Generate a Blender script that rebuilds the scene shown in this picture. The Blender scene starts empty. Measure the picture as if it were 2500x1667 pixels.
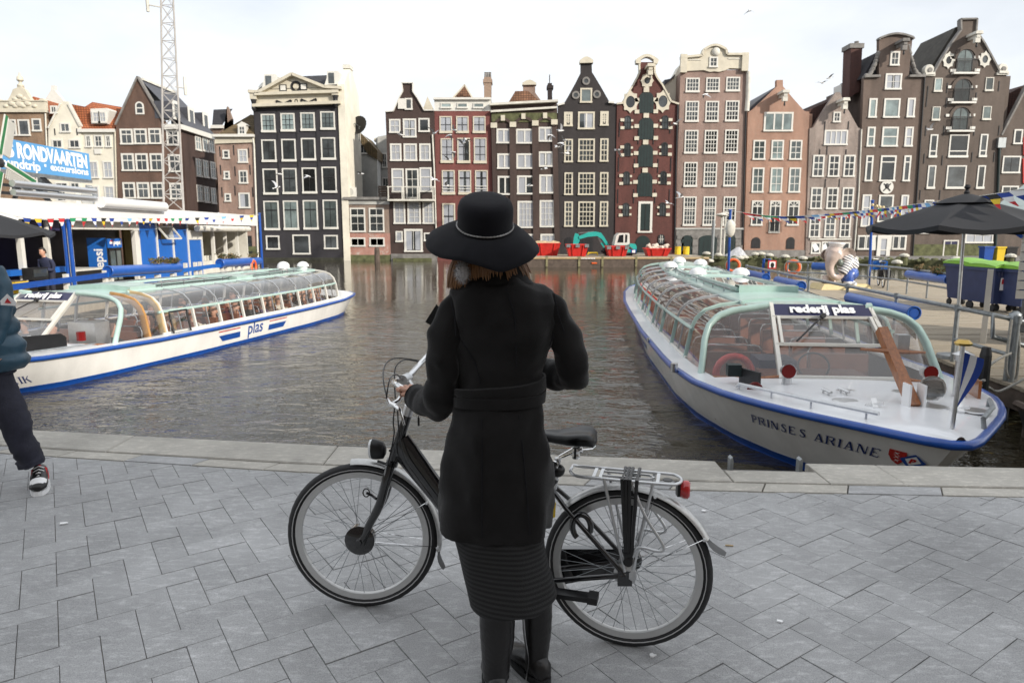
import bpy,bmesh,math,random
from mathutils import noise as NZ
from mathutils import Vector,Matrix
random.seed(7)
C=bpy.context.scene.collection
SC=bpy.context.scene
R=math.radians
# ------------------------------------------------------------------ camera
PITCH=R(9.0);FPX=1667.0;EYE=1.6
cam=bpy.data.cameras.new('camera');cam_o=bpy.data.objects.new('camera',cam);C.objects.link(cam_o)
cam.sensor_width=36.0;cam.lens=24.0;cam.clip_start=0.05;cam.clip_end=2000
cam_o.location=(0,0,EYE);cam_o.rotation_euler=(R(90) - PITCH,0,0)
cam.dof.use_dof=True;cam.dof.focus_distance=2.45;cam.dof.aperture_fstop=9.0
SC.camera=cam_o
# ------------------------------------------------------------------ sky and sun
SUN_EL=R(24);SUN_AZ=R(128)
w=bpy.data.worlds.new('World');SC.world=w;w.use_nodes=True
nt=w.node_tree;nt.nodes.clear()
def wn(t,**k):
    n=nt.nodes.new(t)
    for a,b in k.items():setattr(n,a,b)
    return n
wo=wn('ShaderNodeOutputWorld');bg=wn('ShaderNodeBackground');bg.inputs[1].default_value=0.1
sky=wn('ShaderNodeTexSky',sky_type='NISHITA',sun_disc=False,sun_elevation=SUN_EL,sun_rotation=SUN_AZ,altitude=0,air_density=1.0,dust_density=2.5,ozone_density=1.0)
tc=wn('ShaderNodeTexCoord');mp=wn('ShaderNodeMapping');mp.inputs['Scale'].default_value=(1.0,1.0,2.6)
no=wn('ShaderNodeTexNoise');no.inputs['Scale'].default_value=2.2;no.inputs['Detail'].default_value=6;no.inputs['Roughness'].default_value=0.55
rp=wn('ShaderNodeMapRange');rp.inputs[1].default_value=0.33;rp.inputs[2].default_value=0.62;rp.inputs[3].default_value=0.70;rp.inputs[4].default_value=1.0
mx=wn('ShaderNodeMix',data_type='RGBA');mx.inputs['B'].default_value=(7.6,7.85,8.15,1)
L=nt.links.new
L(tc.outputs['Generated'],mp.inputs[0]);L(mp.outputs[0],no.inputs['Vector']);L(no.outputs[0],rp.inputs[0])
L(rp.outputs[0],mx.inputs['Factor']);L(sky.outputs[0],mx.inputs['A']);L(mx.outputs['Result'],bg.inputs[0]);L(bg.outputs[0],wo.inputs[0])
sd=bpy.data.lights.new('sun','SUN');sun=bpy.data.objects.new('sun',sd);C.objects.link(sun)
sd.energy=3.4;sd.angle=R(1.5);sd.color=(1.0,0.93,0.82)
sdir=Vector((math.sin(SUN_AZ)*math.cos(SUN_EL),math.cos(SUN_AZ)*math.cos(SUN_EL),math.sin(SUN_EL)))
sun.rotation_euler=sdir.to_track_quat('Z','Y').to_euler();sun.location=(20,-20,40)
SC.view_settings.view_transform='Standard';SC.view_settings.look='None'
SC.view_settings.exposure=0.50;SC.view_settings.gamma=1.0;SC.view_settings.use_curve_mapping=False
SC.render.engine='CYCLES'
cy=SC.cycles
cy.use_denoising=True;cy.max_bounces=8;cy.transparent_max_bounces=14;cy.glossy_bounces=4;cy.diffuse_bounces=3
cy.caustics_reflective=False;cy.caustics_refractive=False;cy.sample_clamp_indirect=6
# ------------------------------------------------------------------ geometry helpers
def ray(px,py):
    dx=(px - 1250) / FPX;dy=(833.5 - py) / FPX
    return Vector((dx,math.cos(PITCH)+dy*math.sin(PITCH),-math.sin(PITCH)+dy*math.cos(PITCH)))
def atY(px,py,Y):
    d=ray(px,py);return Vector((0,0,EYE))+d*(Y / d.y)
def atZ(px,py,Z):
    d=ray(px,py);return Vector((0,0,EYE))+d*((Z - EYE) / d.z)
def onplane(px,py,p0,n):
    d=ray(px,py);o=Vector((0,0,EYE));return o+d*((Vector(p0) - o).dot(n) / d.dot(n))
class MB:
    def __init__(s):s.v=[];s.f=[];s.mi=[];s.m=0
    def add(s,vs,fs):
        o=len(s.v);s.v+=[tuple(v) for v in vs]
        for f in fs:s.f.append([i+o for i in f]);s.mi.append(s.m)
        return s
    def box(s,x0,x1,y0,y1,z0,z1):
        return s.add([(x0,y0,z0),(x1,y0,z0),(x1,y1,z0),(x0,y1,z0),(x0,y0,z1),(x1,y0,z1),(x1,y1,z1),(x0,y1,z1)],
                     [(3,2,1,0),(4,5,6,7),(0,1,5,4),(1,2,6,5),(2,3,7,6),(3,0,4,7)])
    def cbox(s,c,d,rz=0):
        cr,sr=math.cos(rz),math.sin(rz);hx,hy,hz=d[0]/2,d[1]/2,d[2]/2
        vs=[(c[0]+x*cr-y*sr,c[1]+x*sr+y*cr,c[2]+z) for z in (-hz,hz) for x,y in ((-hx,-hy),(hx,-hy),(hx,hy),(-hx,hy))]
        return s.add(vs,[(3,2,1,0),(4,5,6,7),(0,1,5,4),(1,2,6,5),(2,3,7,6),(3,0,4,7)])
    def beam(s,a,b,wx,wz,up=(0,0,1)):
        a=Vector(a);b=Vector(b);t=(b - a).normalized();u=t.cross(Vector(up))
        if u.length<1e-4:u=t.cross(Vector((1,0,0)))
        u.normalize();v=u.cross(t);u *= wx/2;v *= wz/2
        vs=[p+i*u+j*v for p in (a,b) for i,j in ((-1,-1),(1,-1),(1,1),(-1,1))]
        return s.add(vs,[(3,2,1,0),(4,5,6,7),(0,1,5,4),(1,2,6,5),(2,3,7,6),(3,0,4,7)])
    def prism(s,poly,y0,y1):
        n=len(poly)
        vs=[(x,y0,z) for x,z in poly]+[(x,y1,z) for x,z in poly]
        return s.add(vs,[tuple(range(n)),tuple(range(2*n-1,n-1,-1))]+[(i,n+i,n+(i+1)%n,(i+1)%n) for i in range(n)])
    def slab(s,poly,z0,z1):
        n=len(poly)
        vs=[(x,y,z0) for x,y in poly]+[(x,y,z1) for x,y in poly]
        return s.add(vs,[tuple(range(n-1,-1,-1)),tuple(range(n,2*n))]+[(i,(i+1)%n,n+(i+1)%n,n+i) for i in range(n)])
    def loft(s,rings,caps=True,closed=True):
        n=len(rings[0]);vs=[p for r in rings for p in r];fs=[]
        for k in range(len(rings)-1):
            for i in range(n if closed else n-1):
                j=(i+1)%n;fs.append((k*n+i,k*n+j,(k+1)*n+j,(k+1)*n+i))
        if caps and closed:
            fs.append(tuple(range(n-1,-1,-1)));fs.append(tuple((len(rings)-1)*n+i for i in range(n)))
        return s.add(vs,fs)
    def tube(s,pts,r,n=8,closed=False,flat=1.0):
        pts=[Vector(p) for p in pts];m=len(pts);rs=r if isinstance(r,(list,tuple)) else [r]*m
        rings=[];u=None
        for i,p in enumerate(pts):
            if closed:t=pts[(i+1)%m] - pts[i-1]
            else:t=pts[min(i+1,m-1)] - pts[max(i-1,0)]
            t.normalize()
            if u is None:
                u=t.cross(Vector((0,0,1)))
                if u.length<.05:u=t.cross(Vector((1,0,0)))
            u=u - t*u.dot(t);u.normalize();v=t.cross(u)
            rings.append([p+rs[i]*(math.cos(2*math.pi*k/n)*u+flat*math.sin(2*math.pi*k/n)*v) for k in range(n)])
        if closed:rings.append(rings[0])
        return s.loft(rings,caps=not closed)
    def lathe(s,c,axis,prof,n=16,caps=True):
        c=Vector(c);a=Vector(axis).normalized();u=a.cross(Vector((0,0,1)))
        if u.length<.05:u=a.cross(Vector((1,0,0)))
        u.normalize();v=a.cross(u)
        return s.loft([[c+a*h+r*(math.cos(2*math.pi*k/n)*u+math.sin(2*math.pi*k/n)*v) for k in range(n)] for r,h in prof],caps=caps)
    def ball(s,c,r,n=12,m=8,z0=-1.0):
        rx,ry,rz=r if isinstance(r,(tuple,list)) else (r,r,r)
        rings=[];a0=math.asin(z0)
        for j in range(m+1):
            a=a0+(math.pi/2 - a0)*j/m;k=max(math.cos(a),0.02)
            rings.append([(c[0]+rx*k*math.cos(2*math.pi*i/n),c[1]+ry*k*math.sin(2*math.pi*i/n),c[2]+rz*math.sin(a)) for i in range(n)])
        return s.loft(rings)
    def sheet(s,grid):
        n=len(grid[0]);m=len(grid)
        return s.add([p for r in grid for p in r],[(k*n+i,k*n+i+1,(k+1)*n+i+1,(k+1)*n+i) for k in range(m-1) for i in range(n-1)])
    def crumple(s,amp,k,kz=1.0,i0=0):
        for i in range(i0,len(s.v)):
            v=Vector(s.v[i]);s.v[i]=tuple(v+NZ.noise_vector(Vector((v.x*k,v.y*k,v.z*k*kz)))*amp)
        return s
    def xf(s,f):s.v=[tuple(f(Vector(v))) for v in s.v];return s
    def mesh(s,name,mats,smooth=None):
        me=bpy.data.meshes.new(name);me.from_pydata([tuple(v) for v in s.v],[],s.f)
        for m in (mats if isinstance(mats,(list,tuple)) else [mats]):me.materials.append(m)
        me.polygons.foreach_set('material_index',s.mi)
        if smooth is not None:
            me.polygons.foreach_set('use_smooth',[True]*len(s.f));me.set_sharp_from_angle(angle=R(smooth))
        return me
    def build(s,name,mats,parent=None,smooth=None,fix=False):
        me=s.mesh(name,mats,smooth)
        if fix:
            b=bmesh.new();b.from_mesh(me);bmesh.ops.recalc_face_normals(b,faces=b.faces);b.to_mesh(me);b.free()
        return put(name,me,parent)
def put(name,me,parent=None,loc=None):
    """Links a mesh. Geometry is in world metres: a part of a thing is shifted back by its thing's place."""
    o=bpy.data.objects.new(name,me);C.objects.link(o)
    if parent is not None:
        o.parent=parent
        if parent.get('local'):o['local']=1
        elif parent.parent is None and parent.type=='EMPTY':o.location=-parent.location
        if loc is not None:o.location=Vector(o.location)+Vector(loc)
    elif loc is not None:o.location=loc
    return o
def tag(o,label=None,cat=None,group=None,kind=None):
    if label:o['label']=label
    if cat:o['category']=cat
    if group:o['group']=group
    if kind:o['kind']=kind
    return o
def thing(name,label,cat,loc=(0,0,0),group=None,local=False,rz=0):
    o=bpy.data.objects.new(name,None);C.objects.link(o);o.location=loc;o.empty_display_size=.3
    if local:o['local']=1;o.rotation_euler=(0,0,rz)
    return tag(o,label,cat,group)
def copy_tree(o,parent=None):
    c=o.copy();C.objects.link(c);c.parent=parent
    for ch in list(o.children):copy_tree(ch,c)
    return c
def dup(o,loc,rz=None,label=None,scale=None):
    c=copy_tree(o);c.location=loc
    if rz is not None:c.rotation_euler=(0,0,rz)
    if label:c['label']=label
    if scale:c.scale=(scale,)*3
    return c
def lerp(a,b,t):return a+(b - a)*t
def interp(tab,x):
    if x<=tab[0][0]:return tab[0][1]
    for (a,p),(b,q) in zip(tab,tab[1:]):
        if x<=b:
            t=(x-a)/(b-a);return p+(q-p)*t
    return tab[-1][1]
def smooth_pts(pts,k=6):
    pts=[Vector(p) for p in pts];out=[]
    for i in range(len(pts)-1):
        p0=pts[max(i-1,0)];p1=pts[i];p2=pts[i+1];p3=pts[min(i+2,len(pts)-1)]
        for j in range(k):
            t=j/k
            out.append(.5*((2*p1)+(p2-p0)*t+(2*p0-5*p1+4*p2-p3)*t*t+(3*p1-p0-3*p2+p3)*t**3))
    return out+[pts[-1]]
# ------------------------------------------------------------------ materials
def mk(name,col,rough=.55,metal=0.0,var=.12,scale=6.0,bump=0.0,bscale=60.0,coat=0.0,spec=.5,var2=0.0,stretch=(1,1,1)):
    m=bpy.data.materials.new(name);m.use_nodes=True;n=m.node_tree.nodes;l=m.node_tree.links.new
    b=n['Principled BSDF'];b.inputs['Roughness'].default_value=rough;b.inputs['Metallic'].default_value=metal
    b.inputs['Coat Weight'].default_value=coat;b.inputs['Specular IOR Level'].default_value=spec
    b.inputs['Base Color'].default_value=(*col,1)
    if var or bump:
        t=n.new('ShaderNodeTexCoord');mp=n.new('ShaderNodeMapping');mp.inputs['Scale'].default_value=stretch
        l(t.outputs['Object'],mp.inputs[0])
    if var:
        x=n.new('ShaderNodeTexNoise');x.inputs['Scale'].default_value=scale;x.inputs['Detail'].default_value=5;x.inputs['Roughness'].default_value=.65
        l(mp.outputs[0],x.inputs['Vector'])
        r=n.new('ShaderNodeMapRange');r.inputs[1].default_value=.3;r.inputs[2].default_value=.7
        r.inputs[3].default_value=1-var;r.inputs[4].default_value=1+var
        l(x.outputs[0],r.inputs[0])
        fac=r.outputs[0]
        if var2:
            y=n.new('ShaderNodeTexNoise');y.inputs['Scale'].default_value=scale*14;y.inputs['Detail'].default_value=3
            l(mp.outputs[0],y.inputs['Vector'])
            r2=n.new('ShaderNodeMapRange');r2.inputs[1].default_value=.3;r2.inputs[2].default_value=.7
            r2.inputs[3].default_value=1-var2;r2.inputs[4].default_value=1+var2
            l(y.outputs[0],r2.inputs[0])
            mm=n.new('ShaderNodeMath');mm.operation='MULTIPLY';l(fac,mm.inputs[0]);l(r2.outputs[0],mm.inputs[1]);fac=mm.outputs[0]
        c=n.new('ShaderNodeVectorMath');c.operation='SCALE';c.inputs[0].default_value=col
        l(fac,c.inputs['Scale']);l(c.outputs[0],b.inputs['Base Color'])
    if bump:
        x=n.new('ShaderNodeTexNoise');x.inputs['Scale'].default_value=bscale;x.inputs['Detail'].default_value=4
        l(mp.outputs[0],x.inputs['Vector'])
        q=n.new('ShaderNodeBump');q.inputs['Strength'].default_value=bump;q.inputs['Distance'].default_value=.02
        l(x.outputs[0],q.inputs['Height']);l(q.outputs[0],b.inputs['Normal'])
    return m
def brickmat(name,c1,c2,mortar,msize=.012,stain=.35,patch=None):
    m=bpy.data.materials.new(name);m.use_nodes=True;n=m.node_tree.nodes;l=m.node_tree.links.new
    b=n['Principled BSDF'];b.inputs['Roughness'].default_value=.85
    t=n.new('ShaderNodeTexCoord');sp=n.new('ShaderNodeSeparateXYZ');l(t.outputs['Object'],sp.inputs[0])
    ad=n.new('ShaderNodeMath');ad.operation='ADD';l(sp.outputs[0],ad.inputs[0]);l(sp.outputs[1],ad.inputs[1])
    cb=n.new('ShaderNodeCombineXYZ');l(ad.outputs[0],cb.inputs[0]);l(sp.outputs[2],cb.inputs[1])
    br=n.new('ShaderNodeTexBrick');br.inputs['Scale'].default_value=1.0
    br.inputs['Brick Width'].default_value=.22;br.inputs['Row Height'].default_value=.07;br.inputs['Mortar Size'].default_value=msize
    br.inputs['Color1'].default_value=(*c1,1);br.inputs['Color2'].default_value=(*c2,1);br.inputs['Mortar'].default_value=(*mortar,1)
    br.inputs['Mortar Smooth'].default_value=.3;br.inputs['Bias'].default_value=0
    l(cb.outputs[0],br.inputs['Vector'])
    x=n.new('ShaderNodeTexNoise');x.inputs['Scale'].default_value=.55;x.inputs['Detail'].default_value=7;x.inputs['Roughness'].default_value=.7
    mp=n.new('ShaderNodeMapping');mp.inputs['Scale'].default_value=(1.3,1.3,.32);l(t.outputs['Object'],mp.inputs[0]);l(mp.outputs[0],x.inputs['Vector'])
    r=n.new('ShaderNodeMapRange');r.inputs[1].default_value=.3;r.inputs[2].default_value=.7;r.inputs[3].default_value=1-stain*1.3;r.inputs[4].default_value=1+stain*.8
    l(x.outputs[0],r.inputs[0])
    c=n.new('ShaderNodeVectorMath');c.operation='SCALE';l(br.outputs['Color'],c.inputs[0]);l(r.outputs[0],c.inputs['Scale'])
    col=c.outputs[0]
    if patch:
        y=n.new('ShaderNodeTexNoise');y.inputs['Scale'].default_value=patch[1];y.inputs['Detail'].default_value=6;y.inputs['Roughness'].default_value=.75
        l(t.outputs['Object'],y.inputs['Vector'])
        r2=n.new('ShaderNodeMapRange');r2.inputs[1].default_value=patch[2];r2.inputs[2].default_value=patch[2]+.06
        l(y.outputs[0],r2.inputs[0])
        q=n.new('ShaderNodeMix');q.data_type='RGBA';l(r2.outputs[0],q.inputs['Factor']);l(col,q.inputs['A']);q.inputs['B'].default_value=(*patch[0],1);col=q.outputs['Result']
    l(col,b.inputs['Base Color'])
    bu=n.new('ShaderNodeBump');bu.inputs['Strength'].default_value=.5;bu.inputs['Distance'].default_value=.01;bu.invert=True
    l(br.outputs['Fac'],bu.inputs['Height']);l(bu.outputs[0],b.inputs['Normal'])
    return m
def tilemat(name,c1,c2,course=.30,step=.24):
    """pantiles: rows along the slope, rolls across it"""
    m=brickmat(name,c1,c2,tuple(x*.35 for x in c1),.035,.3)
    br=[n for n in m.node_tree.nodes if n.type=='TEX_BRICK'][0]
    br.inputs['Brick Width'].default_value=step;br.inputs['Row Height'].default_value=course*.7;br.offset=0.0
    [n for n in m.node_tree.nodes if n.type=='BUMP'][0].inputs['Distance'].default_value=.05
    return m
def glassmat(name,tint,mirror=.03,rough=.02,dirt=0.0):
    m=bpy.data.materials.new(name);m.use_nodes=True;n=m.node_tree.nodes;l=m.node_tree.links.new
    n.remove(n['Principled BSDF']);out=[x for x in n if x.type=='OUTPUT_MATERIAL'][0]
    tr=n.new('ShaderNodeBsdfTransparent');tr.inputs[0].default_value=(*tint,1)
    gl=n.new('ShaderNodeBsdfGlossy');gl.inputs['Roughness'].default_value=rough;gl.inputs[0].default_value=(.95,.96,.97,1)
    lw=n.new('ShaderNodeLayerWeight');lw.inputs[0].default_value=.5
    pw=n.new('ShaderNodeMath');pw.operation='POWER';pw.inputs[1].default_value=4.0;l(lw.outputs['Facing'],pw.inputs[0])
    ad=n.new('ShaderNodeMath');ad.operation='MULTIPLY_ADD';ad.inputs[1].default_value=.9;ad.inputs[2].default_value=.035+mirror;ad.use_clamp=True;l(pw.outputs[0],ad.inputs[0])
    mixs=n.new('ShaderNodeMixShader');l(ad.outputs[0],mixs.inputs[0]);l(tr.outputs[0],mixs.inputs[1]);l(gl.outputs[0],mixs.inputs[2])
    last=mixs.outputs[0]
    if dirt:
        df=n.new('ShaderNodeBsdfDiffuse');df.inputs[0].default_value=(.7,.7,.68,1)
        m2=n.new('ShaderNodeMixShader');m2.inputs[0].default_value=dirt;l(last,m2.inputs[1]);l(df.outputs[0],m2.inputs[2]);last=m2.outputs[0]
    l(last,out.inputs[0])
    return m
M={}
M['white']=mk('white_paint',(.66,.645,.60),.45,var=.06,scale=3)
M['cream']=mk('cream_paint',(.57,.525,.425),.55,var=.12,scale=2)
M['purewhite']=mk('boat_white',(.80,.80,.80),.18,var=.03,scale=2,coat=.5)
M['oldwhite']=mk('old_white',(.62,.60,.54),.7,var=.2,scale=1.5)
M['plaster']=mk('cream_plaster',(.70,.66,.56),.8,var=.14,scale=.8)
M['greyplaster']=mk('grey_plaster',(.42,.42,.40),.85,var=.22,scale=.7)
M['black']=mk('black_plastic',(.012,.012,.013),.35,var=.2)
M['rubber']=mk('rubber',(.018,.018,.019),.6,var=.25,scale=30,bump=.3,bscale=300)
M['gloss_black']=mk('black_enamel',(.008,.008,.009),.12,var=0,coat=1.0)
M['steel']=mk('brushed_steel',(.62,.62,.62),.28,1.0,var=.1,scale=30)
M['chrome']=mk('chrome',(.8,.8,.8),.08,1.0,var=0)
M['alu']=mk('silver_alloy',(.66,.67,.68),.33,.85,var=.08,scale=20)
M['galv']=mk('galvanised_tube',(.30,.32,.33),.45,.7,var=.25,scale=9)
M['iron']=mk('dark_iron',(.03,.03,.032),.5,.4,var=.3)
M['mint']=mk('mint_paint',(.40,.545,.50),.3,var=.1,scale=4,coat=.3)
M['boatblue']=mk('blue_rail',(.008,.07,.34),.3,var=.15,scale=8,coat=.3)
M['kioskblue']=mk('blue_panel',(.012,.12,.46),.4,var=.08,scale=2)
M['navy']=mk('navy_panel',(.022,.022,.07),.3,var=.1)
M['textwhite']=mk('white_lettering',(.85,.85,.85),.5,var=0)
M['textblue']=mk('navy_lettering',(.02,.04,.16),.5,var=0)
M['red']=mk('red_paint',(.52,.025,.02),.4,var=.2,scale=3)
M['flagred']=mk('flag_red',(.55,.03,.035),.8,var=.05)
M['flagblue']=mk('flag_blue',(.02,.06,.32),.8,var=.05)
M['flagyellow']=mk('flag_yellow',(.75,.52,.03),.8,var=.05)
M['flaggreen']=mk('flag_green',(.02,.28,.12),.8,var=.05)
M['flagwhite']=mk('flag_white',(.78,.78,.78),.8,var=.03)
M['flagblack']=mk('flag_black',(.02,.02,.02),.8,var=0)
M['flagsky']=mk('flag_sky',(.2,.45,.75),.8,var=0)
M['orange']=mk('orange_ring',(.75,.13,.03),.5,var=.1)
M['wood']=mk('varnished_wood',(.30,.105,.03),.3,var=.35,scale=5,stretch=(8,8,.8),coat=.5)
M['palewood']=mk('pale_wood',(.50,.37,.2),.6,var=.2,scale=5)
M['deckwood']=mk('grey_planks',(.34,.29,.22),.8,var=.25,scale=3,stretch=(.5,6,1),bump=.2,var2=.1)
M['darkwood']=mk('dark_timber',(.10,.075,.06),.8,var=.4,scale=3,bump=.3)
M['greyglass']=mk('dark_window_glass',(.028,.032,.034),.05,var=.6,scale=.9,spec=.8)
M['blueglass']=mk('pale_window_glass',(.10,.125,.125),.05,var=.45,scale=.8,spec=.8)
M['curtain']=mk('net_curtain',(.50,.50,.55),.8,var=.14,scale=5,stretch=(6,6,.2))
M['pane']=glassmat('clear_window_glass',(.9,.92,.92),.04)
for nm in ('greyglass','blueglass'):
    n_=M[nm].node_tree.nodes;b_=n_['Principled BSDF'];oi=n_.new('ShaderNodeObjectInfo');rr_=n_.new('ShaderNodeMapRange');rr_.inputs[3].default_value=.35;rr_.inputs[4].default_value=2.6
    vm=n_.new('ShaderNodeVectorMath');vm.operation='SCALE';lk=M[nm].node_tree.links;src=b_.inputs['Base Color'].links[0].from_socket;lk.new(oi.outputs['Random'],rr_.inputs[0]);lk.new(src,vm.inputs[0]);lk.new(rr_.outputs[0],vm.inputs['Scale']);lk.new(vm.outputs[0],b_.inputs['Base Color'])
M['shutter']=mk('dark_green_shutter',(.007,.020,.020),.5,var=.25,scale=3)
M['slate']=mk('dark_slate',(.06,.062,.075),.55,var=.25,scale=4)
M['stone']=mk('grey_stone',(.20,.19,.18),.85,var=.35,scale=2.2,bump=.3,bscale=14)
M['mossy']=mk('mossy_stone',(.10,.105,.05),.95,var=.55,scale=2.0,bump=.5,bscale=12)
M['wet']=mk('tide_line',(.035,.035,.024),.6,var=.5,scale=3)
M['skin']=mk('skin',(.55,.30,.21),.5,var=.06,scale=20)
# ================================================================== THE SETTING
WATER=-1.0
def watermat():
    m=bpy.data.materials.new('canal_water');m.use_nodes=True;n=m.node_tree.nodes;l=m.node_tree.links.new
    b=n['Principled BSDF'];b.inputs['Base Color'].default_value=(.045,.038,.024,1);b.inputs['Roughness'].default_value=.04
    b.inputs['IOR'].default_value=1.36;b.inputs['Specular IOR Level'].default_value=.62
    t=n.new('ShaderNodeTexCoord')
    def noise(sc,st,rot,det):
        mp=n.new('ShaderNodeMapping');mp.inputs['Scale'].default_value=st;mp.inputs['Rotation'].default_value=(0,0,R(rot));l(t.outputs['Object'],mp.inputs[0])
        x=n.new('ShaderNodeTexNoise');x.inputs['Scale'].default_value=sc;x.inputs['Detail'].default_value=det;x.inputs['Roughness'].default_value=.5;x.inputs['Distortion'].default_value=.7
        l(mp.outputs[0],x.inputs['Vector']);return x.outputs[0]
    a=noise(1.15,(1,1.9,1),14,3);c=noise(3.3,(1,1.7,1),-10,3);d=noise(.28,(1,1.3,1),30,2);g=noise(.09,(1,1,1),0,3)
    def mad(u,k,v):
        q=n.new('ShaderNodeMath');q.operation='MULTIPLY_ADD';l(u,q.inputs[0]);q.inputs[1].default_value=k
        if v is None:q.inputs[2].default_value=0
        else:l(v,q.inputs[2])
        return q.outputs[0]
    e=noise(9,(1,1.5,1),25,2);h=mad(a,.55,mad(c,.25,mad(d,.8,mad(e,.05,None))))
    r=n.new('ShaderNodeMapRange');r.inputs[1].default_value=.38;r.inputs[2].default_value=.62;r.inputs[3].default_value=.45;r.inputs[4].default_value=1.0;l(g,r.inputs[0])
    bu=n.new('ShaderNodeBump');bu.inputs['Distance'].default_value=.19
    sy=n.new('ShaderNodeSeparateXYZ');l(t.outputs['Object'],sy.inputs[0])
    ry=n.new('ShaderNodeMapRange');ry.inputs[1].default_value=9;ry.inputs[2].default_value=27;ry.inputs[3].default_value=1.0;ry.inputs[4].default_value=.17;l(sy.outputs[1],ry.inputs[0])
    st=n.new('ShaderNodeMath');st.operation='MULTIPLY';l(r.outputs[0],st.inputs[0]);l(ry.outputs[0],st.inputs[1]);l(st.outputs[0],bu.inputs['Strength'])
    l(h,bu.inputs['Height']);l(bu.outputs[0],b.inputs['Normal'])
    return m
M['water']=watermat()
b=MB();wx0,wx1,wy0,wy1,wd=-14.0,10.0,3.6,33.6,.10
b.add([(-140,2.6,WATER),(140,2.6,WATER),(140,wy0,WATER),(-140,wy0,WATER),(-140,wy1,WATER),(140,wy1,WATER),(140,90,WATER),(-140,90,WATER),(wx0,wy0,WATER),(wx0,wy1,WATER),(wx1,wy0,WATER),(wx1,wy1,WATER)],[(0,1,2,3),(4,5,6,7),(3,8,9,4),(10,2,5,11)])
nx,ny=int((wx1-wx0)/wd),int((wy1-wy0)/wd);vs=[]
for j in range(ny+1):
    y=wy0+(wy1-wy0)*j/ny;ay=min((y-wy0)/.3,1)*interp([(4,1),(10,1),(24,.30),(33.6,0)],y)
    for i in range(nx+1):
        x=wx0+(wx1-wx0)*i/nx;a=ay*min((x-wx0)/1.5,(wx1-x)/1.5,1)*(.55+.8*NZ.noise(Vector((x*.13,y*.13,3))))
        q=Vector((x*.62+.25*y,y*1.05-.18*x,0));z=.048*NZ.noise(q)+.017*NZ.noise(Vector((q.x*1.9+5,q.y*2.0,1)))+.008*NZ.noise(Vector((q.x*3.9,q.y*4.1+9,2)))
        vs.append((x,y,WATER+a*z))
b.add(vs,[(j*(nx+1)+i,j*(nx+1)+i+1,(j+1)*(nx+1)+i+1,(j+1)*(nx+1)+i) for j in range(ny) for i in range(nx)])
tag(b.build('water',M['water'],None,smooth=80),kind='structure')
# ---- quay pavement
INNER=[(-9,5.75),(-6,5.24),(-3.77,4.84),(-1.53,4.45),(1.16,4.10),(3.14,3.99),(6,3.87),(9,3.77)]
EDGE =[(-9,6.28),(-6,5.76),(-3.81,5.36),(-1.71,5.01),(1.30,4.62),(3.49,4.46),(6,4.35),(9,4.25)]
def fin(x):return interp(INNER,x)
def fed(x):return interp(EDGE,x)
def granite(name,col,rnd=.07,fleck=.30,warm=0):
    m=bpy.data.materials.new(name);m.use_nodes=True;n=m.node_tree.nodes;l=m.node_tree.links.new
    b=n['Principled BSDF'];b.inputs['Roughness'].default_value=.62;b.inputs['Specular IOR Level'].default_value=.35
    g=n.new('ShaderNodeNewGeometry');oi=n.new('ShaderNodeObjectInfo')
    def noise(sc,det,ro,st=(1,1,1)):
        mp=n.new('ShaderNodeMapping');mp.inputs['Scale'].default_value=st;l(g.outputs['Position'],mp.inputs[0])
        x=n.new('ShaderNodeTexNoise');x.inputs['Scale'].default_value=sc;x.inputs['Detail'].default_value=det;x.inputs['Roughness'].default_value=ro
        l(mp.outputs[0],x.inputs['Vector']);return x.outputs[0]
    def rng(s,a,c,lo,hi):
        r=n.new('ShaderNodeMapRange');r.inputs[1].default_value=a;r.inputs[2].default_value=c;r.inputs[3].default_value=lo;r.inputs[4].default_value=hi;l(s,r.inputs[0]);return r.outputs[0]
    def mul(a,c):
        q=n.new('ShaderNodeMath');q.operation='MULTIPLY';l(a,q.inputs[0]);l(c,q.inputs[1]);return q.outputs[0]
    f=mul(rng(oi.outputs['Random'],0,1,1-rnd,1+rnd),rng(noise(230,3,.7),.3,.7,1-fleck,1+fleck))
    f=mul(f,rng(noise(1.1,5,.6),.3,.7,.74,1.22))
    f=mul(f,rng(noise(11,7,.8,(1,2.4,1)),.5,.72,1.0,1.6))
    f=mul(f,rng(noise(3.1,3,.5),.24,.33,.80,1.0))
    c=n.new('ShaderNodeVectorMath');c.operation='SCALE';c.inputs[0].default_value=col;l(f,c.inputs['Scale'])
    l(c.outputs[0],b.inputs['Base Color'])
    bu=n.new('ShaderNodeBump');bu.inputs['Strength'].default_value=.35;bu.inputs['Distance'].default_value=.004
    l(noise(120,5,.7),bu.inputs['Height']);l(bu.outputs[0],b.inputs['Normal'])
    return m
M['paver']=granite('grey_granite',(.325,.326,.328));M['coping']=granite('beige_coping_stone',(.38,.36,.32),.05,.1)
M['joint']=mk('sandy_joint',(.19,.17,.14),.95,var=.4,scale=30)
b=MB();n=40;xs=[-9+18*i/n for i in range(n+1)]
b.add([(x,-14,-.008) for x in xs]+[(x,fin(x)+.02,-.008) for x in xs],[(i,i+1,n+2+i,n+1+i) for i in range(n)])
b.add([(-70,-40,-.016),(-9,-40,-.016),(-9,6.0,-.016),(-70,14,-.016)],[(0,1,2,3)]);b.add([(9,-40,-.016),(70,-40,-.016),(70,2,-.016),(9,3.8,-.016)],[(0,1,2,3)])
b.add([(-9,-40,-.016),(9,-40,-.016),(9,-14,-.016),(-9,-14,-.016)],[(0,1,2,3)])
pavement=tag(b.build('pavement',M['joint']),kind='structure')
PU=Vector((math.cos(R(34)),math.sin(R(34))));PV=Vector((-PU.y,PU.x));PW=.1385;GAP=.0024
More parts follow.
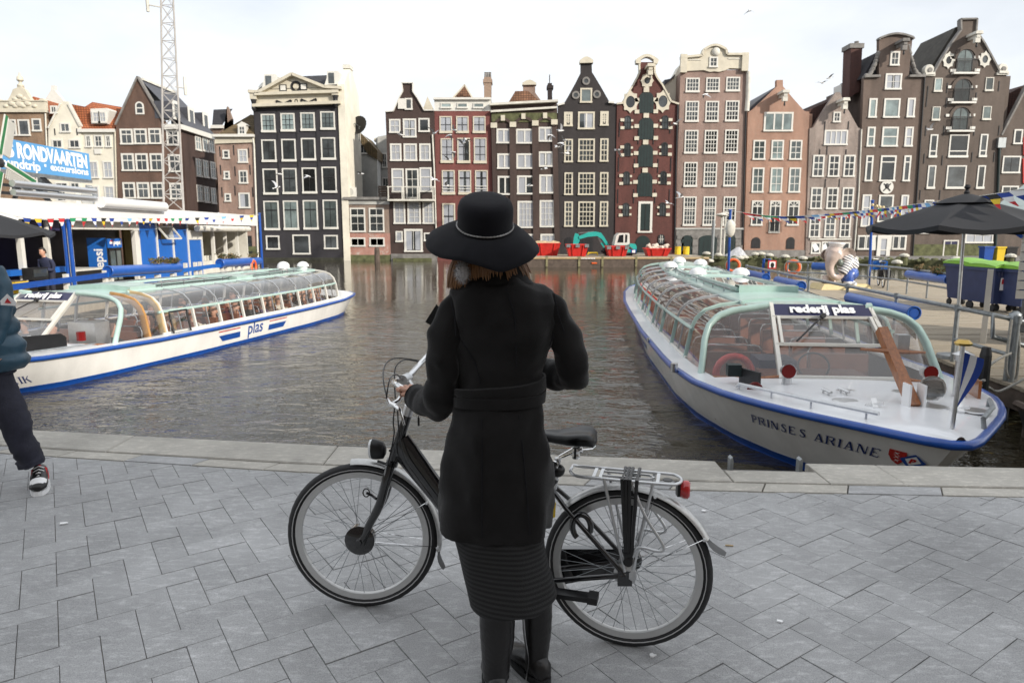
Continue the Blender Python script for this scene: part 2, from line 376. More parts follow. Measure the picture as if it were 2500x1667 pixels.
def clip(poly,p,q):
    out=[];nx,ny=q[1]-p[1],-(q[0]-p[0])
    d=[(x-p[0])*nx+(y-p[1])*ny for x,y in poly]
    for i in range(len(poly)):
        j=(i+1)%len(poly)
        if d[i]>=0:out.append(poly[i])
        if d[i]*d[j]<0:
            t=d[i]/(d[i]-d[j]);out.append((poly[i][0]+(poly[j][0]-poly[i][0])*t,poly[i][1]+(poly[j][1]-poly[i][1])*t))
    return out
def paver_mesh(poly,h,mb=None,z=0.0):
    mb=mb or MB();cx=sum(p[0] for p in poly)/len(poly);cyy=sum(p[1] for p in poly)/len(poly);k=len(poly)
    ins=[]
    for x,y in poly:
        dx,dy=cx-x,cyy-y;L_=math.hypot(dx,dy) or 1;ins.append((x+dx/L_*.0022,y+dy/L_*.0022))
    vs=[(x,y,z-.03) for x,y in poly]+[(x,y,z-.0014) for x,y in poly]+[(x,y,z) for x,y in ins]
    mb.add(vs,[tuple(range(2*k,3*k))]+[(i,(i+1)%k,k+(i+1)%k,k+i) for i in range(k)]+[(k+i,k+(i+1)%k,2*k+(i+1)%k,2*k+i) for i in range(k)])
    return mb
cand=[]
for a in range(-80,81):
    for c in range(-80,81):
        # herringbone on a grid: cell class (a - c) mod 4 starts a lying or a standing stone
        k=(a - c)%4
        if k==0:cells=(a,c,2,1)
        elif k==3:cells=(a,c,1,2)
        else:continue
        x0,y0,dw,dh=cells
        q=[]
        for u,v in ((x0*PW+GAP/2,y0*PW+GAP/2),((x0+dw)*PW-GAP/2,y0*PW+GAP/2),((x0+dw)*PW-GAP/2,(y0+dh)*PW-GAP/2),(x0*PW+GAP/2,(y0+dh)*PW-GAP/2)):
            p=PU*u+PV*v+Vector((-2.012,3.301));q.append((p.x,p.y))
        cx=sum(p[0] for p in q)/4;cyy=sum(p[1] for p in q)/4
        if abs(cx)>6.2 or cyy<.7 or cyy>fin(cx)+.2:continue
        whole=all(p[1]<fin(p[0])-.004 for p in q)
        if not whole:
            for s,t in zip(INNER,INNER[1:]):
                if s[0]<=cx<=t[0]:q=clip(q,(s[0],s[1]-.006),(t[0],t[1]-.006));break
            if len(q)<3:continue
        # size in the picture
        zc=cyy*math.cos(PITCH)+EYE*math.sin(PITCH);vis=abs(cx)/zc<.78 and cyy>1.72
        ar=abs(sum(q[i][0]*q[(i+1)%len(q)][1]-q[(i+1)%len(q)][0]*q[i][1] for i in range(len(q))))/2
        cand.append((ar/zc**3 if vis else 0,whole,k,cx,cyy,q))
cand.sort(key=lambda e:-e[0])
pm={}
for k in (0,3):
    dw,dh=((2,1) if k==0 else (1,2));hw,hh=dw*PW/2-GAP/2,dh*PW/2-GAP/2
    q=[(PU*u+PV*v) for u,v in ((-hw,-hh),(hw,-hh),(hw,hh),(-hw,hh))]
    pm[k]=paver_mesh([(p.x,p.y) for p in q],0).mesh('paver',M['paver'])
rest=MB()
for i,(sz,whole,k,cx,cyy,q) in enumerate(cand):
    dz=random.uniform(-.0022,.0016)
    if i<300 and sz>0:
        if whole:o=put('paver',pm[k],pavement,(cx,cyy,dz));o.rotation_euler=(random.gauss(0,.004),random.gauss(0,.004),0)
        else:paver_mesh(q,0,z=dz).build('paver',M['paver'],pavement)
    else:paver_mesh(q,0,rest,dz)
tag(rest.build('paver_field',M['paver'],pavement),kind='stuff')
# ---- kerb of coping stones along the water
kb=MB();xs=[-9+.5*i for i in range(37)]
kb.add([(x,fin(x)+.01,-.03) for x in xs]+[(x,fed(x)-.03,-.03) for x in xs]+[(x,fed(x)-.03,-2.2) for x in xs],
       [(i,i+1,37+i+1,37+i) for i in range(36)]+[(37+i,37+i+1,74+i+1,74+i) for i in range(36)])
kerb=tag(kb.build('kerb',M['stone']),kind='structure')
def strip(x0,x1,t0,t1,z0,z1,skew=0.0,gap=.006):
    q=[]
    for x,t,s in ((x0+gap/2,t0,0),(x1-gap/2,t0,0),(x1-gap/2,t1,skew),(x0+gap/2,t1,skew)):
        q.append((x+s,lerp(fin(x+s),fed(x+s),t)))
    b=MB();cx=sum(p[0] for p in q)/4;cyy=sum(p[1] for p in q)/4
    ins=[(x+(cx-x)*.012,y+(cyy-y)*.03) for x,y in q]
    b.add([(x,y,z0) for x,y in q]+[(x,y,z1-.008) for x,y in q]+[(x,y,z1) for x,y in ins],
          [(8,9,10,11)]+[(i,(i+1)%4,4+(i+1)%4,4+i) for i in range(4)]+[(4+i,4+(i+1)%4,8+(i+1)%4,8+i) for i in range(4)])
    return b
x=-7.6;i=0
while x<7:
    wdt=.545+random.uniform(-.03,.03)
    strip(x,x+wdt,0.0,.27,-.1,.004,.07).build('band_stone',M['paver' if i%3==0 else 'coping'],kerb);x+=wdt;i+=1
for x0,x1,sk in ((-8,-6.4,.2),(-6.4,-4.75,.2),(-4.75,-3.0,.22),(-3.0,-1.32,.22),(-1.32,.1,.2),(.1,1.44,0),(2.05,2.52,-.12),(2.52,4.35,-.15),(4.35,6.2,-.15),(6.2,8,-.15)):
    strip(x0,x1,.28,1.04,-.28,.012,0).build('coping_stone',M['coping'],kerb)
strip(1.44,2.05,.28,.70,-.28,.010,0).build('coping_stone',M['coping'],kerb)
for x,lab in ((1.52,'upright steel stub left of the notch in the quay edge'),(1.985,'upright steel stub right of the notch in the quay edge')):
    b=MB();y=fed(x)-.045
    b.prism([(x-.011,-.5),(x+.011,-.5),(x+.011,.045),(x+.004,.075),(x-.011,.06)],y-.03,y+.03)
    tag(b.build('steel_stub',M['galv']),lab,'bollard','steel stubs in the quay notch')
# small litter lying on the quay
for (px,py,s,mt,lab) in ((1780,1332,.022,'palewood','cigarette end lying on the grey pavers right of the rear wheel'),(350,1087,.016,'flagred','small reddish scrap lying on the kerb at the left'),(1592,1600,.022,'textwhite','white chewing gum spot on the pavers below the rear wheel'),
        (2224,1156,.02,'textwhite','white scrap on the coping stones below the moored boat'),(1718,1247,.024,'textwhite','white scrap on the pavers beside the rear mudguard'),(1904,1517,.022,'textwhite','pale gum spot on the pavers at the lower right'),(155,1278,.03,'textwhite','white bird dropping on the pavers at the left')):
    p=atZ(px,py,.002);b=MB()
    if 'cigarette' in lab:b.tube([(p.x-.02,p.y,.006),(p.x+.02,p.y-.006,.006)],.004,6)
    else:
        k=9;rr=[s*random.uniform(.5,1) for _ in range(k)]
        b.slab([(p.x+rr[i]*.8*math.cos(i*6.283/k),p.y+rr[i]*.6*math.sin(i*6.283/k)) for i in range(k)],0.002,.0075)
    tag(b.build('litter',M[mt]),lab,'litter','scraps lying on the quay')
# ---- unseen houses added behind the camera, sized so their shadow covers the quay
M['back_brick']=brickmat('shade_building_brick',(.22,.13,.09),(.17,.10,.075),(.3,.27,.24))
for i,(x0,x1,y0,h,lab) in enumerate(((-60,-16,-29,23,'long unseen brick building added behind the quay to shade it, its facade five rows high'),(-16,24,-28,24,'unseen brick building added right behind the camera to shade the quay'),(24,62,-28,25,'tallest unseen brick building, added at the right to shade the quay'))):
    t=thing('shade_building',lab,'building',((x0+x1)/2,y0,0),'unseen buildings added to shade the quay')
    MB().box(x0,x1-.02,y0-12,y0,0,h).build('wall',M['back_brick'],t)
    MB().box(x0,x1-.02,y0-.3,y0+.4,h,h+.5).build('cornice',M['white'],t)
    MB().prism([(x0,h+.5),(x1-.02,h+.5),(x1-2.5,h+2.6),(x0+2.5,h+2.6)],y0-11.5,y0-.4).build('roof',M['slate'],t)
    fl=int(h//3.4);nx=int((x1-x0)//2.6)
    fm=MB().box(-.62,.62,-.02,.05,-.95,.95).mesh('window',M['white']);gm=MB().box(-.5,.5,.03,.07,-.83,.83).mesh('pane',M['greyglass'])
    for r_ in range(fl):
        for c_ in range(nx):
            wdw=put('window',fm,t,(x0+1.6+c_*2.6,y0+.02,1.9+r_*3.4));put('pane',gm,wdw)
# ================================================================== THE HOUSES ACROSS THE WATER
FY=66.0
ZT={'A':(0,150,.3189),'B':(600,130,.33156),'C':(920,130,.33167),'D':(1340,80,.36984),'E':(1800,30,.40184)}
class House:
    def __init__(s,name,label,tg,dy=0.0):
        s.tg=ZT[tg];s.Y=FY+dy;s.k=0
        s.name=name;s.label=label;s.t=None
    def p(s,x,y,Y=None):
        a,b,k=s.tg;v=atY(a+k*x,b+k*y,s.Y if Y is None else Y);return (v.x,v.z)
    def P(s,pts,Y=None):return [s.p(x,y,Y) for x,y in pts]
    def wall(s,top,bl,br,mat,zb=-1.4,th=.45,body=None,depth=9.0,base=None):
        """top: outline left to right in zoom pixels; bl, br: a point low on the left and right edge"""
        pts=s.P(top);(lx,lz),(rx,rz)=s.p(*bl),s.p(*br)
        s.x0,s.x1=lx,rx;s.zb=zb
        s.t=thing(s.name,s.label,'house',((lx+rx)/2,s.Y,zb),'canal houses across the water')
        poly=pts+[(rx,zb),(lx,zb)]
        b=MB().prism(poly,s.Y,s.Y+th)
        ez=min(pts[0][1],pts[-1][1]) - .05
        ez=body if body is not None else ez
        b.prism([(lx+.02,ez),(rx-.02,ez),(rx-.02,zb),(lx+.02,zb)],s.Y+th,s.Y+depth)
        b.build('wall',mat,s.t)
        if base:
            b=MB();b.box(lx-.02,rx+.02,s.Y-.09,s.Y+.1,zb,base[0]);b.build('plinth',M[base[1]],s.t)
        return s
    def roof(s,top,mat,y0=.46,y1=9.0,name='roof'):
        return MB().prism(s.P(top),s.Y+y0,s.Y+y1).build(name,mat,s.t)
    def band(s,x0,x1,y0,y1,out,mat,name='cornice',th=None):
        (ax,az),(bx,bz)=s.p(x0,y0),s.p(x1,y1)
        return MB().box(ax,bx,s.Y-out,s.Y+(th or .3),min(az,bz),max(az,bz)).build(name,M[mat],s.t)
    def trim(s,pts,w,out,mat,name='gable_edge'):
        b=MB();q=s.P(pts)
        for (ax,az),(bx,bz) in zip(q,q[1:]):b.beam((ax,s.Y+.12-out/2,az),(bx,s.Y+.12-out/2,bz),.36+out,w)
        return b.build(name,M[mat],s.t)
    def win(s,cx,cy,w,h,cols=1,rows=1,glass='greyglass',curt=None,fr='white',fw=.13,bar=.045,mid=None,arch=False,name='window',bars='white',sill=.10,plain=False,lean=0):
        (ax,az),(bx,bz)=s.p(cx-w/2,cy+h/2),s.p(cx+w/2,cy-h/2)
        X,Z=(ax+bx)/2,(az+bz)/2;hw,hh=abs(bx-ax)/2,abs(bz-az)/2;y=s.Y
        b=MB();b.m=0
        if arch:
            n=10;r=hw
            out=[(X-hw,Z-hh),(X+hw,Z-hh)]+[(X+r*math.cos(math.pi*i/n),Z+hh-r+r*math.sin(math.pi*i/n)) for i in range(n+1)]
            cxx,czz=X,Z
            ins=[(X-hw+fw,Z-hh+fw),(X+hw-fw,Z-hh+fw)]+[(X+(r-fw)*math.cos(math.pi*i/n),Z+hh-r+(r-fw)*math.sin(math.pi*i/n)) for i in range(n+1)]
            k=len(out);vs=[(x,yy,z) for yy in (y-.07,y+.02) for x,z in out]+[(x,yy,z) for yy in (y-.07,y+.02) for x,z in ins]
            b.add(vs,[(i,(i+1)%k,2*k+(i+1)%k,2*k+i) for i in range(k)]+[(i,k+i,k+(i+1)%k,(i+1)%k) for i in range(k)]+[(2*k+i,2*k+(i+1)%k,3*k+(i+1)%k,3*k+i) for i in range(k)])
            pane=MB().prism(ins,y-.03,y+.01)
        else:
            b.box(X-hw,X-hw+fw,y-.07,y+.05,Z-hh,Z+hh);b.box(X+hw-fw,X+hw,y-.07,y+.05,Z-hh,Z+hh)
            b.box(X-hw+fw,X+hw-fw,y-.068,y+.05,Z+hh-fw,Z+hh);b.box(X-hw-.03,X+hw+.03,y-.13,y+.05,Z-hh-.02,Z-hh+sill+.03)
            pane=MB().box(X-hw+fw,X+hw-fw,y-.03,y+.01,Z-hh+fw,Z+hh-fw)
        if bars!=fr:b.m=1
        iw,ih=2*(hw-fw),2*(hh-fw)
        for i in range(1,cols):xx=X-hw+fw+iw*i/cols;b.box(xx-bar/2,xx+bar/2,y-.055,y-.02,Z-hh+fw,Z+hh-fw)
        for j in range(1,rows):zz=Z-hh+fw+ih*j/rows;b.box(X-hw+fw,X+hw-fw,y-.052,y-.02,zz-bar/2,zz+bar/2)
        if mid is not None:
            zz=Z-hh+fw+ih*mid;b.box(X-hw+fw,X+hw-fw,y-.066,y-.02,zz-.05,zz+.05)
        f=b.build(name,[M[fr],M[bars]],s.t)
        pane.build('pane',M['pane'] if curt else M[glass],f)
        if curt:
            cb=MB();x0,x1=X-hw+fw*.9,X+hw-fw*.9
            if curt==1:spans=[(x0,x1)]
            elif curt==2:spans=[(x0,lerp(x0,x1,.4)),(lerp(x0,x1,.62),x1)]
            elif curt==3:spans=[(x0,lerp(x0,x1,.55))]
            else:spans=[(lerp(x0,x1,.35),x1)]
            if curt!=1:MB().box(x0,x1,y-.004,y+.03,Z-hh+.02,Z+hh-.02).build('unlit_room_slab',M['greyglass'],f)  # dark slab coloured as the unlit room behind part-drawn curtains
            for a,c in spans:
                n=max(4,int((c-a)/.07));ztop=Z+hh-fw*.9 - (0 if not arch else hw*.6)
                r0=[(lerp(a,c,i/n),y-.012-.004*(i%2),Z-hh+fw*.9) for i in range(n+1)];r1=[(x,yy,ztop) for x,yy,_ in r0]
                cb.sheet([r0,r1])
            cb.build('curtain',M['curtain'],f)
        return f
    def row(s,cy,h,cells,**k):return [s.win(c[0],cy+(c[2] if len(c)>2 else 0),c[1],h,**{**k,**(c[3] if len(c)>3 else {})}) for c in cells]
    def blocks(s,pts,w,h,out=.05,mat='cream',name='stone_block'):
        for x,y in pts:
            X,Z=s.p(x,y);MB().box(X-w/2,X+w/2,s.Y-out,s.Y+.1,Z-h/2,Z+h/2).build(name,M[mat],s.t)
    def anchors(s,pts,h=1.0):
        for x,y in pts:
            X,Z=s.p(x,y);MB().box(X-.035,X+.035,s.Y-.05,s.Y+.05,Z-h/2,Z+h/2).build('wall_anchor',M['iron'],s.t)
    def archdoor(s,cx,cy,w,h,mat='shutter',name='shutter',out=.05,planks=5,arch=True,leaf=True):
        (ax,az),(bx,bz)=s.p(cx-w/2,cy+h/2),s.p(cx+w/2,cy-h/2);hw=(bx-ax)/2;X=(ax+bx)/2;n=12
        r=hw;a0=1.0
        if arch is True:top=[(X+r*math.cos(math.pi*i/n),bz-r+r*math.sin(math.pi*i/n)) for i in range(n+1)]
        elif arch:top=[(X+r*math.cos(math.pi*i/n),bz-arch+arch*math.sin(math.pi*i/n)) for i in range(n+1)]
        else:top=[(bx,bz),(ax,bz)]
        f=MB().prism([(ax,az),(bx,az)]+top,s.Y-out,s.Y+.05).build(name,M[mat],s.t)
        if planks:
            b=MB()
            for i in range(1,planks):
                x=lerp(ax,bx,i/planks);zt=bz - (r - math.sqrt(max(r*r-(x-X)**2,0)) if arch is True else (arch or 0)) - .06
                b.box(x-.014,x+.014,s.Y-out-.012,s.Y,az+.05,zt)
            b.build('batten',M['iron'],f)
        return f
    def pipe(s,pts,r=.06,mat='oldwhite',out=.1):
        q=[(*s.p(x,y),) for x,y in pts]
        return MB().tube([(x,s.Y-out,z) for x,z in q],r,8).build('drainpipe',M[mat],s.t,smooth=60)
    def ring(s,x,y,ro,ri,mat='cream',lob=0,name='oculus',inner='greyglass',sy=1.0):
        X,Z=s.p(x,y);n=24;b=MB()
        o=[(X+(ro+lob*math.cos(8*2*math.pi*i/n))*math.cos(2*math.pi*i/n),Z+sy*(ro+lob*math.cos(8*2*math.pi*i/n))*math.sin(2*math.pi*i/n)) for i in range(n)]
        q=[(X+ri*math.cos(2*math.pi*i/n),Z+sy*ri*math.sin(2*math.pi*i/n)) for i in range(n)]
        vs=[(x,s.Y-.1,z) for x,z in o]+[(x,s.Y+.02,z) for x,z in o]+[(x,s.Y-.1,z) for x,z in q]+[(x,s.Y+.02,z) for x,z in q]
        b.add(vs,[(i,(i+1)%n,2*n+(i+1)%n,2*n+i) for i in range(n)]+[(i,n+i,n+(i+1)%n,(i+1)%n) for i in range(n)]+[(2*n+i,2*n+(i+1)%n,3*n+(i+1)%n,3*n+i) for i in range(n)])
        f=b.build(name,M[mat],s.t);MB().prism(q,s.Y-.03,s.Y+.03).build('pane',M[inner],f);return f
    def hoist(s,x,y,mat='oldwhite'):
        X,Z=s.p(x,y);b=MB();b.box(X-.16,X+.16,s.Y-1.3,s.Y+.1,Z-.12,Z+.16)
        b.prism([(X-.34,Z+.16),(X+.34,Z+.16),(X+.28,Z+.42),(X-.28,Z+.42)],s.Y-1.4,s.Y+.1);b.box(X-.22,X+.22,s.Y-1.25,s.Y-.9,Z-.55,Z-.12)
        f=b.build('hoist_beam',M[mat],s.t);MB().lathe((X,s.Y-1.1,Z-.95),(0,0,1),[(.05,0),(.09,.1),(.05,.4)],8).build('hook',M['iron'],f)
    def chimney(s,pts,mat,y0=3.0,y1=4.2,pots=2):
        q=s.P(pts);b=MB().prism(q,s.Y+y0,s.Y+y1);zt=max(z for _,z in q);xs=[x for x,_ in q]
        b.box(min(xs)-.08,max(xs)+.08,s.Y+y0-.08,s.Y+y1+.08,zt-.5,zt-.2)
        f=b.build('chimney',mat,s.t)
        for i in range(pots):
            x=lerp(min(xs),max(xs),(i+.6)/(pots+.2));MB().lathe((x,s.Y+(y0+y1)/2,zt),(0,0,1),[(.12,0),(.1,.5),(.13,.55)],8).build('chimney_pot',M['stone'],f)
def arcpts(xa,ya,xb,yb,rise,n=12):
    return [(lerp(xa,xb,i/n),lerp(ya,yb,i/n) - rise*math.sin(math.pi*i/n)) for i in range(n+1)]
T_or=tilemat('orange_pantile',(.42,.13,.05),(.33,.10,.045));T_dk=tilemat('black_pantile',(.05,.05,.06),(.035,.035,.042))
T_mo=tilemat('mossy_pantile',(.16,.11,.055),(.12,.09,.04));T_br=tilemat('brown_pantile',(.28,.14,.08),(.2,.1,.06));T_rd=tilemat('dark_red_pantile',(.10,.045,.035),(.07,.035,.03))
# ---- brick house with the ornate cream gable
h=House('gabled_house','brown brick house with an ornate cream neck gable, leftmost in the row','A',.2)
h.wall([(-70,385),(350,385)],(-70,1700),(400,1700),brickmat('ochre_brown_brick',(.26,.155,.09),(.21,.125,.075),(.3,.24,.18)))
MB().prism(h.P([(-60,387),(-60,300),(0,305),(0,290),(18,300),(60,305),(85,265),(105,215),(135,205),(135,192),(170,192),(170,205),(195,215),(222,265),(250,305),(290,312),(315,285),(335,285),(345,305),(352,387)]),h.Y-.12,h.Y+.35).build('gable',M['cream'],h.t)
MB().lathe((*h.p(152,192)[:1],h.Y+.1,h.p(152,192)[1]),(0,0,1),[(.28,0),(.3,.12),(.15,.25),(.12,.4),(.3,.55),(.26,.85),(.1,1.0),(.06,1.25)],10).build('finial',M['cream'],h.t,smooth=40)
h.band(-70,358,372,392,.22,'cream');h.band(-62,350,300,308,.2,'cream')
b=MB()
for i,(x,y,r) in enumerate(((95,325,.35),(125,345,.28),(155,330,.42),(185,345,.28),(215,325,.35),(155,270,.3),(120,290,.25),(190,290,.25),(50,345,.25),(270,345,.25))):
    X,Z=h.p(x,y);b.ball((X,h.Y-.12,Z),(r,.12,r*.7),10,6)
b.build('carving',M['cream'],h.t,smooth=60)
h.roof([(100,387),(225,260),(345,390)],T_or,.5,9)
h.row(508,125,[(185,75),(90,60)],cols=2,rows=3,bars='greyglass');h.win(282,488,60,98,cols=1,rows=2)
h.row(930,125,[(330,85),(225,75),(120,75)],cols=2,rows=2,bars='iron');h.row(1400,220,[(270,95),(345,60),(120,60),(50,60)],cols=1,rows=2)
h.pipe([(352,400),(362,640),(398,1600)],.07)
# ---- white house with two gables
h=House('gabled_house','white plastered house with a pointed gable and orange tiled roof behind the blue sign','A',0)
h.wall([(368,515),(380,500),(465,325),(468,308),(522,308),(525,325),(615,495),(620,520)],(400,1700),(640,1700),M['plaster'])
h.trim([(372,512),(465,325)],.16,.06,'oldwhite');h.trim([(525,325),(617,500)],.16,.06,'oldwhite')
MB().prism(h.P([(340,300),(388,222),(388,185),(418,185),(418,222),(492,310),(492,520),(340,520)],h.Y+5),h.Y+5,h.Y+5.4).build('rear_gable',M['white'],h.t)
h.win(412,370,45,60,cols=2)
MB().add([(*h.p(440,228)[:1],h.Y+5.3,h.p(440,228)[1]),(*h.p(718,322)[:1],h.Y+11,h.p(718,322)[1]+1.0),(*h.p(640,520)[:1],h.Y+3,h.p(640,520)[1]),(*h.p(490,330)[:1],h.Y+2.5,h.p(490,330)[1])],[(0,1,2,3)]).build('roof',T_or,h.t)
h.roof([(480,320),(520,320),(650,345),(700,420),(622,520)],T_or,.5,6,'lower_roof')
h.win(500,508,70,75,cols=2);h.row(632,70,[(440,75),(572,78)],cols=2);h.row(800,120,[(440,70),(570,70)],cols=2,rows=2);h.row(1000,150,[(478,85),(580,60)],cols=2,rows=2)
h.anchors([(420,540),(590,540)],.6)
# ---- white house with the orange mansard
h=House('mansard_house','white house with a bright orange pantile mansard and a two-light dormer','A',.1)
h.wall([(618,520),(888,520)],(640,1700),(925,1700),M['plaster'])
s0=h.P([(618,520),(872,520),(925,338),(685,342)])
MB().add([(s0[0][0],h.Y-.1,s0[0][1]),(s0[1][0],h.Y-.1,s0[1][1]),(s0[2][0],h.Y+1.6,s0[2][1]),(s0[3][0],h.Y+1.6,s0[3][1]),(s0[0][0],h.Y+5,s0[0][1]),(s0[1][0],h.Y+5,s0[1][1])],[(0,1,2,3),(3,2,5,4),(0,3,4),(1,5,2)]).build('roof',T_or,h.t)
h.band(605,888,520,545,.3,'white')
MB().prism(h.P([(705,480),(825,480),(840,375),(825,360),(697,365)]),h.Y-.12,h.Y+2).build('dormer',M['white'],h.t)
hh=h.Y;h.Y -= .13;h.row(428,88,[(738,52),(785,52)],cols=2,rows=2,curt=1);h.Y=hh
h.row(612,95,[(678,36),(755,55),(830,36)],cols=2,rows=2);h.band(725,778,670,710,.12,'white','flower_box')
h.row(830,132,[(718,62),(828,62)],cols=2,rows=2,curt=1);h.row(1012,120,[(725,62),(840,66)],cols=2,rows=2,curt=1);h.row(1300,150,[(735,62),(850,66)],cols=2,rows=2)
h.pipe([(885,540),(915,1600)],.09,'cream')
# ---- brown house at the corner, gable to the water, long side along the alley
h=House('corner_house','tall brown brick corner house with a steep bare gable and a slate roof','A',-.1)
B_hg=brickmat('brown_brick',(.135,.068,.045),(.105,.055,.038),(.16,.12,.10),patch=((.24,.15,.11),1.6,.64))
h.wall([(888,485),(1055,120),(1250,455),(1270,480),(1372,510)],(925,1700),(1420,1700),B_hg,depth=.6,body=-1)
h.trim([(886,487),(1055,118),(1255,460)],.14,.1,'stone')
A0=h.p(1372,510);yb=12.0
def sidept(px_zoom_x,y):
    a,c,k=h.tg;q=onplane(a+k*px_zoom_x,c+k*y,(A0[0],h.Y,0),Vector((1,0,0)));return q
xr=A0[0];yb=sidept(1650,900).y
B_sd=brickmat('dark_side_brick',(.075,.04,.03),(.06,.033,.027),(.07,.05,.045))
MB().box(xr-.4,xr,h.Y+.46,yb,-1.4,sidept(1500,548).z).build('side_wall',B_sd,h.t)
MB().box(xr-.3,xr+.35,h.Y-.05,yb,A0[1]-.15,A0[1]+.3).build('side_cornice',M['white'],h.t)
MB().box(h.p(1262,495)[0],xr+.35,h.Y-.3,h.Y-.06,A0[1]-.15,A0[1]+.3).build('cornice',M['white'],h.t)
ap=h.p(1055,122);lf=h.p(888,485)
MB().add([(ap[0],h.Y+.4,ap[1]-.1),(xr+.3,h.Y+.4,A0[1]+.3),(xr+.3,yb,A0[1]+.3),(ap[0],yb,ap[1]-.1),(lf[0],h.Y+.4,lf[1]),(lf[0],yb,lf[1])],[(0,1,2,3),(0,3,5,4)]).build('roof',M['slate'],h.t)
b=MB()
for i in range(16):b.cbox((ap[0],h.Y+.9+i*(yb-h.Y-1)/16,ap[1]),(.3,.35,.22))
b.build('ridge_tile',M['oldwhite'],h.t)
h.win(1070,358,58,98,arch=True,cols=1,mid=.5)
h.row(577,120,[(970,88),(1077,88,-2),(1187,88,-4),(1325,88,8)],cols=2,rows=1,mid=.68,fw=.16);h.row(772,135,[(980,85),(1087,85),(1200,88),(1340,88,8)],cols=2,rows=1,mid=.62,fw=.16);h.row(988,125,[(990,85),(1098,85),(1207,88),(1350,88,5)],cols=2,rows=1,mid=.62,fw=.16)
h.row(1380,220,[(1000,90),(1120,90),(1250,90)],cols=2,rows=2)
for cxs,cyy,hz in (((1515,1570,1617),638,100),((1520,1573,1628),823,128),((1528,1580,1632),1017,120)):
    for x in cxs:
        q=sidept(x,cyy+(x-1570)*.18);hw_,hh_=.62,hz*.3189/FPX*70/2
        f=MB();f.box(q.x-.02,q.x+.06,q.y-hw_,q.y-hw_+.15,q.z-hh_,q.z+hh_);f.box(q.x-.02,q.x+.06,q.y+hw_-.15,q.y+hw_,q.z-hh_,q.z+hh_);f.box(q.x-.02,q.x+.058,q.y-hw_+.15,q.y+hw_-.15,q.z+hh_-.14,q.z+hh_);f.box(q.x-.02,q.x+.1,q.y-hw_-.03,q.y+hw_+.03,q.z-hh_-.05,q.z-hh_+.13);f.box(q.x-.02,q.x+.055,q.y-.06,q.y+.06,q.z-hh_+.13,q.z+hh_-.14);f.box(q.x-.02,q.x+.05,q.y-hw_+.15,q.y-.06,q.z+.1,q.z+.18);f.box(q.x-.02,q.x+.05,q.y+.06,q.y+hw_-.15,q.z+.1,q.z+.18)
        w_=f.build('window',M['white'],h.t);MB().box(q.x-.02,q.x+.02,q.y-hw_+.1,q.y+hw_-.1,q.z-hh_+.1,q.z+hh_-.1).build('pane',M['blueglass'],w_)
for x,y in ((1330,385),(1447,430),(1558,465)):
    a,c,k=h.tg;nrm=Vector((ap[1]-A0[1],0,xr-ap[0])).normalized();q=onplane(a+k*x,c+k*y,(xr+.3,h.Y,A0[1]+.3),nrm)
    d=MB().box(q.x-1.5,q.x+.2,q.y-.6,q.y+.6,q.z-.7,q.z+.85).build('dormer',M['slate'],h.t);MB().box(q.x+.2,q.x+.26,q.y-.66,q.y+.66,q.z-.75,q.z+.95).build('dormer_front',M['white'],d)
    MB().box(q.x+.22,q.x+.29,q.y-.34,q.y+.34,q.z-.5,q.z+.65).build('pane',M['greyglass'],d)
# ---- house with the dark roof showing behind
h=House('rear_house','house with a black tiled roof showing behind the slate-roofed corner house','A',14)
h.wall([(1625,505),(1700,505),(1775,440),(1740,345),(1735,350)],(1625,1100),(1775,1100),brickmat('rear_brick',(.22,.14,.1),(.18,.12,.09),(.25,.2,.17)),zb=4,depth=6)
s0=h.P([(1590,352),(1740,345),(1695,505),(1625,505)]);MB().add([(s0[0][0],h.Y+1.5,s0[0][1]),(s0[1][0],h.Y+1.5,s0[1][1]),(s0[2][0],h.Y-.1,s0[2][1]),(s0[3][0],h.Y-.1,s0[3][1])],[(0,1,2,3)]).build('roof',T_dk,h.t)
h.band(1618,1715,490,515,.3,'white')
# ---- narrow pink house
h=House('narrow_house','narrow pinkish brick house with a mossy hipped roof and arched white dormer','A',.15)
h.wall([(1650,580),(1948,575)],(1705,1620),(1990,1620),brickmat('pink_brick',(.34,.205,.155),(.28,.17,.135),(.36,.3,.26)),base=(0.35,'mossy'))
MB().prism(h.P([(1648,632),(1648,575),(1950,570),(1952,622)]),h.Y-.15,h.Y+.3).build('frieze',M['cream'],h.t);h.band(1640,1955,562,582,.45,'white')
s0=h.P([(1655,570),(1950,562),(1905,385),(1850,376)]);MB().add([(s0[0][0],h.Y-.2,s0[0][1]),(s0[1][0],h.Y-.2,s0[1][1]),(s0[2][0],h.Y+2.2,s0[2][1]),(s0[3][0],h.Y+2.2,s0[3][1]),(s0[0][0],h.Y+6,s0[0][1]),(s0[1][0],h.Y+6,s0[1][1])],[(0,1,2,3),(0,3,4),(1,5,2),(3,2,5,4)]).build('roof',T_mo,h.t)
MB().prism(h.P([(1822,568),(1885,568),(1885,490),(1895,490),(1853,462),(1812,490),(1822,490)]),h.Y-.12,h.Y+2).build('dormer',M['white'],h.t)
hh=h.Y;h.Y -= .13;h.win(1853,528,52,72,cols=2,rows=2);h.Y=hh
h.win(1732,712,48,68,cols=1,rows=2);h.win(1860,725,68,105,cols=2,rows=2,curt=1);h.win(1737,872,42,64,rows=2);h.win(1864,885,62,102,cols=2,rows=2);h.win(1745,1042,44,64,rows=2);h.win(1872,1065,78,118,curt=3)
h.win(1885,1262,70,60,cols=2,fr='iron');h.win(1885,1400,82,130,cols=2,rows=3,fr='iron',bars='iron')
h.anchors([(1685,690),(1790,680),(1905,700),(1690,830),(1800,840),(1915,830),(1700,1000),(1800,990),(1935,1000)],.9);h.pipe([(1938,590),(1948,640),(1978,1500)],.09)
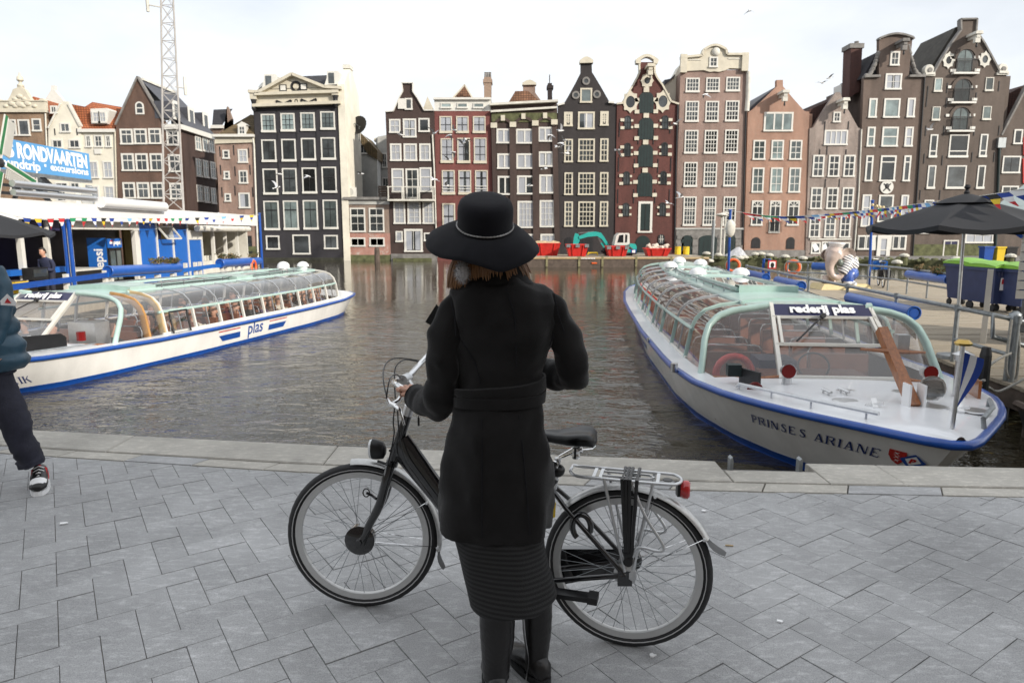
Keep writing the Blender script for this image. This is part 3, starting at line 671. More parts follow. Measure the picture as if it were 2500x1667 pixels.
# ---- wide black house with the pediment
h=House('pediment_house','wide black house with a cream pediment, dark tiled roof and four windows per floor','B',0)
h.wall([(58,395),(706,372)],(104,1530),(727,1530),brickmat('black_painted_brick',(.038,.036,.043),(.033,.031,.037),(.028,.026,.03),.008,.22),depth=6.2,base=(-.72,'wet'))
MB().prism(h.P([(75,398),(70,300),(690,282),(700,374)]),h.Y-.1,h.Y+.3).build('frieze',M['cream'],h.t)
b=MB()
for p,q in (((30,288),(108,292)),((108,292),(350,160)),((350,160),(590,255)),((590,255),(712,262)),((62,392),(704,368)),((78,308),(690,288))):
    (ax,az),(bx,bz)=h.p(*p),h.p(*q);b.beam((ax,h.Y-.2,az),(bx,h.Y-.2,bz),.7,.26)
b.build('cornice',M['cream'],h.t)
MB().prism(h.P([(110,300),(350,170),(590,262),(690,280),(80,300)]),h.Y-.05,h.Y+.4).build('pediment',M['cream'],h.t)
b=MB()
for i in range(46):
    X,Z=h.p(85+i*13.2,312-i*.44);b.box(X-.04,X+.04,h.Y-.32,h.Y-.1,Z-.09,Z+.05)
b.build('dentil',M['oldwhite'],h.t)
h.ring(372,247,.5,.28,'iron',0,'oculus');h.ring(372,247,.36,.27,'cream',0,'oculus_ring')
for x,y in ((277,258),(428,250)):
    X,Z=h.p(x,y);f=MB().box(X-.32,X+.32,h.Y-.12,h.Y,Z-.3,Z+.3).build('pediment_light',M['iron'],h.t);MB().box(X-.24,X+.24,h.Y-.15,h.Y-.1,Z-.22,Z+.22).build('pane',M['white'],f)
b=MB()
for pts in ([(230,378),(230,352),(283,376),(336,348),(336,374)],[(412,370),(412,342),(465,366),(520,338),(520,364)]):
    q=h.P(pts)
    b=MB()
    for (ax,az),(bx,bz) in zip(q,q[1:]):b.beam((ax,h.Y-.13,az),(bx,h.Y-.13,bz),.08,.14)
    b.build('scrollwork',M['iron'],h.t);h.ring(374,358,.17,.09,'iron',0,'scroll_ring','cream',1.3)
for x,y in ((65,330),(665,300)):
    X,Z=h.p(x,y);f=MB().box(X-.3,X+.3,h.Y-.45,h.Y-.1,Z-.2,Z+.3).build('console',M['cream'],h.t);MB().lathe((X,h.Y-.3,Z-1.25),(0,0,1),[(.1,0),(.24,.25),(.2,.7),(.28,1.05)],8).build('console_drop',M['iron'],f)
s0=h.P([(88,270),(690,252),(718,100),(130,125)]);MB().add([(s0[0][0],h.Y-.1,s0[0][1]),(s0[1][0],h.Y-.1,s0[1][1]),(s0[2][0],h.Y+3,s0[2][1]),(s0[3][0],h.Y+3,s0[3][1]),(s0[1][0],h.Y+6.1,s0[1][1]),(s0[0][0],h.Y+6.1,s0[0][1])],[(0,1,2,3),(3,2,4,5)]).build('roof',T_dk,h.t)
zr=h.p(745,66)[1];ze=h.p(706,255)[1];xr=h.p(706,300)[0]
MB().xf(lambda v:v).add([(xr-.35+dx,yy,zz) for dx in (0,.62) for yy,zz in ((h.Y-.12,-1.4),(h.Y-.12,ze+.3),(h.Y+2.6,zr),(h.Y+3.5,zr),(h.Y+6.3,ze+.3),(h.Y+6.3,-1.4))],[(0,1,2,3,4,5),(11,10,9,8,7,6)]+[(i,6+i,6+(i+1)%6,(i+1)%6) for i in range(6)]).build('side_wall',M['plaster'],h.t)
MB().box(xr-.4,xr+.34,h.Y+2.4,h.Y+3.7,zr,zr+.35).build('parapet_cap',M['oldwhite'],h.t)
xl=h.p(95,200)[0]
MB().add([(xl-.35+dx,yy,zz) for dx in (0,.5) for yy,zz in ((h.Y+.1,ze-.2),(h.Y+2.6,zr-.9),(h.Y+3.5,zr-.9),(h.Y+6,ze-.2))],[(0,1,2,3),(7,6,5,4)]+[(i,4+i,4+(i+1)%4,(i+1)%4) for i in range(4)]).build('parapet',M['oldwhite'],h.t)
for x,y in ((172,200),(635,178)):
    q=h.P([(x-58,y+55),(x+42,y+50),(x+60,y-30),(x+42,y-50),(x-40,y-48),(x-42,y+5)]);d=MB().prism(q,h.Y+.1,h.Y+2.4).build('dormer',M['white'],h.t)
    (ax,az),(bx,bz)=h.p(x-26,y+42),h.p(x+12,y-34);MB().box(ax,bx,h.Y+.05,h.Y+.2,az,bz).build('pane',M['greyglass'],d)
G='greyglass';kw=dict(cols=2,rows=2,bars='iron',fw=.12,sill=.16)
h.row(510,135,[(166,97,6),(310,97,0),(457,99,-5),(604,101,-13)],cols=3,rows=3,**{k:v for k,v in kw.items() if k not in('cols','rows')},glass='blueglass')
h.row(710,165,[(171,97,9),(317,97,5),(462,98,-2),(608,100,-7)],**kw);h.row(940,190,[(182,97,6),(324,97,2),(469,98,-2),(615,100,-8)],**{**kw,'rows':1},mid=.62)
h.row(1192,215,[(191,100,3),(333,99,1),(478,98,-2),(624,99,-5)],**{**kw,'rows':1},mid=.7,glass='blueglass');h.row(1398,103,[(200,94,-4),(628,98,-8)],cols=2,rows=1,bars='iron');h.win(411,1408,122,145,cols=1,rows=1)
h.anchors([(230,405),(372,400),(515,398),(235,610),(375,605),(520,600),(240,820),(385,815),(530,810)],.7)
# things that hang in those windows
# ---- alley buildings and low brick house
h=House('low_house','low brick house of one storey, its lower half patched red, beside the black house','B',.05)
h.wall([(727,1112),(1056,1108)],(735,1530),(1068,1530),brickmat('patchy_brick',(.30,.20,.15),(.25,.165,.125),(.36,.32,.28)),depth=5)
h.band(722,1058,1060,1080,.3,'stone','gutter',5);h.band(722,1058,1080,1114,.08,'greyplaster','parapet')
(ax,az),(bx,bz)=h.p(733,1500),h.p(1066,1325);MB().box(ax,bx,h.Y-.03,h.Y+.1,-1.0,bz).build('plinth',brickmat('red_patched_brick',(.42,.115,.075),(.36,.10,.07),(.5,.42,.36),.015,.3,((.5,.46,.41),.9,.575)),h.t)
MB().box(ax,bx,h.Y-.06,h.Y+.1,-1.3,-.45).build('footing',M['mossy'],h.t)
h.row(1228,178,[(825,106),(964,106)],cols=2,rows=3,mid=.72,glass='greyglass');h.row(1390,66,[(826,108),(967,110)],cols=2,rows=1)
# timber fence and seats on its flat roof
t=thing('roof_fence','dark timber fence on the flat roof of the low house','fence',(*h.p(990,1050)[:1],h.Y+3,h.p(990,1050)[1]))
(ax,az),(bx,bz)=h.p(935,1050),h.p(1055,968)
for i in range(5):z=lerp(az+.1,bz,i/4);MB().box(ax,bx,h.Y+3,h.Y+3.05,z-.09,z+.08).build('slat',M['darkwood'],t)
for i in range(3):x=lerp(ax,bx,i/2);MB().box(x-.06,x+.06,h.Y+3.06,h.Y+3.16,az-.2,bz+.1).build('post',M['darkwood'],t)
h=House('alley_house','grey plastered house with a brown roof, back in the alley beside the black house','B',9)
h.wall([(800,590),(820,560),(900,640),(968,770)],(800,1100),(968,1100),M['greyplaster'],zb=2,depth=6)
s0=h.P([(805,575),(860,600),(972,720),(970,785),(900,745)]);MB().prism(s0,h.Y-.2,h.Y+5).build('roof',T_mo,h.t)
h.win(868,705,70,75,cols=2,rows=1);h.pipe([(838,650),(842,900),(845,1040)],.09);h.pipe([(858,1040),(855,890),(825,888)],.09)
h=House('alley_house','beige plastered block with two windows standing above the roof fence','B',12)
h.wall([(970,615),(1052,600)],(965,1100),(1062,1100),M['greyplaster'],zb=2,depth=6);h.win(1022,790,36,110,cols=2,rows=2);h.win(1030,950,50,70,cols=2)
MB().prism(h.P([(930,620),(968,605),(968,640),(930,640)]),h.Y+1,h.Y+2).build('chimney',M['cream'],h.t)
v=atY(600+.33156*835,130+.33156*537,70)
t=thing('satellite_dish','dark satellite dish on the roof beside the white side wall','satellite dish',(v.x,v.y,v.z-1.2))
MB().lathe(v,(-.4,-1,.35),[(.02,-.12),(.5,-.02),(.95,.2),(.97,.22)],18,False).build('dish',M['iron'],t,smooth=60);MB().tube([(v.x,v.y,v.z-1.4),(v.x,v.y,v.z),(v.x-.3,v.y-.8,v.z+.1)],.05,6).build('arm',M['galv'],t)
v=atY(600+.33156*770,130+.33156*1022,67)
t=thing('air_conditioner','white air conditioner on the flat roof beside the black house','air conditioner',(v.x,v.y,v.z-.5))
MB().cbox((v.x,v.y,v.z),(1.1,.5,.9)).build('casing',M['white'],t);MB().lathe((v.x,v.y-.25,v.z),(0,-1,0),[(.36,0),(.36,.03),(.05,.04)],16).build('fan_grille',M['greyplaster'],t)
# ---- dark brown house with the neck gable
h=House('neck_gable_house','narrow dark brown house with a neck gable and a balcony with white railing','B',0)
B7=brickmat('plum_brown_brick',(.066,.040,.035),(.055,.034,.03),(.06,.045,.04),.008,.25)
h.wall([(1028,432),(1085,430),(1128,330),(1155,282),(1152,222),(1230,222),(1232,282),(1262,330),(1315,424),(1388,424)],(1072,1530),(1408,1530),B7,base=(-.35,'stone'))
h.trim([(1026,432),(1087,428),(1130,330),(1157,282),(1150,220),(1232,220),(1230,282),(1264,330),(1315,422),(1390,422)],.1,.12,'white')
h.roof([(1090,440),(1192,300),(1312,440)],T_dk);MB().prism(h.P([(1300,425),(1338,318),(1388,425)],h.Y+4),h.Y+4,h.Y+4.4).build('rear_gable',M['cream'],h.t)
h.win(1200,375,52,86,cols=1);MB().prism(h.P([(1122,412),(1178,412),(1178,336),(1122,336)]),h.Y-.14,h.Y-.08).build('shutter',M['white'],h.t,)
kw=dict(fw=.14)
h.win(1098,537,80,102,cols=2,rows=2,curt=1,**kw);h.win(1207,552,95,138,cols=2,rows=1,mid=.45,curt=2,fw=.15);h.win(1313,530,80,102,cols=1,rows=1,glass='greyglass',**kw)
h.row(730,128,[(1105,80),(1212,95),(1320,80)],cols=2,rows=2,curt=1,fw=.16);h.win(1120,937,86,175,mid=.62,curt=1,fw=.15);h.win(1325,932,86,180,mid=.62,curt=1,fw=.15);h.win(1227,960,92,220,cols=2,rows=3,name='balcony_door',fw=.15)
h.row(1172,168,[(1132,82),(1240,94),(1345,82)],cols=2,rows=4,curt=1,fw=.16);h.win(1130,1350,50,80,curt=1);h.win(1337,1352,50,62)
d=h.win(1235,1378,132,168,cols=2,curt=2,name='door',fw=.2)
(ax,az),(bx,bz)=h.p(1056,1082),h.p(1392,985)
bal=MB().box(ax,bx,h.Y-1.0,h.Y,az-.12,az+.05).build('balcony',M['oldwhite'],h.t)
b=MB();b.box(ax,bx,h.Y-1.0,h.Y-.93,bz-.08,bz)
for x in (ax+.05,lerp(ax,bx,.31),lerp(ax,bx,.345),lerp(ax,bx,.64),lerp(ax,bx,.68),bx-.12):b.box(x,x+.1,h.Y-1.0,h.Y-.93,az+.05,bz-.08)
for x in (ax,bx-.06):b.box(x,x+.06,h.Y-.92,h.Y,bz-.08,bz);b.box(x,x+.06,h.Y-.92,h.Y,az+.3,az+.36)
b.build('railing',M['oldwhite'],bal)
b=MB();n_=40
for i in range(n_):x=lerp(ax+.1,bx-.2,i/n_);b.box(x,x+.02,h.Y-.98,h.Y-.95,az+.05,bz-.08)
b.build('baluster',M['iron'],bal)
h.pipe([(1375,600),(1390,900),(1400,1240),(1410,1500)],.07)
MB().box(ax+.3,bx-.4,h.Y-.5,h.Y+.05,-1.3,-.75).build('landing',M['mossy'],h.t)
# ---- red house
h=House('flat_topped_house','red-brown house with a white attic storey and three tall windows per floor','C',.1)
h.wall([(424,425),(836,418)],(446,1520),(862,1520),brickmat('red_painted_brick',(.20,.066,.058),(.17,.058,.052),(.15,.055,.05),.008,.2))
(ax,az),(bx,bz)=h.p(424,426),h.p(838,336);MB().box(ax,bx,h.Y-.04,h.Y+4,az,bz).build('attic',M['white'],h.t);h.band(418,842,330,345,.3,'white',th=4)
hh=h.Y;h.Y -= .05;h.row(387,40,[(510,78),(630,76),(750,78)],glass='blueglass',fw=.08);h.Y=hh
MB().prism(h.P([(555,330),(645,230),(705,330)],h.Y+4),h.Y+4.05,h.Y+9).build('roof',T_br,h.t);h.trim([(555,330),(645,230),(705,330)],.12,-.2,'cream')
h.chimney([(785,330),(785,155),(840,155),(838,330)],brickmat('chimney_brick',(.27,.17,.12),(.22,.14,.1),(.3,.25,.2)),1.2,2.4,3)
h.row(527,124,[(508,90),(630,90),(754,92)],cols=2,rows=2,curt=1,fr='cream',bars='iron',fw=.1,sill=.16);h.win(517,718,90,180,cols=2,rows=3,curt=1,fr='cream',bars='iron',fw=.1,sill=.2);h.win(640,717,92,185,cols=2,rows=3,curt=3,fr='cream',bars='iron',fw=.1,sill=.2);h.win(761,717,92,188,cols=2,rows=3,curt=1,fr='cream',bars='iron',fw=.1,sill=.2)
for x in (527,648,770):
    f=h.win(x,951,92,178,cols=1,rows=1,mid=.7,curt=2,fr='cream',bars='iron',fw=.1,sill=.16);(ax,az),(bx,bz)=h.p(x-42,1020),h.p(x+42,980);b=MB()
    for z in (az,(az+bz)/2,bz):b.box(ax,bx,h.Y-.16,h.Y-.13,z-.03,z+.03)
    b.build('guard_rail',M['white'],f)
h.row(1200,190,[(530,92),(655,92),(778,92)],cols=2,rows=2,mid=.5,curt=1,fr='cream',bars='iron');h.row(1400,120,[(540,92),(660,92),(782,92)],cols=2,rows=2,curt=1,fr='cream')
# ---- dark brown house with blind arches
h=House('arcaded_house','dark brown house with three blind arches below its cornice and white casements','C',0)
B9=brickmat('umber_brick',(.070,.044,.038),(.058,.037,.033),(.07,.055,.045),.008,.3)
h.wall([(838,432),(838,382),(1325,355),(1328,400)],(866,1520),(1342,1520),B9,base=(-.4,'stone'))
(ax,az),(bx,bz)=h.p(838,382),h.p(1325,356)
MB().beam((ax-.1,h.Y-.1,az),(bx+.1,h.Y-.1,bz),.8,.2).build('cornice',M['oldwhite'],h.t);(ax,az),(bx,bz)=h.p(838,432),h.p(1325,402);MB().beam((ax,h.Y-.05,az),(bx,h.Y-.05,bz),.5,.18).build('string_course',M['oldwhite'],h.t)
(ax,az),(bx,bz)=h.p(845,480),h.p(1325,440);MB().box(ax,bx,h.Y-.06,h.Y+.1,az-.35,bz).build('frieze',M['mossy'],h.t)
for x0,x1,yt,yb_ in ((865,990,488,560),(1015,1155,480,555),(1178,1300,478,550)):
    (ax,az),(bx,bz)=h.p(x0+6,yb_),h.p(x1-6,yt);r=(bx-ax)/2;n=12;X=(ax+bx)/2
    o=[(X+(r+.22)*math.cos(math.pi*i/n),az+.1+(bz-az)*math.sin(math.pi*i/n)*1.05) for i in range(n+1)];q=[(X+r*math.cos(math.pi*i/n),az+.1+(bz-az-.2)*math.sin(math.pi*i/n)) for i in range(n+1)]
    MB().prism(o+q[::-1],h.Y-.16,h.Y+.05).build('arch_ring',B9,h.t)
h.blocks([(928,480),(1079,467),(1238,462)],.38,.5,.24,'cream','keystone');h.blocks([(862,534),(1002,528),(1166,518),(1306,510)],.6,.46,.26,'cream','impost')
for x0,x1,w_ in ((858,880,.4),(1000,1010,.62),(1166,1176,.62),(1308,1330,.5)):
    (ax,az),(bx,bz)=h.p(x0,545),h.p(x1,1500);MB().add([(ax-w_/2,h.Y-.16,az),(ax+w_/2,h.Y-.16,az),(bx+w_/2,h.Y-.16,bz),(bx-w_/2,h.Y-.16,bz),(ax-w_/2,h.Y,az),(ax+w_/2,h.Y,az),(bx+w_/2,h.Y,bz),(bx-w_/2,h.Y,bz)],[(0,3,2,1),(0,4,7,3),(1,2,6,5),(0,1,5,4)]).build('pilaster',B9,h.t)
kw=dict(cols=2,fw=.17,bar=.14,curt=1)
h.row(610,108,[(935,108),(1088,132,2),(1240,110,-12)],**kw);h.row(795,112,[(940,106),(1092,130),(1243,110,-15,dict(curt=2))],**kw);h.row(973,138,[(945,110,0,dict(curt=None)),(1097,130,-3,dict(curt=3)),(1250,110,-10)],**kw)
h.row(1183,198,[(950,110),(1100,130,4,dict(cols=4)),(1252,110,-2)],cols=3,rows=4,curt=1,fw=.17);h.row(1385,110,[(950,110),(1110,130),(1258,110)],cols=3,rows=2,curt=1,fw=.17)
h.roof([(958,372),(1020,270),(1115,268),(1215,358)],T_br,.6,6);MB().prism(h.P([(1076,300),(1076,240),(1072,225),*arcpts(1070,220,1175,220,22),(1166,240),(1166,290),(1215,358),(1120,358)],h.Y+6),h.Y+6.05,h.Y+6.5).build('rear_gable',brickmat('rear_gable_brick',(.32,.2,.15),(.27,.17,.13),(.36,.3,.26)),h.t)
MB().prism(h.P([(1070,222),*arcpts(1070,220,1175,220,24),(1175,232),(1070,234)],h.Y+5.8),h.Y+5.8,h.Y+6.6).build('rear_gable_cap',M['cream'],h.t)
h.chimney([(1265,352),(1264,200),(1295,200),(1298,352)],mk('black_chimney',(.03,.022,.022),.9),1.2,2.0,0);MB().tube([(*h.p(1279,200)[:1],h.Y+1.6,h.p(1279,200)[1]),(*h.p(1279,130)[:1],h.Y+1.6,h.p(1279,130)[1])],.05,6).build('flue',M['iron'],h.t)
# ---- black house with the neck gable
h=House('neck_gable_house','black house with a tall neck gable, round gable lights and white small-paned windows','D',.05)
h.wall([(60,480),(98,470),(128,420),(172,340),(200,285),(211,265),(211,195),(283,195),(285,262),(300,285),(345,360),(395,448),(408,462),(446,470)],(64,1500),(434,1500),brickmat('black_brick',(.040,.034,.035),(.034,.029,.03),(.03,.026,.027),.008,.2),zb=-.6)
h.trim([(58,480),(102,468)],.16,.2,'white');h.trim([(392,460),(430,464)],.16,.2,'white')
MB().prism(h.P([(203,205),(203,190),*arcpts(203,186,292,186,24),(292,203)]),h.Y-.25,h.Y+.5).build('gable_cap',M['cream'],h.t)
h.roof([(105,480),(246,270),(392,475)],T_dk)
h.win(246,415,80,97,fr='cream',glass='blueglass',fw=.14)
for x,y in ((246,320),(178,413),(317,408)):h.ring(x,y,.36,.2,'stone',0)
kw=dict(fr='cream',fw=.14,bars='cream',bar=.055)
h.row(571,95,[(128,58),(366,57,-4)],cols=2,rows=4,fr='cream',bars='cream',fw=.25,bar=.12);h.win(247,580,112,116,cols=2,curt=4,fr='cream',fw=.16,bar=.14)
h.row(779,153,[(130,58),(248,112,-2,dict(cols=4)),(365,58,-4)],cols=2,rows=4,mid=.5,**kw);h.row(997,148,[(130,58),(248,112,0,dict(cols=4)),(364,58,-2)],cols=2,rows=4,mid=.5,**kw);h.row(1197,166,[(130,58),(248,112,0,dict(cols=4)),(363,58,-1)],cols=2,rows=5,mid=.6,**kw)
h.archdoor(130,1378,48,60,'iron','cellar_hatch');h.archdoor(247,1402,86,130,'iron','door',arch=.3)
# ---- dark red warehouse with green shutters
h=House('warehouse','dark red warehouse with a stack of arched green shutters and a white-edged neck gable','D',-.05)
B11=brickmat('oxblood_brick',(.125,.044,.036),(.105,.038,.032),(.09,.04,.035),.008,.3)
h.wall([(450,472),(488,468),(520,405),(560,342),(588,290),(600,262),(600,195),(695,195),(695,262),(712,300),(745,345),(775,400),(805,455),(856,470)],(434,1500),(838,1500),B11,zb=-.6)
h.trim([(447,470),(490,466),(522,402),(558,342),(585,292),(598,262)],.15,.10,'cream');h.trim([(697,262),(714,300),(748,345),(778,400),(806,455),(858,472)],.15,.10,'cream');h.trim([(598,262),(597,195)],.15,.10,'cream');h.trim([(698,262),(698,195)],.15,.10,'cream')
MB().prism(h.P([(574,205),(572,180),*arcpts(572,180,722,180,36),(722,190),(715,208),(690,208),(690,192),*arcpts(605,182,690,182,20)[::-1],(605,192),(605,208)]),h.Y-.2,h.Y+.5).build('gable_cap',M['cream'],h.t)
h.roof([(490,470),(648,275),(806,470)],T_dk);h.hoist(655,258,'cream')
h.ring(648,318,.55,.26,'cream',.06,'oculus','greyglass',1.15);h.ring(538,458,.72,.42,'cream',.1,'oculus','greyglass',1.25);h.ring(752,455,.72,.42,'cream',.1,'oculus','greyglass',1.25)
for cx,cy_,w_,h_ in ((643,460,102,142),(642,632,104,148),(638,810,104,152),(634,1000,104,162)):
    h.archdoor(cx,cy_,w_,h_);h.blocks([(cx,cy_-h_/2-10)],.5,.42,.12,'cream','keystone');h.blocks([(cx-w_/2-11,cy_-14),(cx+w_/2+11,cy_-16),(cx-w_/2-11,cy_+h_/2-8),(cx+w_/2+11,cy_+h_/2-10)],.42,.34,.1,'cream')
for cx,cy_ in ((520,593),(518,772),(512,960),(508,1168),(767,592),(763,768),(756,958),(750,1165)):
    h.win(cx,cy_,50,90,arch=True,cols=2,rows=2,fr='iron',bars='iron',fw=.09,bar=.03,sill=.05);big=-1 if cx<640 else 1
    h.blocks([(cx+big*35,cy_-16),(cx+big*35,cy_+36)],.36,.27,.1,'cream');h.blocks([(cx-big*29,cy_-12),(cx-big*29,cy_+32)],.2,.2,.1,'cream')
h.anchors([(465,640),(590,690),(690,690),(800,620),(460,870),(565,880),(720,880),(805,870),(455,1080),(560,1080),(700,1080),(795,1080)],1.3)
h.win(636,1216,100,205,cols=2,rows=1,glass='shutter',fr='white',fw=.22,bars='iron',name='door');h.archdoor(620,1398,98,118,'shutter','gate',arch=.7);h.win(742,1363,46,66,arch=True,cols=3,rows=2,fr='iron',bars='oldwhite',fw=.06);h.band(574,668,1452,1462,.5,'stone','doorstep')
h.pipe([(850,480),(838,900),(828,1450)],.08,'iron')
# ---- tall tan house with the cream cornice
h=House('cornice_house','tall tan brick house with a cream arched cornice and small-paned windows in three columns','D',0)
h.wall([(870,255),(1306,245)],(828,1500),(1276,1500),brickmat('rosy_tan_brick',(.275,.172,.14),(.225,.14,.118),(.38,.31,.27),.012,.25),zb=-.6,depth=7)
MB().prism(h.P([(872,258),(872,170),(905,165),(1005,155),(1010,135),*arcpts(1018,118,1165,115,30),(1172,148),(1300,145),(1305,240),(1190,238),(1160,252),(1120,262),(1090,258),(1060,262),(1020,250)]),h.Y-.15,h.Y+.4).build('attic_gable',M['cream'],h.t)
h.trim([(868,168),(1008,154),(1014,132),*arcpts(1018,118,1165,115,30),(1172,146),(1308,147)],.2,.3,'cream','cornice');h.band(872,1000,180,186,.2,'oldwhite','moulding');h.band(1180,1296,172,178,.2,'oldwhite','moulding')
for x,y in ((886,215),(1290,205)):
    X,Z=h.p(x,y);MB().box(X-.3,X+.3,h.Y-.35,h.Y,Z-.7,Z+.9).build('console',M['cream'],h.t)
X,Z=h.p(1100,130);MB().ball((X,h.Y-.2,Z),(.4,.2,.4),10,8).build('shell_ornament',M['oldwhite'],h.t,smooth=50)
hh=h.Y;h.Y -= .16;h.win(1087,195,60,70,cols=2,rows=2);h.Y=hh
kw=dict(cols=4,fw=.12,bar=.05,sill=.14)
h.row(347,96,[(949,94),(1082,94,-2),(1215,96,-6)],rows=3,**kw);h.row(521,138,[(945,94),(1077,94),(1210,96,-3)],rows=4,mid=.5,**kw);h.row(721,155,[(940,95),(1070,94),(1205,96,-3)],rows=5,mid=.6,**kw);h.row(936,163,[(935,94),(1065,94),(1198,95,-2)],rows=5,mid=.6,**kw);h.row(1178,193,[(929,92),(1060,93),(1192,94)],rows=6,mid=.6,**kw)
(ax,az),(bx,bz)=h.p(834,1480),h.p(1282,1296);MB().box(ax,bx,h.Y-.08,h.Y+.1,az-.6,bz).build('stone_base',M['stone'],h.t);h.band(832,1284,1288,1300,.16,'greyplaster','string_course')
hh=h.Y;h.Y -= .09
h.row(0,0,[]);[h.archdoor(x,1402,w_,130,'shutter','cellar_door',.05,4,.35) for x,w_ in ((912,78),(1050,124),(1195,78))]
h.blocks([(868,1350),(868,1400),(868,1450),(962,1345),(962,1395),(962,1445),(1140,1345),(1140,1395),(1140,1445),(1248,1345),(1248,1395),(1248,1445)],.62,.36,.05,'stone','quoin');h.Y=hh
h.pipe([(1316,260),(1312,420),(1305,520)],.22,'oldwhite');h.pipe([(1300,520),(1290,900),(1276,1400)],.07,'iron')
MB().prism(h.P([(765,460),(765,345),(830,285),(868,210),(868,460)],h.Y+2),h.Y+2,h.Y+4).build('side_dormer',M['plaster'],h.t)
MB().prism(h.P([(764,345),(764,312),(800,305),(832,275),(832,290)],h.Y+1.8),h.Y+1.8,h.Y+4.2).build('side_roof',M['slate'],h.t)
# ---- orange brick house
h=House('pointed_gable_house','orange-pink brick house with a pointed gable and arched windows on its lowest floor','E',.1)
h.wall([(65,610),(95,590),(165,525),(240,452),(240,412),(278,412),(278,450),(345,530),(408,600),(438,606)],(38,1520),(412,1520),brickmat('salmon_brick',(.37,.185,.125),(.31,.155,.105),(.46,.36,.29),.012,.22),zb=-.6)
h.roof([(75,610),(258,455),(415,605)],M['slate']);h.hoist(262,518);MB().prism(h.P([(70,580),(240,450),(240,520),(75,600)],h.Y+.6),h.Y+.6,h.Y+8).build('roof_slope',M['slate'],h.t)
h.win(250,666,184,117,cols=3,rows=1,fw=.16,bar=.14,curt=None,glass='blueglass');kw=dict(fw=.14,glass='blueglass',bar=.06)
h.row(837,120,[(133,82),(243,82),(355,82)],cols=2,rows=3,**kw);h.row(1020,152,[(125,80),(237,82),(348,80)],cols=2,rows=3,**kw)
for x,y,w_,h_ in ((120,1220,78,152),(228,1242,78,195),(340,1220,80,152)):
    f=h.win(x,y,w_,h_,cols=1,rows=1,fw=.12,glass='white');(ax,az),(bx,bz)=h.p(x-w_/2+9,y+h_/2-10),h.p(x+w_/2-9,y-h_/2+8);r=(bx-ax)/2;X=(ax+bx)/2
    MB().prism([(ax,az),(bx,az)]+[(X+r*math.cos(math.pi*i/10),bz-r+r*math.sin(math.pi*i/10)) for i in range(11)],h.Y-.05,h.Y-.032).build('arched_pane',M['greyglass'],f)
    b=MB();b.box(X-.035,X+.035,h.Y-.075,h.Y-.05,az,bz);b.box(ax,bx,h.Y-.08,h.Y-.05,bz-r-.06,bz-r+.04);b.box(ax,bx,h.Y-.072,h.Y-.05,az+.3*(bz-az),az+.3*(bz-az)+.05)
    for sg in (-1,1):b.beam((X,h.Y-.066,bz-r),(X+sg*r*.7,h.Y-.066,bz-r*.3),.03,.05)
    b.build('muntin',M['white'],f)
h.archdoor(113,1400,58,66,'iron','cellar_hatch');h.archdoor(323,1402,55,72,'iron','cellar_hatch')
(ax,az),(bx,bz)=h.p(42,1500),h.p(416,1445);MB().box(ax,bx,h.Y-.05,h.Y+.1,-.7,bz).build('plinth',M['stone'],h.t)
(ax,az),(bx,bz)=h.p(190,1336),h.p(268,1275);b=MB()
for i in range(9):x=lerp(ax,bx,i/8);b.box(x-.015,x+.015,h.Y-.2,h.Y-.17,az,bz)
b.box(ax,bx,h.Y-.21,h.Y-.16,bz-.03,bz+.03);b.build('guard_rail',M['iron'],h.t)
# ---- mottled brick house
h=House('pointed_gable_house','mottled purple-grey brick house with a small pointed gable behind the elephant statue','E',0)
h.wall([(440,706),(462,700),(520,605),(572,525),(600,487),(626,487),(645,540),(690,620),(735,702),(754,708)],(412,1520),(704,1520),brickmat('mottled_brick',(.24,.16,.135),(.155,.105,.095),(.42,.37,.33),.02,.35,((.42,.35,.31),3.2,.60)),zb=-.6)
h.roof([(452,712),(612,500),(748,712)],T_rd);h.win(605,638,50,64,cols=2,rows=2);h.win(599,762,148,92,cols=4,rows=1,curt=1,fw=.14,bar=.1)
kw=dict(cols=2,rows=3,fw=.14,bar=.07,mid=.66)
h.row(934,133,[(492,78),(587,78),(680,78)],**kw);h.row(1130,132,[(480,78),(577,78),(671,80)],**kw);h.row(1304,130,[(470,75),(563,76),(655,74)],**kw)
h.band(440,690,1375,1383,.12,'oldwhite','string_course');h.win(476,1432,62,70,cols=1);h.win(535,1455,60,125,mid=.6);h.win(640,1435,90,75,cols=2,glass='greyglass')
b=MB();q=h.P([(452,1410),(478,1405),(500,1440),(470,1455)]);b.prism(q,h.Y-.05,h.Y-.04);b.prism(h.P([(515,1420),(535,1402),(550,1440),(520,1470)]),h.Y-.05,h.Y-.04);b.prism(h.P([(520,1480),(548,1460),(552,1500),(526,1505)]),h.Y-.05,h.Y-.04);b.build('window_film',M['textwhite'],h.t)
h.anchors([(532,690),(675,690),(500,860),(660,860),(545,840),(535,1040),(620,1040)],.8);h.hoist(620,565);h.pipe([(752,712),(735,1100),(706,1480)],.07)
MB().prism(h.P([(425,700),(420,600),(570,535),(560,560),(452,710)],h.Y+1),h.Y+1,h.Y+8).build('side_roof',T_rd,h.t)
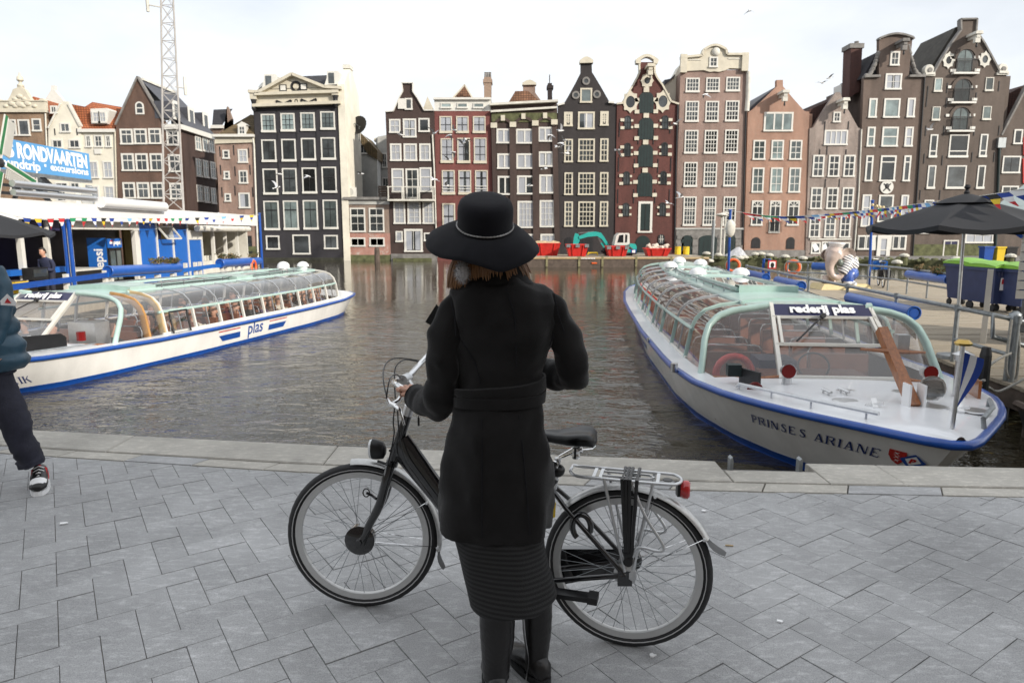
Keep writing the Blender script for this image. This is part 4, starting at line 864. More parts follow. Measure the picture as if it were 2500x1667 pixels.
# ---- tall brown house with the round-topped neck
h=House('round_gable_house','tall brown house with a round-topped neck gable and a round white emblem','E',-.1)
B15=brickmat('earth_brown_brick',(.135,.093,.075),(.11,.077,.063),(.2,.165,.14),.01,.25)
h.wall([(770,395),(862,392),(862,168),*arcpts(866,160,1062,158,24),(1064,170),(1042,392),(1136,392)],(722,1520),(1062,1520),B15,zb=-.6,depth=9)
h.trim([(858,170),(862,160),*arcpts(866,158,1062,156,24),(1068,168)],.16,.2,'stone','gable_cap')
b=MB()
for i in range(26):
    t_=i/25;X,Z=h.p(lerp(785,862,t_),lerp(388,250,t_**2)+random.uniform(-6,6));b.ball((X,h.Y+.15,Z),(.22,.2,.2),7,5);X,Z=h.p(lerp(1045,1115,1-t_),lerp(385,200,t_**2)+random.uniform(-6,6));b.ball((X,h.Y+.15,Z),(.2,.2,.2),7,5)
b.build('scroll_stone',M['stone'],h.t,smooth=50);h.trim([(768,393),(864,390)],.2,.2,'stone','coping');h.trim([(1040,390),(1138,390)],.2,.2,'stone','coping')
h.roof([(775,395),(865,236),(1045,236),(1130,392)],T_dk,.5,3.6);h.hoist(975,212,'stone')
kw=dict(fw=.15)
h.win(957,282,64,88,cols=2,rows=2,**kw);h.win(948,422,108,98,cols=2,rows=2,curt=2,**kw);h.row(583,118,[(823,58,0,dict(cols=1)),(938,108,0),(1055,58,-2,dict(curt=1))],cols=1,mid=None,glass='blueglass',**kw)
h.row(757,120,[(812,57),(927,108),(1042,60,0,dict(curt=1))],cols=1,curt=None,mid=.5,glass='blueglass',**kw);h.row(949,157,[(800,57),(914,108),(1030,57)],cols=1,curt=None,mid=.78,**kw)
X,Z=h.p(907,1063);f=MB().lathe((X,h.Y-.1,Z),(0,1,0),[(.62,0),(.62,.12)],24).build('emblem',M['white'],h.t)
b=MB();b.beam((X-.32,h.Y-.12,Z-.34),(X+.32,h.Y-.12,Z+.32),.03,.1);b.beam((X-.32,h.Y-.118,Z+.32),(X+.32,h.Y-.118,Z-.34),.03,.1);b.ball((X,h.Y-.12,Z+.1),(.2,.04,.26),8,6);b.build('emblem_mark',M['iron'],f)
h.win(782,1205,70,195,curt=1,mid=.6,**kw);h.win(900,1192,104,165,**kw);h.win(1012,1205,62,190,curt=1,mid=.6,**kw)
(ax,az),(bx,bz)=h.p(725,1446),h.p(1030,1355);MB().box(ax,bx,h.Y-.07,h.Y+.05,az,bz).build('window_band',M['white'],h.t)
hh=h.Y;h.Y -= .08;h.row(1400,82,[(755,50),(800,44),(962,44),(1002,44)],fw=.08);f=h.win(888,1424,92,140,cols=1,name='door',fw=.36,curt=1,mid=.28);MB().prism(h.P([(845,1495),(862,1495),(862,1366),(845,1366)]),h.Y-.03,h.Y+.02).build('door_leaf',M['shutter'],h.t);h.Y=hh
h.pipe([(1136,395),(1095,1000),(1062,1480)],.07,'iron')
t_ch=thing('chimney_stack','tall dark red brick chimney rising left of the round-topped gable','chimney',(*h.p(725,500)[:1],h.Y+2,h.p(725,500)[1]))
MB().prism(h.P([(680,520),(692,190),(762,188),(745,480)],h.Y+1.5),h.Y+1.5,h.Y+3).build('stack',brickmat('sooty_brick',(.10,.04,.032),(.08,.034,.03),(.07,.04,.035)),t_ch);(ax,az),(bx,bz)=h.p(690,205,h.Y+1.5),h.p(764,190,h.Y+1.5);MB().box(ax-.1,bx+.1,h.Y+1.4,h.Y+3.1,az-.2,bz).build('cap',M['stone'],t_ch);MB().lathe(((ax+bx)/2+.3,h.Y+2.2,bz),(0,0,1),[(.2,0),(.22,.35)],8).build('chimney_pot',M['stone'],t_ch)
h=House('side_wing','grey slated roof wing with a white dormer below the tall red chimney','E',5)
h.wall([(600,490),(640,430),(760,440),(765,490),(765,520)],(640,760),(765,760),M['slate'],zb=4,depth=3)
MB().prism(h.P([(640,540),(762,490),(762,720),(700,640)],h.Y-1),h.Y-1,h.Y-.2).build('slate_slope',M['slate'],h.t)
MB().prism(h.P([(632,520),(672,515),(680,430),(632,438)],h.Y-1.6),h.Y-1.6,h.Y).build('dormer',M['white'],h.t);hh=h.Y;h.Y -= 1.62;h.win(655,478,36,72,cols=2);h.Y=hh
# ---- tall brown warehouse at the right
h=House('warehouse','tallest brown warehouse with three arched balcony doors stacked below its gable','E',0)
B16=brickmat('grey_brown_brick',(.118,.088,.072),(.096,.072,.06),(.17,.145,.125),.01,.25)
h.wall([(1138,378),(1190,372),(1230,300),(1300,190),(1355,112),(1355,46),(1452,44),(1450,115),(1500,195),(1550,290),(1588,362),(1636,368)],(1056,1520),(1560,1520),B16,zb=-.6,depth=9)
h.trim([(1192,368),(1232,296),(1302,186),(1357,110),(1355,44),(1454,42),(1448,115),(1500,193),(1552,288),(1588,358)],.14,.12,'stone');h.trim([(1136,378),(1194,374)],.2,.2,'oldwhite','coping');h.trim([(1584,366),(1640,368)],.2,.2,'oldwhite','coping')
for x,y in ((1165,352),(1612,345)):
    X,Z=h.p(x,y);f=MB().lathe((X,h.Y-.1,Z),(0,1,0),[(.42,0),(.5,.1),(.5,.4),(.3,.45)],16).build('scroll_stone',M['oldwhite'],h.t,smooth=40);MB().lathe((X+.05,h.Y-.18,Z-.02),(0,1,0),[(.2,0),(.24,.1)],12).build('scroll_eye',M['stone'],f);MB().box(X-.55,X+.55,h.Y-.15,h.Y+.3,Z-.55,Z-.35).build('scroll_base',M['oldwhite'],h.t)
h.roof([(1160,385),(1352,80),(1440,80),(1600,375)],mk('dark_mossy_roof',(.055,.05,.042),.85,var=.35,scale=2),.5,6)
h.hoist(1410,168);h.ring(1283,293,.52,.26,'oldwhite',.07,'oculus','greyglass',1.3);h.ring(1503,288,.5,.26,'oldwhite',.07,'oculus','greyglass',1.3)
for cx,cy_,w_,h_ in ((1382,297,114,145),(1366,476,112,142),(1354,648,112,142)):
    f=h.win(cx,cy_,w_,h_,arch=True,cols=2,rows=2,fr='iron',bars='iron',fw=.08,bar=.05,glass='blueglass',name='balcony_door');(ax,az),(bx,bz)=h.p(cx-w_/2-4,cy_+h_/2),h.p(cx+w_/2+4,cy_+h_/2-80);b=MB()
    for i in range(15):x=lerp(ax,bx,i/14);b.box(x-.014,x+.014,h.Y-.35,h.Y-.32,az,bz)
    b.box(ax,bx,h.Y-.36,h.Y-.31,bz-.03,bz+.03);b.build('balcony_rail',M['iron'],f);MB().box(ax-.3,bx+.3,h.Y-.4,h.Y,az-.16,az).build('balcony_slab',M['white'],f)
    (X1,Z1)=h.p(cx,cy_-h_/2-16);r=(bx-ax)/2;X=(ax+bx)/2;n=10;zc=h.p(cx,cy_-h_/2)[1]-w_/2*.40184/FPX*66
    MB().prism([(X+(r+.28)*math.cos(math.pi*i/n),zc+(r+.28)*math.sin(math.pi*i/n)) for i in range(n+1)]+[(X+(r+.02)*math.cos(math.pi*i/n),zc+(r+.02)*math.sin(math.pi*i/n)) for i in range(n,-1,-1)],h.Y-.12,h.Y+.02).build('arch_ring',B16,h.t)
    h.blocks([(cx-w_/2-16,cy_-20),(cx+w_/2+16,cy_-22),(cx-w_/2-16,cy_+h_/2-14),(cx+w_/2+16,cy_+h_/2-16)],.5,.24,.1,'white')
kw=dict(fr='oldwhite',fw=.07,sill=.12)
h.row(443,84,[(1220,55),(1531,58,-4)],glass='blueglass',**kw);h.row(617,84,[(1207,56),(1515,60,-3)],glass='blueglass',**kw);kw=dict(fw=.12,sill=.16)
h.row(813,140,[(1191,60),(1345,132),(1495,60,-2)],mid=.25,**kw);h.row(1002,142,[(1178,62),(1328,132),(1479,62)],**kw);h.row(1205,130,[(1160,70),(1310,130),(1465,66)],**kw)
h.win(1138,1325,80,40,cols=2);h.win(1300,1325,125,40,cols=3);h.win(1470,1355,180,95,cols=3,rows=2,curt=1)
f=h.win(1295,1436,102,104,cols=2,glass='navy',fr='oldwhite',name='door',fw=.12)
h.anchors([(1157,480),(1275,460),(1450,520),(1590,450),(1150,545),(1270,550),(1145,720),(1255,720),(1440,720),(1590,720),(1135,890),(1245,900),(1425,880),(1560,880),(1110,1110),(1230,1110)],.9)
(ax,az),(bx,bz)=h.p(1065,1480),h.p(1560,1410);MB().box(ax,bx,h.Y-.06,h.Y+.05,-.7,bz).build('plinth',M['mossy'],h.t)
h.pipe([(1590,800),(1575,1200),(1565,1420)],.12,'shutter');h.blocks([(1597,795)],.7,.9,.3,'galv','rain_hopper')
# ---- last house at the right edge
h=House('edge_house','brown house with a dark red roof at the right edge of the picture','E',.1)
h.wall([(1606,745),(1630,700),(1760,440),(1900,250),(1990,420),(2100,745)],(1566,1520),(2100,1520),B16,zb=-.6,depth=.6,body=-.6)
MB().prism(h.P([(1622,500),(1660,490),(1755,440),(1755,480),(1604,745),(1618,720)],h.Y+2),h.Y+2,h.Y+9).build('roof',T_rd,h.t);h.trim([(1602,748),(1760,445)],.16,.1,'stone')
h.win(1705,757,62,90);h.win(1664,926,122,105,cols=2,rows=2,bars='iron');h.win(1655,1090,110,70,cols=2);h.win(1655,1235,110,110,cols=2);MB().prism(h.P([(1732,1040),(1770,1040),(1770,890),(1732,890)]),h.Y-.12,h.Y-.02).build('shutter',M['red'],h.t);MB().prism(h.P([(1735,870),(1770,870),(1770,760),(1735,760)]),h.Y-.12,h.Y-.02).build('shutter',M['red'],h.t)
# ---- land under and behind the houses, quay wall and stones on the far side
b=MB();b.box(-120,120,FY+.3,FY+40,-1.6,-.65);tag(b.build('far_ground',M['stone']),kind='structure')
# ================================================================== LETTERING
def text_flat(txt,size=1.0,offset=0.0,shear=0.0,squeeze=1.0,spacing=1.0):
    c=bpy.data.curves.new('lettering','FONT');c.body=txt;c.size=size;c.offset=offset;c.shear=shear;c.space_character=spacing;c.resolution_u=3
    o=bpy.data.objects.new('lettering',c);me=bpy.data.meshes.new_from_object(o)
    vs=[(v.co.x*squeeze,v.co.y) for v in me.vertices];fs=[tuple(p.vertices) for p in me.polygons]
    bpy.data.objects.remove(o);bpy.data.curves.remove(c);bpy.data.meshes.remove(me)
    x0=min(v[0] for v in vs);vs=[(x-x0,y) for x,y in vs]
    return vs,fs,max(v[0] for v in vs)
SERIF={'P':[(0,.18,0,1,.17),(.18,.95,.5,.95,.1),(.18,.5,.5,.5,.1),(.52,.92,.6,.73,.15),(.6,.73,.52,.53,.15)],'R':[(0,.18,0,1,.17),(.18,.95,.5,.95,.1),(.18,.52,.5,.52,.1),(.52,.92,.58,.75,.15),(.58,.75,.5,.55,.15),(.36,.5,.66,.02,.16)],
 'I':[(0,.18,0,1,.17)],'N':[(0,.1,0,1,.09),(.04,.97,.62,.03,.16),(.66,.03,.66,.95,.09)],'S':[(.5,.8,.42,.94,.1),(.42,.95,.16,.95,.1),(.14,.93,.08,.74,.13),(.08,.74,.5,.3,.15),(.5,.3,.42,.08,.13),(.42,.05,.12,.05,.1),(.1,.06,.04,.24,.09)],
 'E':[(0,.18,0,1,.17),(.1,.95,.52,.95,.09),(.1,.5,.4,.5,.09),(.1,.05,.55,.05,.1),(.52,.95,.54,.78,.07),(.55,.05,.58,.24,.07)],'A':[(.32,.98,.04,.04,.09),(.33,.98,.64,.04,.17),(.16,.34,.52,.34,.08)],
 'H':[(0,.18,0,1,.17),(.6,.0,.6,1,.17),(.1,.5,.6,.5,.09)],'D':[(0,.18,0,1,.17),(.1,.95,.4,.95,.1),(.1,.05,.4,.05,.1),(.42,.94,.64,.66,.15),(.64,.66,.64,.34,.16),(.64,.34,.42,.06,.15)],'K':[(0,.18,0,1,.17),(.12,.44,.56,.96,.09),(.26,.58,.64,.03,.17)]}
SER={'P':[0],'R':[0],'I':[0],'E':[],'H':[0,.6],'K':[0],'N':[0],'D':[]}
def serif_flat(txt,h):
    vs,fs,x=[],[],0.0
    def bar(x0,y0,x1,y1,t):
        dx,dy=x1-x0,y1-y0;L_=math.hypot(dx,dy) or 1;nx,ny=-dy/L_*t/2,dx/L_*t/2;o=len(vs)
        vs.extend([((x+(a))*h,b*h) for a,b in ((x0+nx,y0+ny),(x0-nx,y0-ny),(x1-nx,y1-ny),(x1+nx,y1+ny))]);fs.append((o,o+1,o+2,o+3))
    for ch in txt:
        if ch==' ':x+=.5;continue
        wd=0
        for x0,y0,x1,y1,t in SERIF[ch]:bar(x0+.1,0 if y0==.18 else y0,x1+.1,y1,t);wd=max(wd,x0,x1)
        for sx in SER.get(ch,[]):bar(sx-.06,.03,sx+.26,.03,.06);bar(sx-.06,.97,sx+.26,.97,.06)
        if ch=='A':bar(.02,.03,.28,.03,.06);bar(.5,.03,.9,.03,.06)
        x+=wd+.42
    return vs,fs,x*h
def letter_mesh(name,flat,f,mat,parent):
    b=MB();b.add([f(u,v) for u,v in flat[0]],flat[1]);return b.build(name,mat,parent)
# ================================================================== CANAL BOATS
M['boatglass']=glassmat('boat_glass',(.92,.92,.91),.03,.015,.015);M['roofglass']=glassmat('tinted_roof_glass',(.84,.83,.84),.08,.02,.06)
M['screen']=glassmat('windscreen_glass',(.88,.87,.86),.03,.015,.05)
M['seat']=mk('brown_seat',(.20,.075,.04),.45,var=.2,scale=6);M['hullwhite']=mk('hull_white',(.84,.83,.81),.22,var=.09,scale=2.6,stretch=(1,1,.25),coat=.4)
M['bottom']=mk('hull_bottom',(.02,.02,.022),.6);M['cabinfloor']=mk('cabin_floor',(.16,.12,.09),.8);M['copper']=mk('lamp_red',(.16,.008,.008),.25)
M['deckpaint']=mk('deck_white',(.79,.80,.82),.3,var=.04,scale=3,coat=.3)
class Boat:
    def __init__(s,label,tip,aft,L_,dz,nose=0.0):
        ang=math.atan2(aft[1],aft[0]);s.L=L_;s.dz=dz;s.k=L_/19.0
        s.t=thing('canal_boat',label,'tour boat',(tip[0],tip[1],0),'glass-roofed canal boats',local=True,rz=ang);s.ang=ang;s.tip=Vector((*tip,0))
        s.rb=[(0,.05),(.05,.12),(.16,.22),(.45,.44),(.8,.70),(1.15,.95),(1.6,1.22),(2.1,1.44),(2.9,1.65),(4,1.77),(8,1.87),(14,1.83),(16.5,1.68),(17.8,1.45),(18.6,1.05),(19,.45)]
        s.wb=[(0,.02),(.6,.32),(1.4,.8),(2.3,1.16),(3.4,1.42),(4.6,1.56),(8.5,1.68),(14,1.5),(16.5,1.2),(17.8,.8),(18.7,.35),(19,.1)]
        s.zr=[(0,.86),(1.5,.79),(3,.72),(5,.66),(12,.62),(16,.68),(19,.82)]
    def b(s,x):return interp(s.rb,x/s.k)
    def z(s,x):return WATER+interp(s.zr,x/s.k)+s.dz
    def hull(s,x,side,f):
        br=s.b(x);q=x/s.k;xw=.85+q*(18.4-.85)/19;bw=interp(s.wb,q)
        f2=max(f,0)**.9
        return Vector((lerp(xw*s.k,x,max(f,0)),side*lerp(bw,br,f2),lerp(WATER,s.z(x),f)))
    def world(s,v):return s.tip+Matrix.Rotation(s.ang,3,'Z') @ Vector(v)
    def section(s,u):
        pts=[(0,0),(.045,.24),(.085,.47),(.15,.63),(.28,.755),(.5,.83),(.80,.87)]
        a=u*(len(pts)-1);i=min(int(a),len(pts)-2);t=a-i;return lerp(pts[i][0],pts[i+1][0],t),lerp(pts[i][1],pts[i+1][1],t)
    def cab(s,x,side,u,xo=0):
        ins,hh=s.section(u);return Vector((x+xo,side*(s.wc(x)-ins*s.hs),s.z(x)+.04+hh*s.hs2))
    def wc(s,x):return min(s.b(x)-.27,1.62)
    def build(s,sc,se,bays,door=None,glass='boatglass',posts='mint'):
        t=s.t;L_=s.L;n=40;s.hs=1.0;s.hs2=1.0;s.sc,s.se=sc,se
        xs=[L_*(i/n)**1.35 for i in range(n+1)]
        fr=[1,.8,.6,.4,.2,0,-.3]
        g=[[s.hull(x,1,f) for f in fr]+[s.hull(x,-1,f) for f in fr[::-1]] for x in xs]
        hb_=MB().sheet(g).sheet([[s.hull(0,q,f) for q in (1,-1)] for f in fr]).sheet([[s.hull(L_,q,f) for q in (1,-1)] for f in fr]);hb_.build('hull',M['hullwhite'],t,smooth=40)
        for sd in (1,-1):
            g=[[s.hull(x,sd,f)+Vector((0,sd*.006,-.0)) for f in (.16,.08,0,-.05)] for x in xs];MB().sheet(g).build('boot_stripe',M['boatblue'],t,smooth=60)
        rail=[s.hull(x,1,1)+Vector((0,.02,.02)) for x in xs[::-1]]+[s.hull(x,-1,1)+Vector((0,-.02,.02)) for x in xs]
        MB().tube(rail,.043,8).build('rub_rail',M['boatblue'],t,smooth=60)
        def deck(x0,x1,n=14):
            g=[]
            for i in range(n+1):
                x=lerp(x0,x1,i/n);w_=s.b(x);g.append([(x,w_*q,s.z(x)+.045+.05*(1-q*q)) for q in (1,.7,.35,0,-.35,-.7,-1)])
            return MB().sheet(g)
        deck(0,sc+.1).build('foredeck',M['deckpaint'],t,smooth=50);deck(se-.05,L_,8).build('aft_deck',M['deckpaint'],t,smooth=50)
        for sd in (1,-1):
            g=[[(x,sd*s.b(x),s.z(x)+.045),(x,sd*(s.wc(x)),s.z(x)+.06)] for x in [lerp(sc,se,i/20) for i in range(21)]]
            MB().sheet(g).build('side_deck',M['deckpaint'],t)
        g=[[(x,q*(s.wc(x) if k_ in (0,5) else min(s.wc(x),s.hull(x,1,.3).y-.10)),s.z(x)+(.055 if k_ in (0,5) else -.5)) for k_,q in enumerate((1,1,.3,-.3,-1,-1))] for x in [lerp(sc+.1,se-.1,i/16) for i in range(17)]]
        MB().sheet(g).build('cabin_floor',M['cabinfloor'],t)
        # ---- ribs, side windows and curved roof lights, bay by bay
        xb=[lerp(bays[0],bays[1],i/bays[2]) for i in range(bays[2]+1)];s.xb=xb
        for sd in (1,-1):
            for i,x in enumerate(xb):
                MB().tube([s.cab(x,sd,u/12) for u in range(0,13)],.019 if 0<i<len(xb)-1 else .026,6,flat=1.2).build('roof_rib',M[posts if i in (0,len(xb)-1) else 'alu'],t,smooth=60)
                MB().beam(s.cab(x,sd,0),s.cab(x,sd,.335),.055,.04,(1,0,0)).build('window_post',M['white' if posts=='white' else 'mint'],t)
            for u0,rr,nm in ((.335,.03,'waist_rail'),(1.0,.035,'roof_rail'),(.02,.025,'sill_rail')):
                MB().tube([s.cab(lerp(xb[0]-(.1),xb[-1],j/24),sd,u0) for j in range(25)],rr,6).build(nm,M['mint' if u0>.1 else 'white'],t,smooth=60)
            for i,(x0,x1) in enumerate(zip(xb,xb[1:])):
                if door and sd==door[0] and i==door[1]:continue
                MB().sheet([[s.cab(lerp(x0+.03,x1-.03,j/2),sd,u) for u in (.03,.17,.31)] for j in range(3)]).build('side_window',M[glass],t,smooth=60)
                MB().sheet([[s.cab(lerp(x0+.02,x1-.02,j/2),sd,.35+.64*u/7) for u in range(8)] for j in range(3)]).build('roof_light',M['roofglass'],t,smooth=60)
                if i%2==0 or sd*1==-1:
                    xm=(x0+x1)/2;MB().beam(s.cab(xm,sd,.02),s.cab(xm,sd,.32),.025,.02,(1,0,0)).build('window_bar',M['alu'],t)
        ed=lambda x:s.wc(x)-.80
        def roofp(x,q,up=0):return (x,q*ed(x),s.z(x)+.04+.87+.05*(1-q*q)+up)
        s.roofp=roofp
        return s
    def roofpanel(s,x0,x1,q0,q1,up,mat,name,th=.03):
        b=MB();n=6
        for zz in (up,up+th):b.sheet([[s.roofp(lerp(x0,x1,i/n),lerp(q0,q1,j/4),zz) for j in range(5)] for i in range(n+1)])
        for q in (q0,q1):b.sheet([[s.roofp(lerp(x0,x1,i/n),q,zz) for zz in (up-.05,up+th)] for i in range(n+1)])
        for x in (x0,x1):b.sheet([[s.roofp(x,lerp(q0,q1,j/4),zz) for zz in (up-.05,up+th)] for j in range(5)])
        return b.build(name,M[mat],s.t,smooth=40)
    def hatch(s,x0,x1,up=.06,bars=0,walk='mint'):
        f=MB()
        for q in (-.62,.62):f.tube([s.roofp(lerp(x0,x1,i/6),q,up) for i in range(7)],.04,6)
        for x in [x0,x1]+[lerp(x0,x1,(i+1)/(bars+1)) for i in range(bars)]:f.tube([s.roofp(x,lerp(-.62,.62,i/6),up) for i in range(7)],.035,6)
        fo=f.build('hatch_frame',M['mint'],s.t,smooth=60)
        b=MB();b.sheet([[s.roofp(lerp(x0,x1,i/6),lerp(-.6,.6,j/4),up) for j in range(5)] for i in range(7)]);b.build('hatch_glass',M['roofglass'],fo,smooth=60)
        for q0,q1 in ((-1,-.62),(.62,1)):s.roofpanel(x0,x1,q0,q1,.0,walk,'roof_walk',.02)
        for q in (-.8,.8):
            r_=MB();r_.tube([s.roofp(lerp(x0,x1,i/4),q,.09) for i in range(5)],.014,5)
            for i in range(4):p=Vector(s.roofp(lerp(x0,x1,(i+.5)/4),q,0));r_.tube([p,p+Vector((0,0,.09))],.012,5)
            r_.build('slide_rail',M['galv'],s.t)
    def dome(s,x,q,r=.17):
        p=Vector(s.roofp(x,q,.02));b=MB();b.lathe(p,(0,0,1),[(r*.7,0),(r*.7,.08),(r,.09),(r*.92,.16),(r*.6,.22),(r*.15,.245)],16);b.build('vent_dome',M['purewhite'],s.t,smooth=40)
    def front(s,sh=0.0):
        t=s.t;sc=s.sc;x0=s.xb[0]
        def arch(sd,u):
            q=min(u/.8,1);p=s.cab(x0-.35,sd,q);xx=sc+.42+.62*(p.z - s.z(sc+.4))*1.0
            p.x=xx
            if u>.8:k_=(u-.8)/.2;p.y=lerp(p.y,sd*(s.pw-.06)+s.ps,k_);p.z+=.03*k_
            return p
        s.pw=.74;s.ps=sh
        def post(sd,v):return Vector((lerp(sc-.02,sc+.98,v),sd*lerp(s.pw,s.pw-.1,v)+s.ps,s.z(sc)+.10+.80*v))
        for sd in (1,-1):
            MB().tube([arch(sd,u/20) for u in range(21)],.046,8,flat=1.3).build('front_arch',M['mint'],t,smooth=60)
            MB().beam(post(sd,-.03),post(sd,1.02),.07,.05,(0,1,0)).build('screen_post',M['white'],t)
            g=[]
            for i in range(15):
                a,c=arch(sd,i/14),post(sd,i/14);row=[]
                for j in range(9):
                    q=j/8;p=a.lerp(c,q);p.x -= .16*math.sin(math.pi*q)*(1-.6*i/14);row.append(p)
                g.append(row)
            MB().sheet(g).build('side_screen',M['screen'],t,smooth=80)
            w_=MB().tube([g[0][j]+Vector((0,0,.01)) for j in range(9)],.022,6).build('screen_sill',M['wood'],t)
            # roof shoulder between the arch and the first bay
            g2=[[arch(sd,.335*.8+(1-.335)*.8*j/10).lerp(s.cab(x0,sd,.335+.665*j/10),i/4) for j in range(11)] for i in range(5)]
            MB().sheet(g2).build('roof_light',M['roofglass'],t,smooth=60)
            g2=[[arch(sd,.27*j/4).lerp(s.cab(x0,sd,.335*j/4),i/3) for j in range(5)] for i in range(4)];MB().sheet(g2).build('side_window',M['boatglass'],t,smooth=60)
        def pl(v,y):p=post(1,v);return Vector((p.x,y*(p.y-s.ps)+s.ps,p.z))
        def panel(v0,v1,y0,y1,out,mat,name,par=t):
            b=MB();o=Vector((-out,0,out));q=[pl(v,y)+o for v,y in ((v0,y0),(v0,y1),(v1,y1),(v1,y0))];q2=[p+Vector((.02,0,-.02)) for p in q]
            b.add(q+q2,[(0,1,2,3),(7,6,5,4),(0,4,5,1),(1,5,6,2),(2,6,7,3),(3,7,4,0)]);return b.build(name,M[mat],par)
        sg=panel(.83,1.0,-.98,.98,.02,'navy','name_board')
        flat=text_flat('rederij plas',1.0,.05);k_=1.02/flat[2]
        sgn=1 if True else -1
        letter_mesh('lettering',flat,lambda u,v:pl(.866+v*k_/1.45,(.5 - u/flat[2])*1.30)+Vector((-.035,0,.035)),M['textwhite'],sg)
        fr=MB()
        for v in (.82,.0,.43):
            a,c=pl(v,-1),pl(v,1);fr.beam(a+Vector((-.015,0,.01)),c+Vector((-.015,0,.01)),.05,.035)
        for y in (-.9,.9):fr.beam(pl(.43,y)+Vector((-.02,0,.015)),pl(.81,y)+Vector((-.02,0,.015)),.05,.035,(0,1,0))
        fo=fr.build('screen_frame',M['white'],t);panel(.02,.81,-.95,.95,.0,'screen','windscreen',t)
        wp=MB();a=pl(.80,.05)+Vector((-.07,0,.05));c=pl(.46,.62)+Vector((-.07,0,.05));wp.tube([a,c],.009,5);wp.tube([pl(.72,.2)+Vector((-.075,0,.05)),pl(.44,.66)+Vector((-.075,0,.05))],.013,5);wp.lathe(a+Vector((0,0,.0)),(-1,0,.4),[(.035,-.03),(.035,.03)],8);wp.build('wiper',M['iron'],t)
        s.arch=arch
        g=[[(arch(1,1).lerp(arch(-1,1),j/6)+Vector((0,0,.025*math.sin(math.pi*j/6)))).lerp(Vector(s.roofp(x0+.0,lerp(1,-1,j/6))),i/4) for j in range(7)] for i in range(5)]
        MB().sheet(g).build('front_roof',M['mint'],t,smooth=60)
        for sd in (1,-1):
            g=[[arch(sd,.8+.2*j/4).lerp(Vector(s.roofp(x0,sd*lerp(1,.9,j/4))),i/3) for j in range(5)] for i in range(4)];MB().sheet(g).build('roof_corner',M['mint'],t)
    def seats(s,xs,ts=(.78,-.78)):
        a=MB();a.cbox((0,0,.19),(.42,.86,.1));a.beam((.2,0,.16),(.27,0,.62),.84,.07,(0,0,1));a.cbox((0,0,.07),(.3,.7,.14))
        am=MB().box(-.2,.2,-.43,.43,.14,.24).add([(.17,-.42,.2),(.25,-.42,.2),(.32,-.42,.62),(.24,-.42,.62),(.17,.42,.2),(.25,.42,.2),(.32,.42,.62),(.24,.42,.62)],[(0,1,2,3),(7,6,5,4),(0,4,5,1),(1,5,6,2),(2,6,7,3),(3,7,4,0)]).box(-.16,.14,-.38,.38,0,.14).mesh('seat',M['seat'])
        cm=MB().tube([(.3,-.43,.3),(.31,-.44,.62),(.32,-.40,.70),(.32,-.34,.72),(.32,.34,.72),(.32,.40,.70),(.31,.44,.62),(.3,.43,.3)],.013,6).mesh('grab_rail',M['chrome'],60)
        for x in xs:
            for y in ts:
                if abs(y)+.4>s.wc(x)-.05:continue
                o=put('seat',am,s.t,(x,y,s.z(x)-.49));r_=put('grab_rail',cm,o)
    def onhull(s,x0,side,f0,dirn,off=.006):
        def f(u,v):
            x=x0+dirn*u;h_=s.z(x) - WATER;p=s.hull(x,side,f0+v/h_);p2=s.hull(x+.02,side,f0+v/h_);p3=s.hull(x,side,f0+v/h_+.03)
            nn=(p2-p).cross(p3-p).normalized()
            if nn.y*side<0:nn=-nn
            return p+nn*off
        return f
# -------------------------------------------------- the moored boat at the right
rb=Boat('empty white canal boat with mint glass roof moored on the right, bow towards the quay',(3.68,5.40),(.10,1.0),19.0,0.0)
rb.build(2.95,17.4,(4.75,17.0,9));rb.front(-.13);t=rb.t
rb.roofpanel(4.75,6.1,-1,1,0,'mint','roof_panel');rb.hatch(6.1,9.8,.07,0);rb.roofpanel(9.8,10.6,-1,1,.0,'mint','roof_panel');rb.hatch(10.6,14.0,.05,1);rb.roofpanel(14.0,17.0,-1,1,0,'mint','roof_panel')
MB().add([tuple(rb.roofp(6.0,q,u)) for q in (-.64,.64) for u in (.0,.14)]+[tuple(rb.roofp(6.3,q,u)) for q in (-.64,.64) for u in (.0,.14)],[(0,2,3,1),(1,3,7,5),(4,5,7,6)]).build('hatch_coaming',M['mint'],t)
for x,q in ((10.2,.6),(10.2,-.62),(13.6,.85),(14.4,-.4),(15.6,.2)):rb.dome(x,q,.2)
g=[[rb.cab(17.0,1,u/10).lerp(rb.cab(17.0,-1,u/10),j/6) for j in range(7)] for u in range(11)];MB().sheet(g).build('stern_window',M['boatglass'],t,smooth=60)
rb.seats([4.6+.92*i for i in range(13)])
zz=rb.z(3.3)
d=MB().cbox((3.55,.05,zz-.12),(.5,1.3,.36));dash=d.build('dashboard',M['seat'],t);MB().tube([(3.45+.05*math.cos(a),.05+.2*math.sin(a),zz+.16+.17*math.cos(a)) for a in [i*6.283/18 for i in range(18)]],.014,6,closed=True).build('steering_wheel',M['black'],dash,smooth=60)
MB().tube([(3.75+.0*i,1.0+.24*math.cos(i*6.283/20),zz-.02+.24*math.sin(i*6.283/20)) for i in range(20)],.05,8,closed=True).build('lifebuoy',M['red'],t,smooth=60)
MB().cbox((4.0,.42,zz-.1),(.5,.5,.55)).build('driver_seat',M['navy'],t)
f0=rb.onhull(1.72,1,.64,-1);fl=serif_flat('PRINSES ARIANE',.115);kx=1.36/fl[2]
letter_mesh('boat_name',fl,lambda u,v:f0(u*kx,v+.0*u),M['textblue'],t)
def patch(pts,f,mat,name,par):b=MB();b.add([f(u,v) for u,v in pts],[tuple(range(len(pts)))]);return b.build(name,M[mat],par)
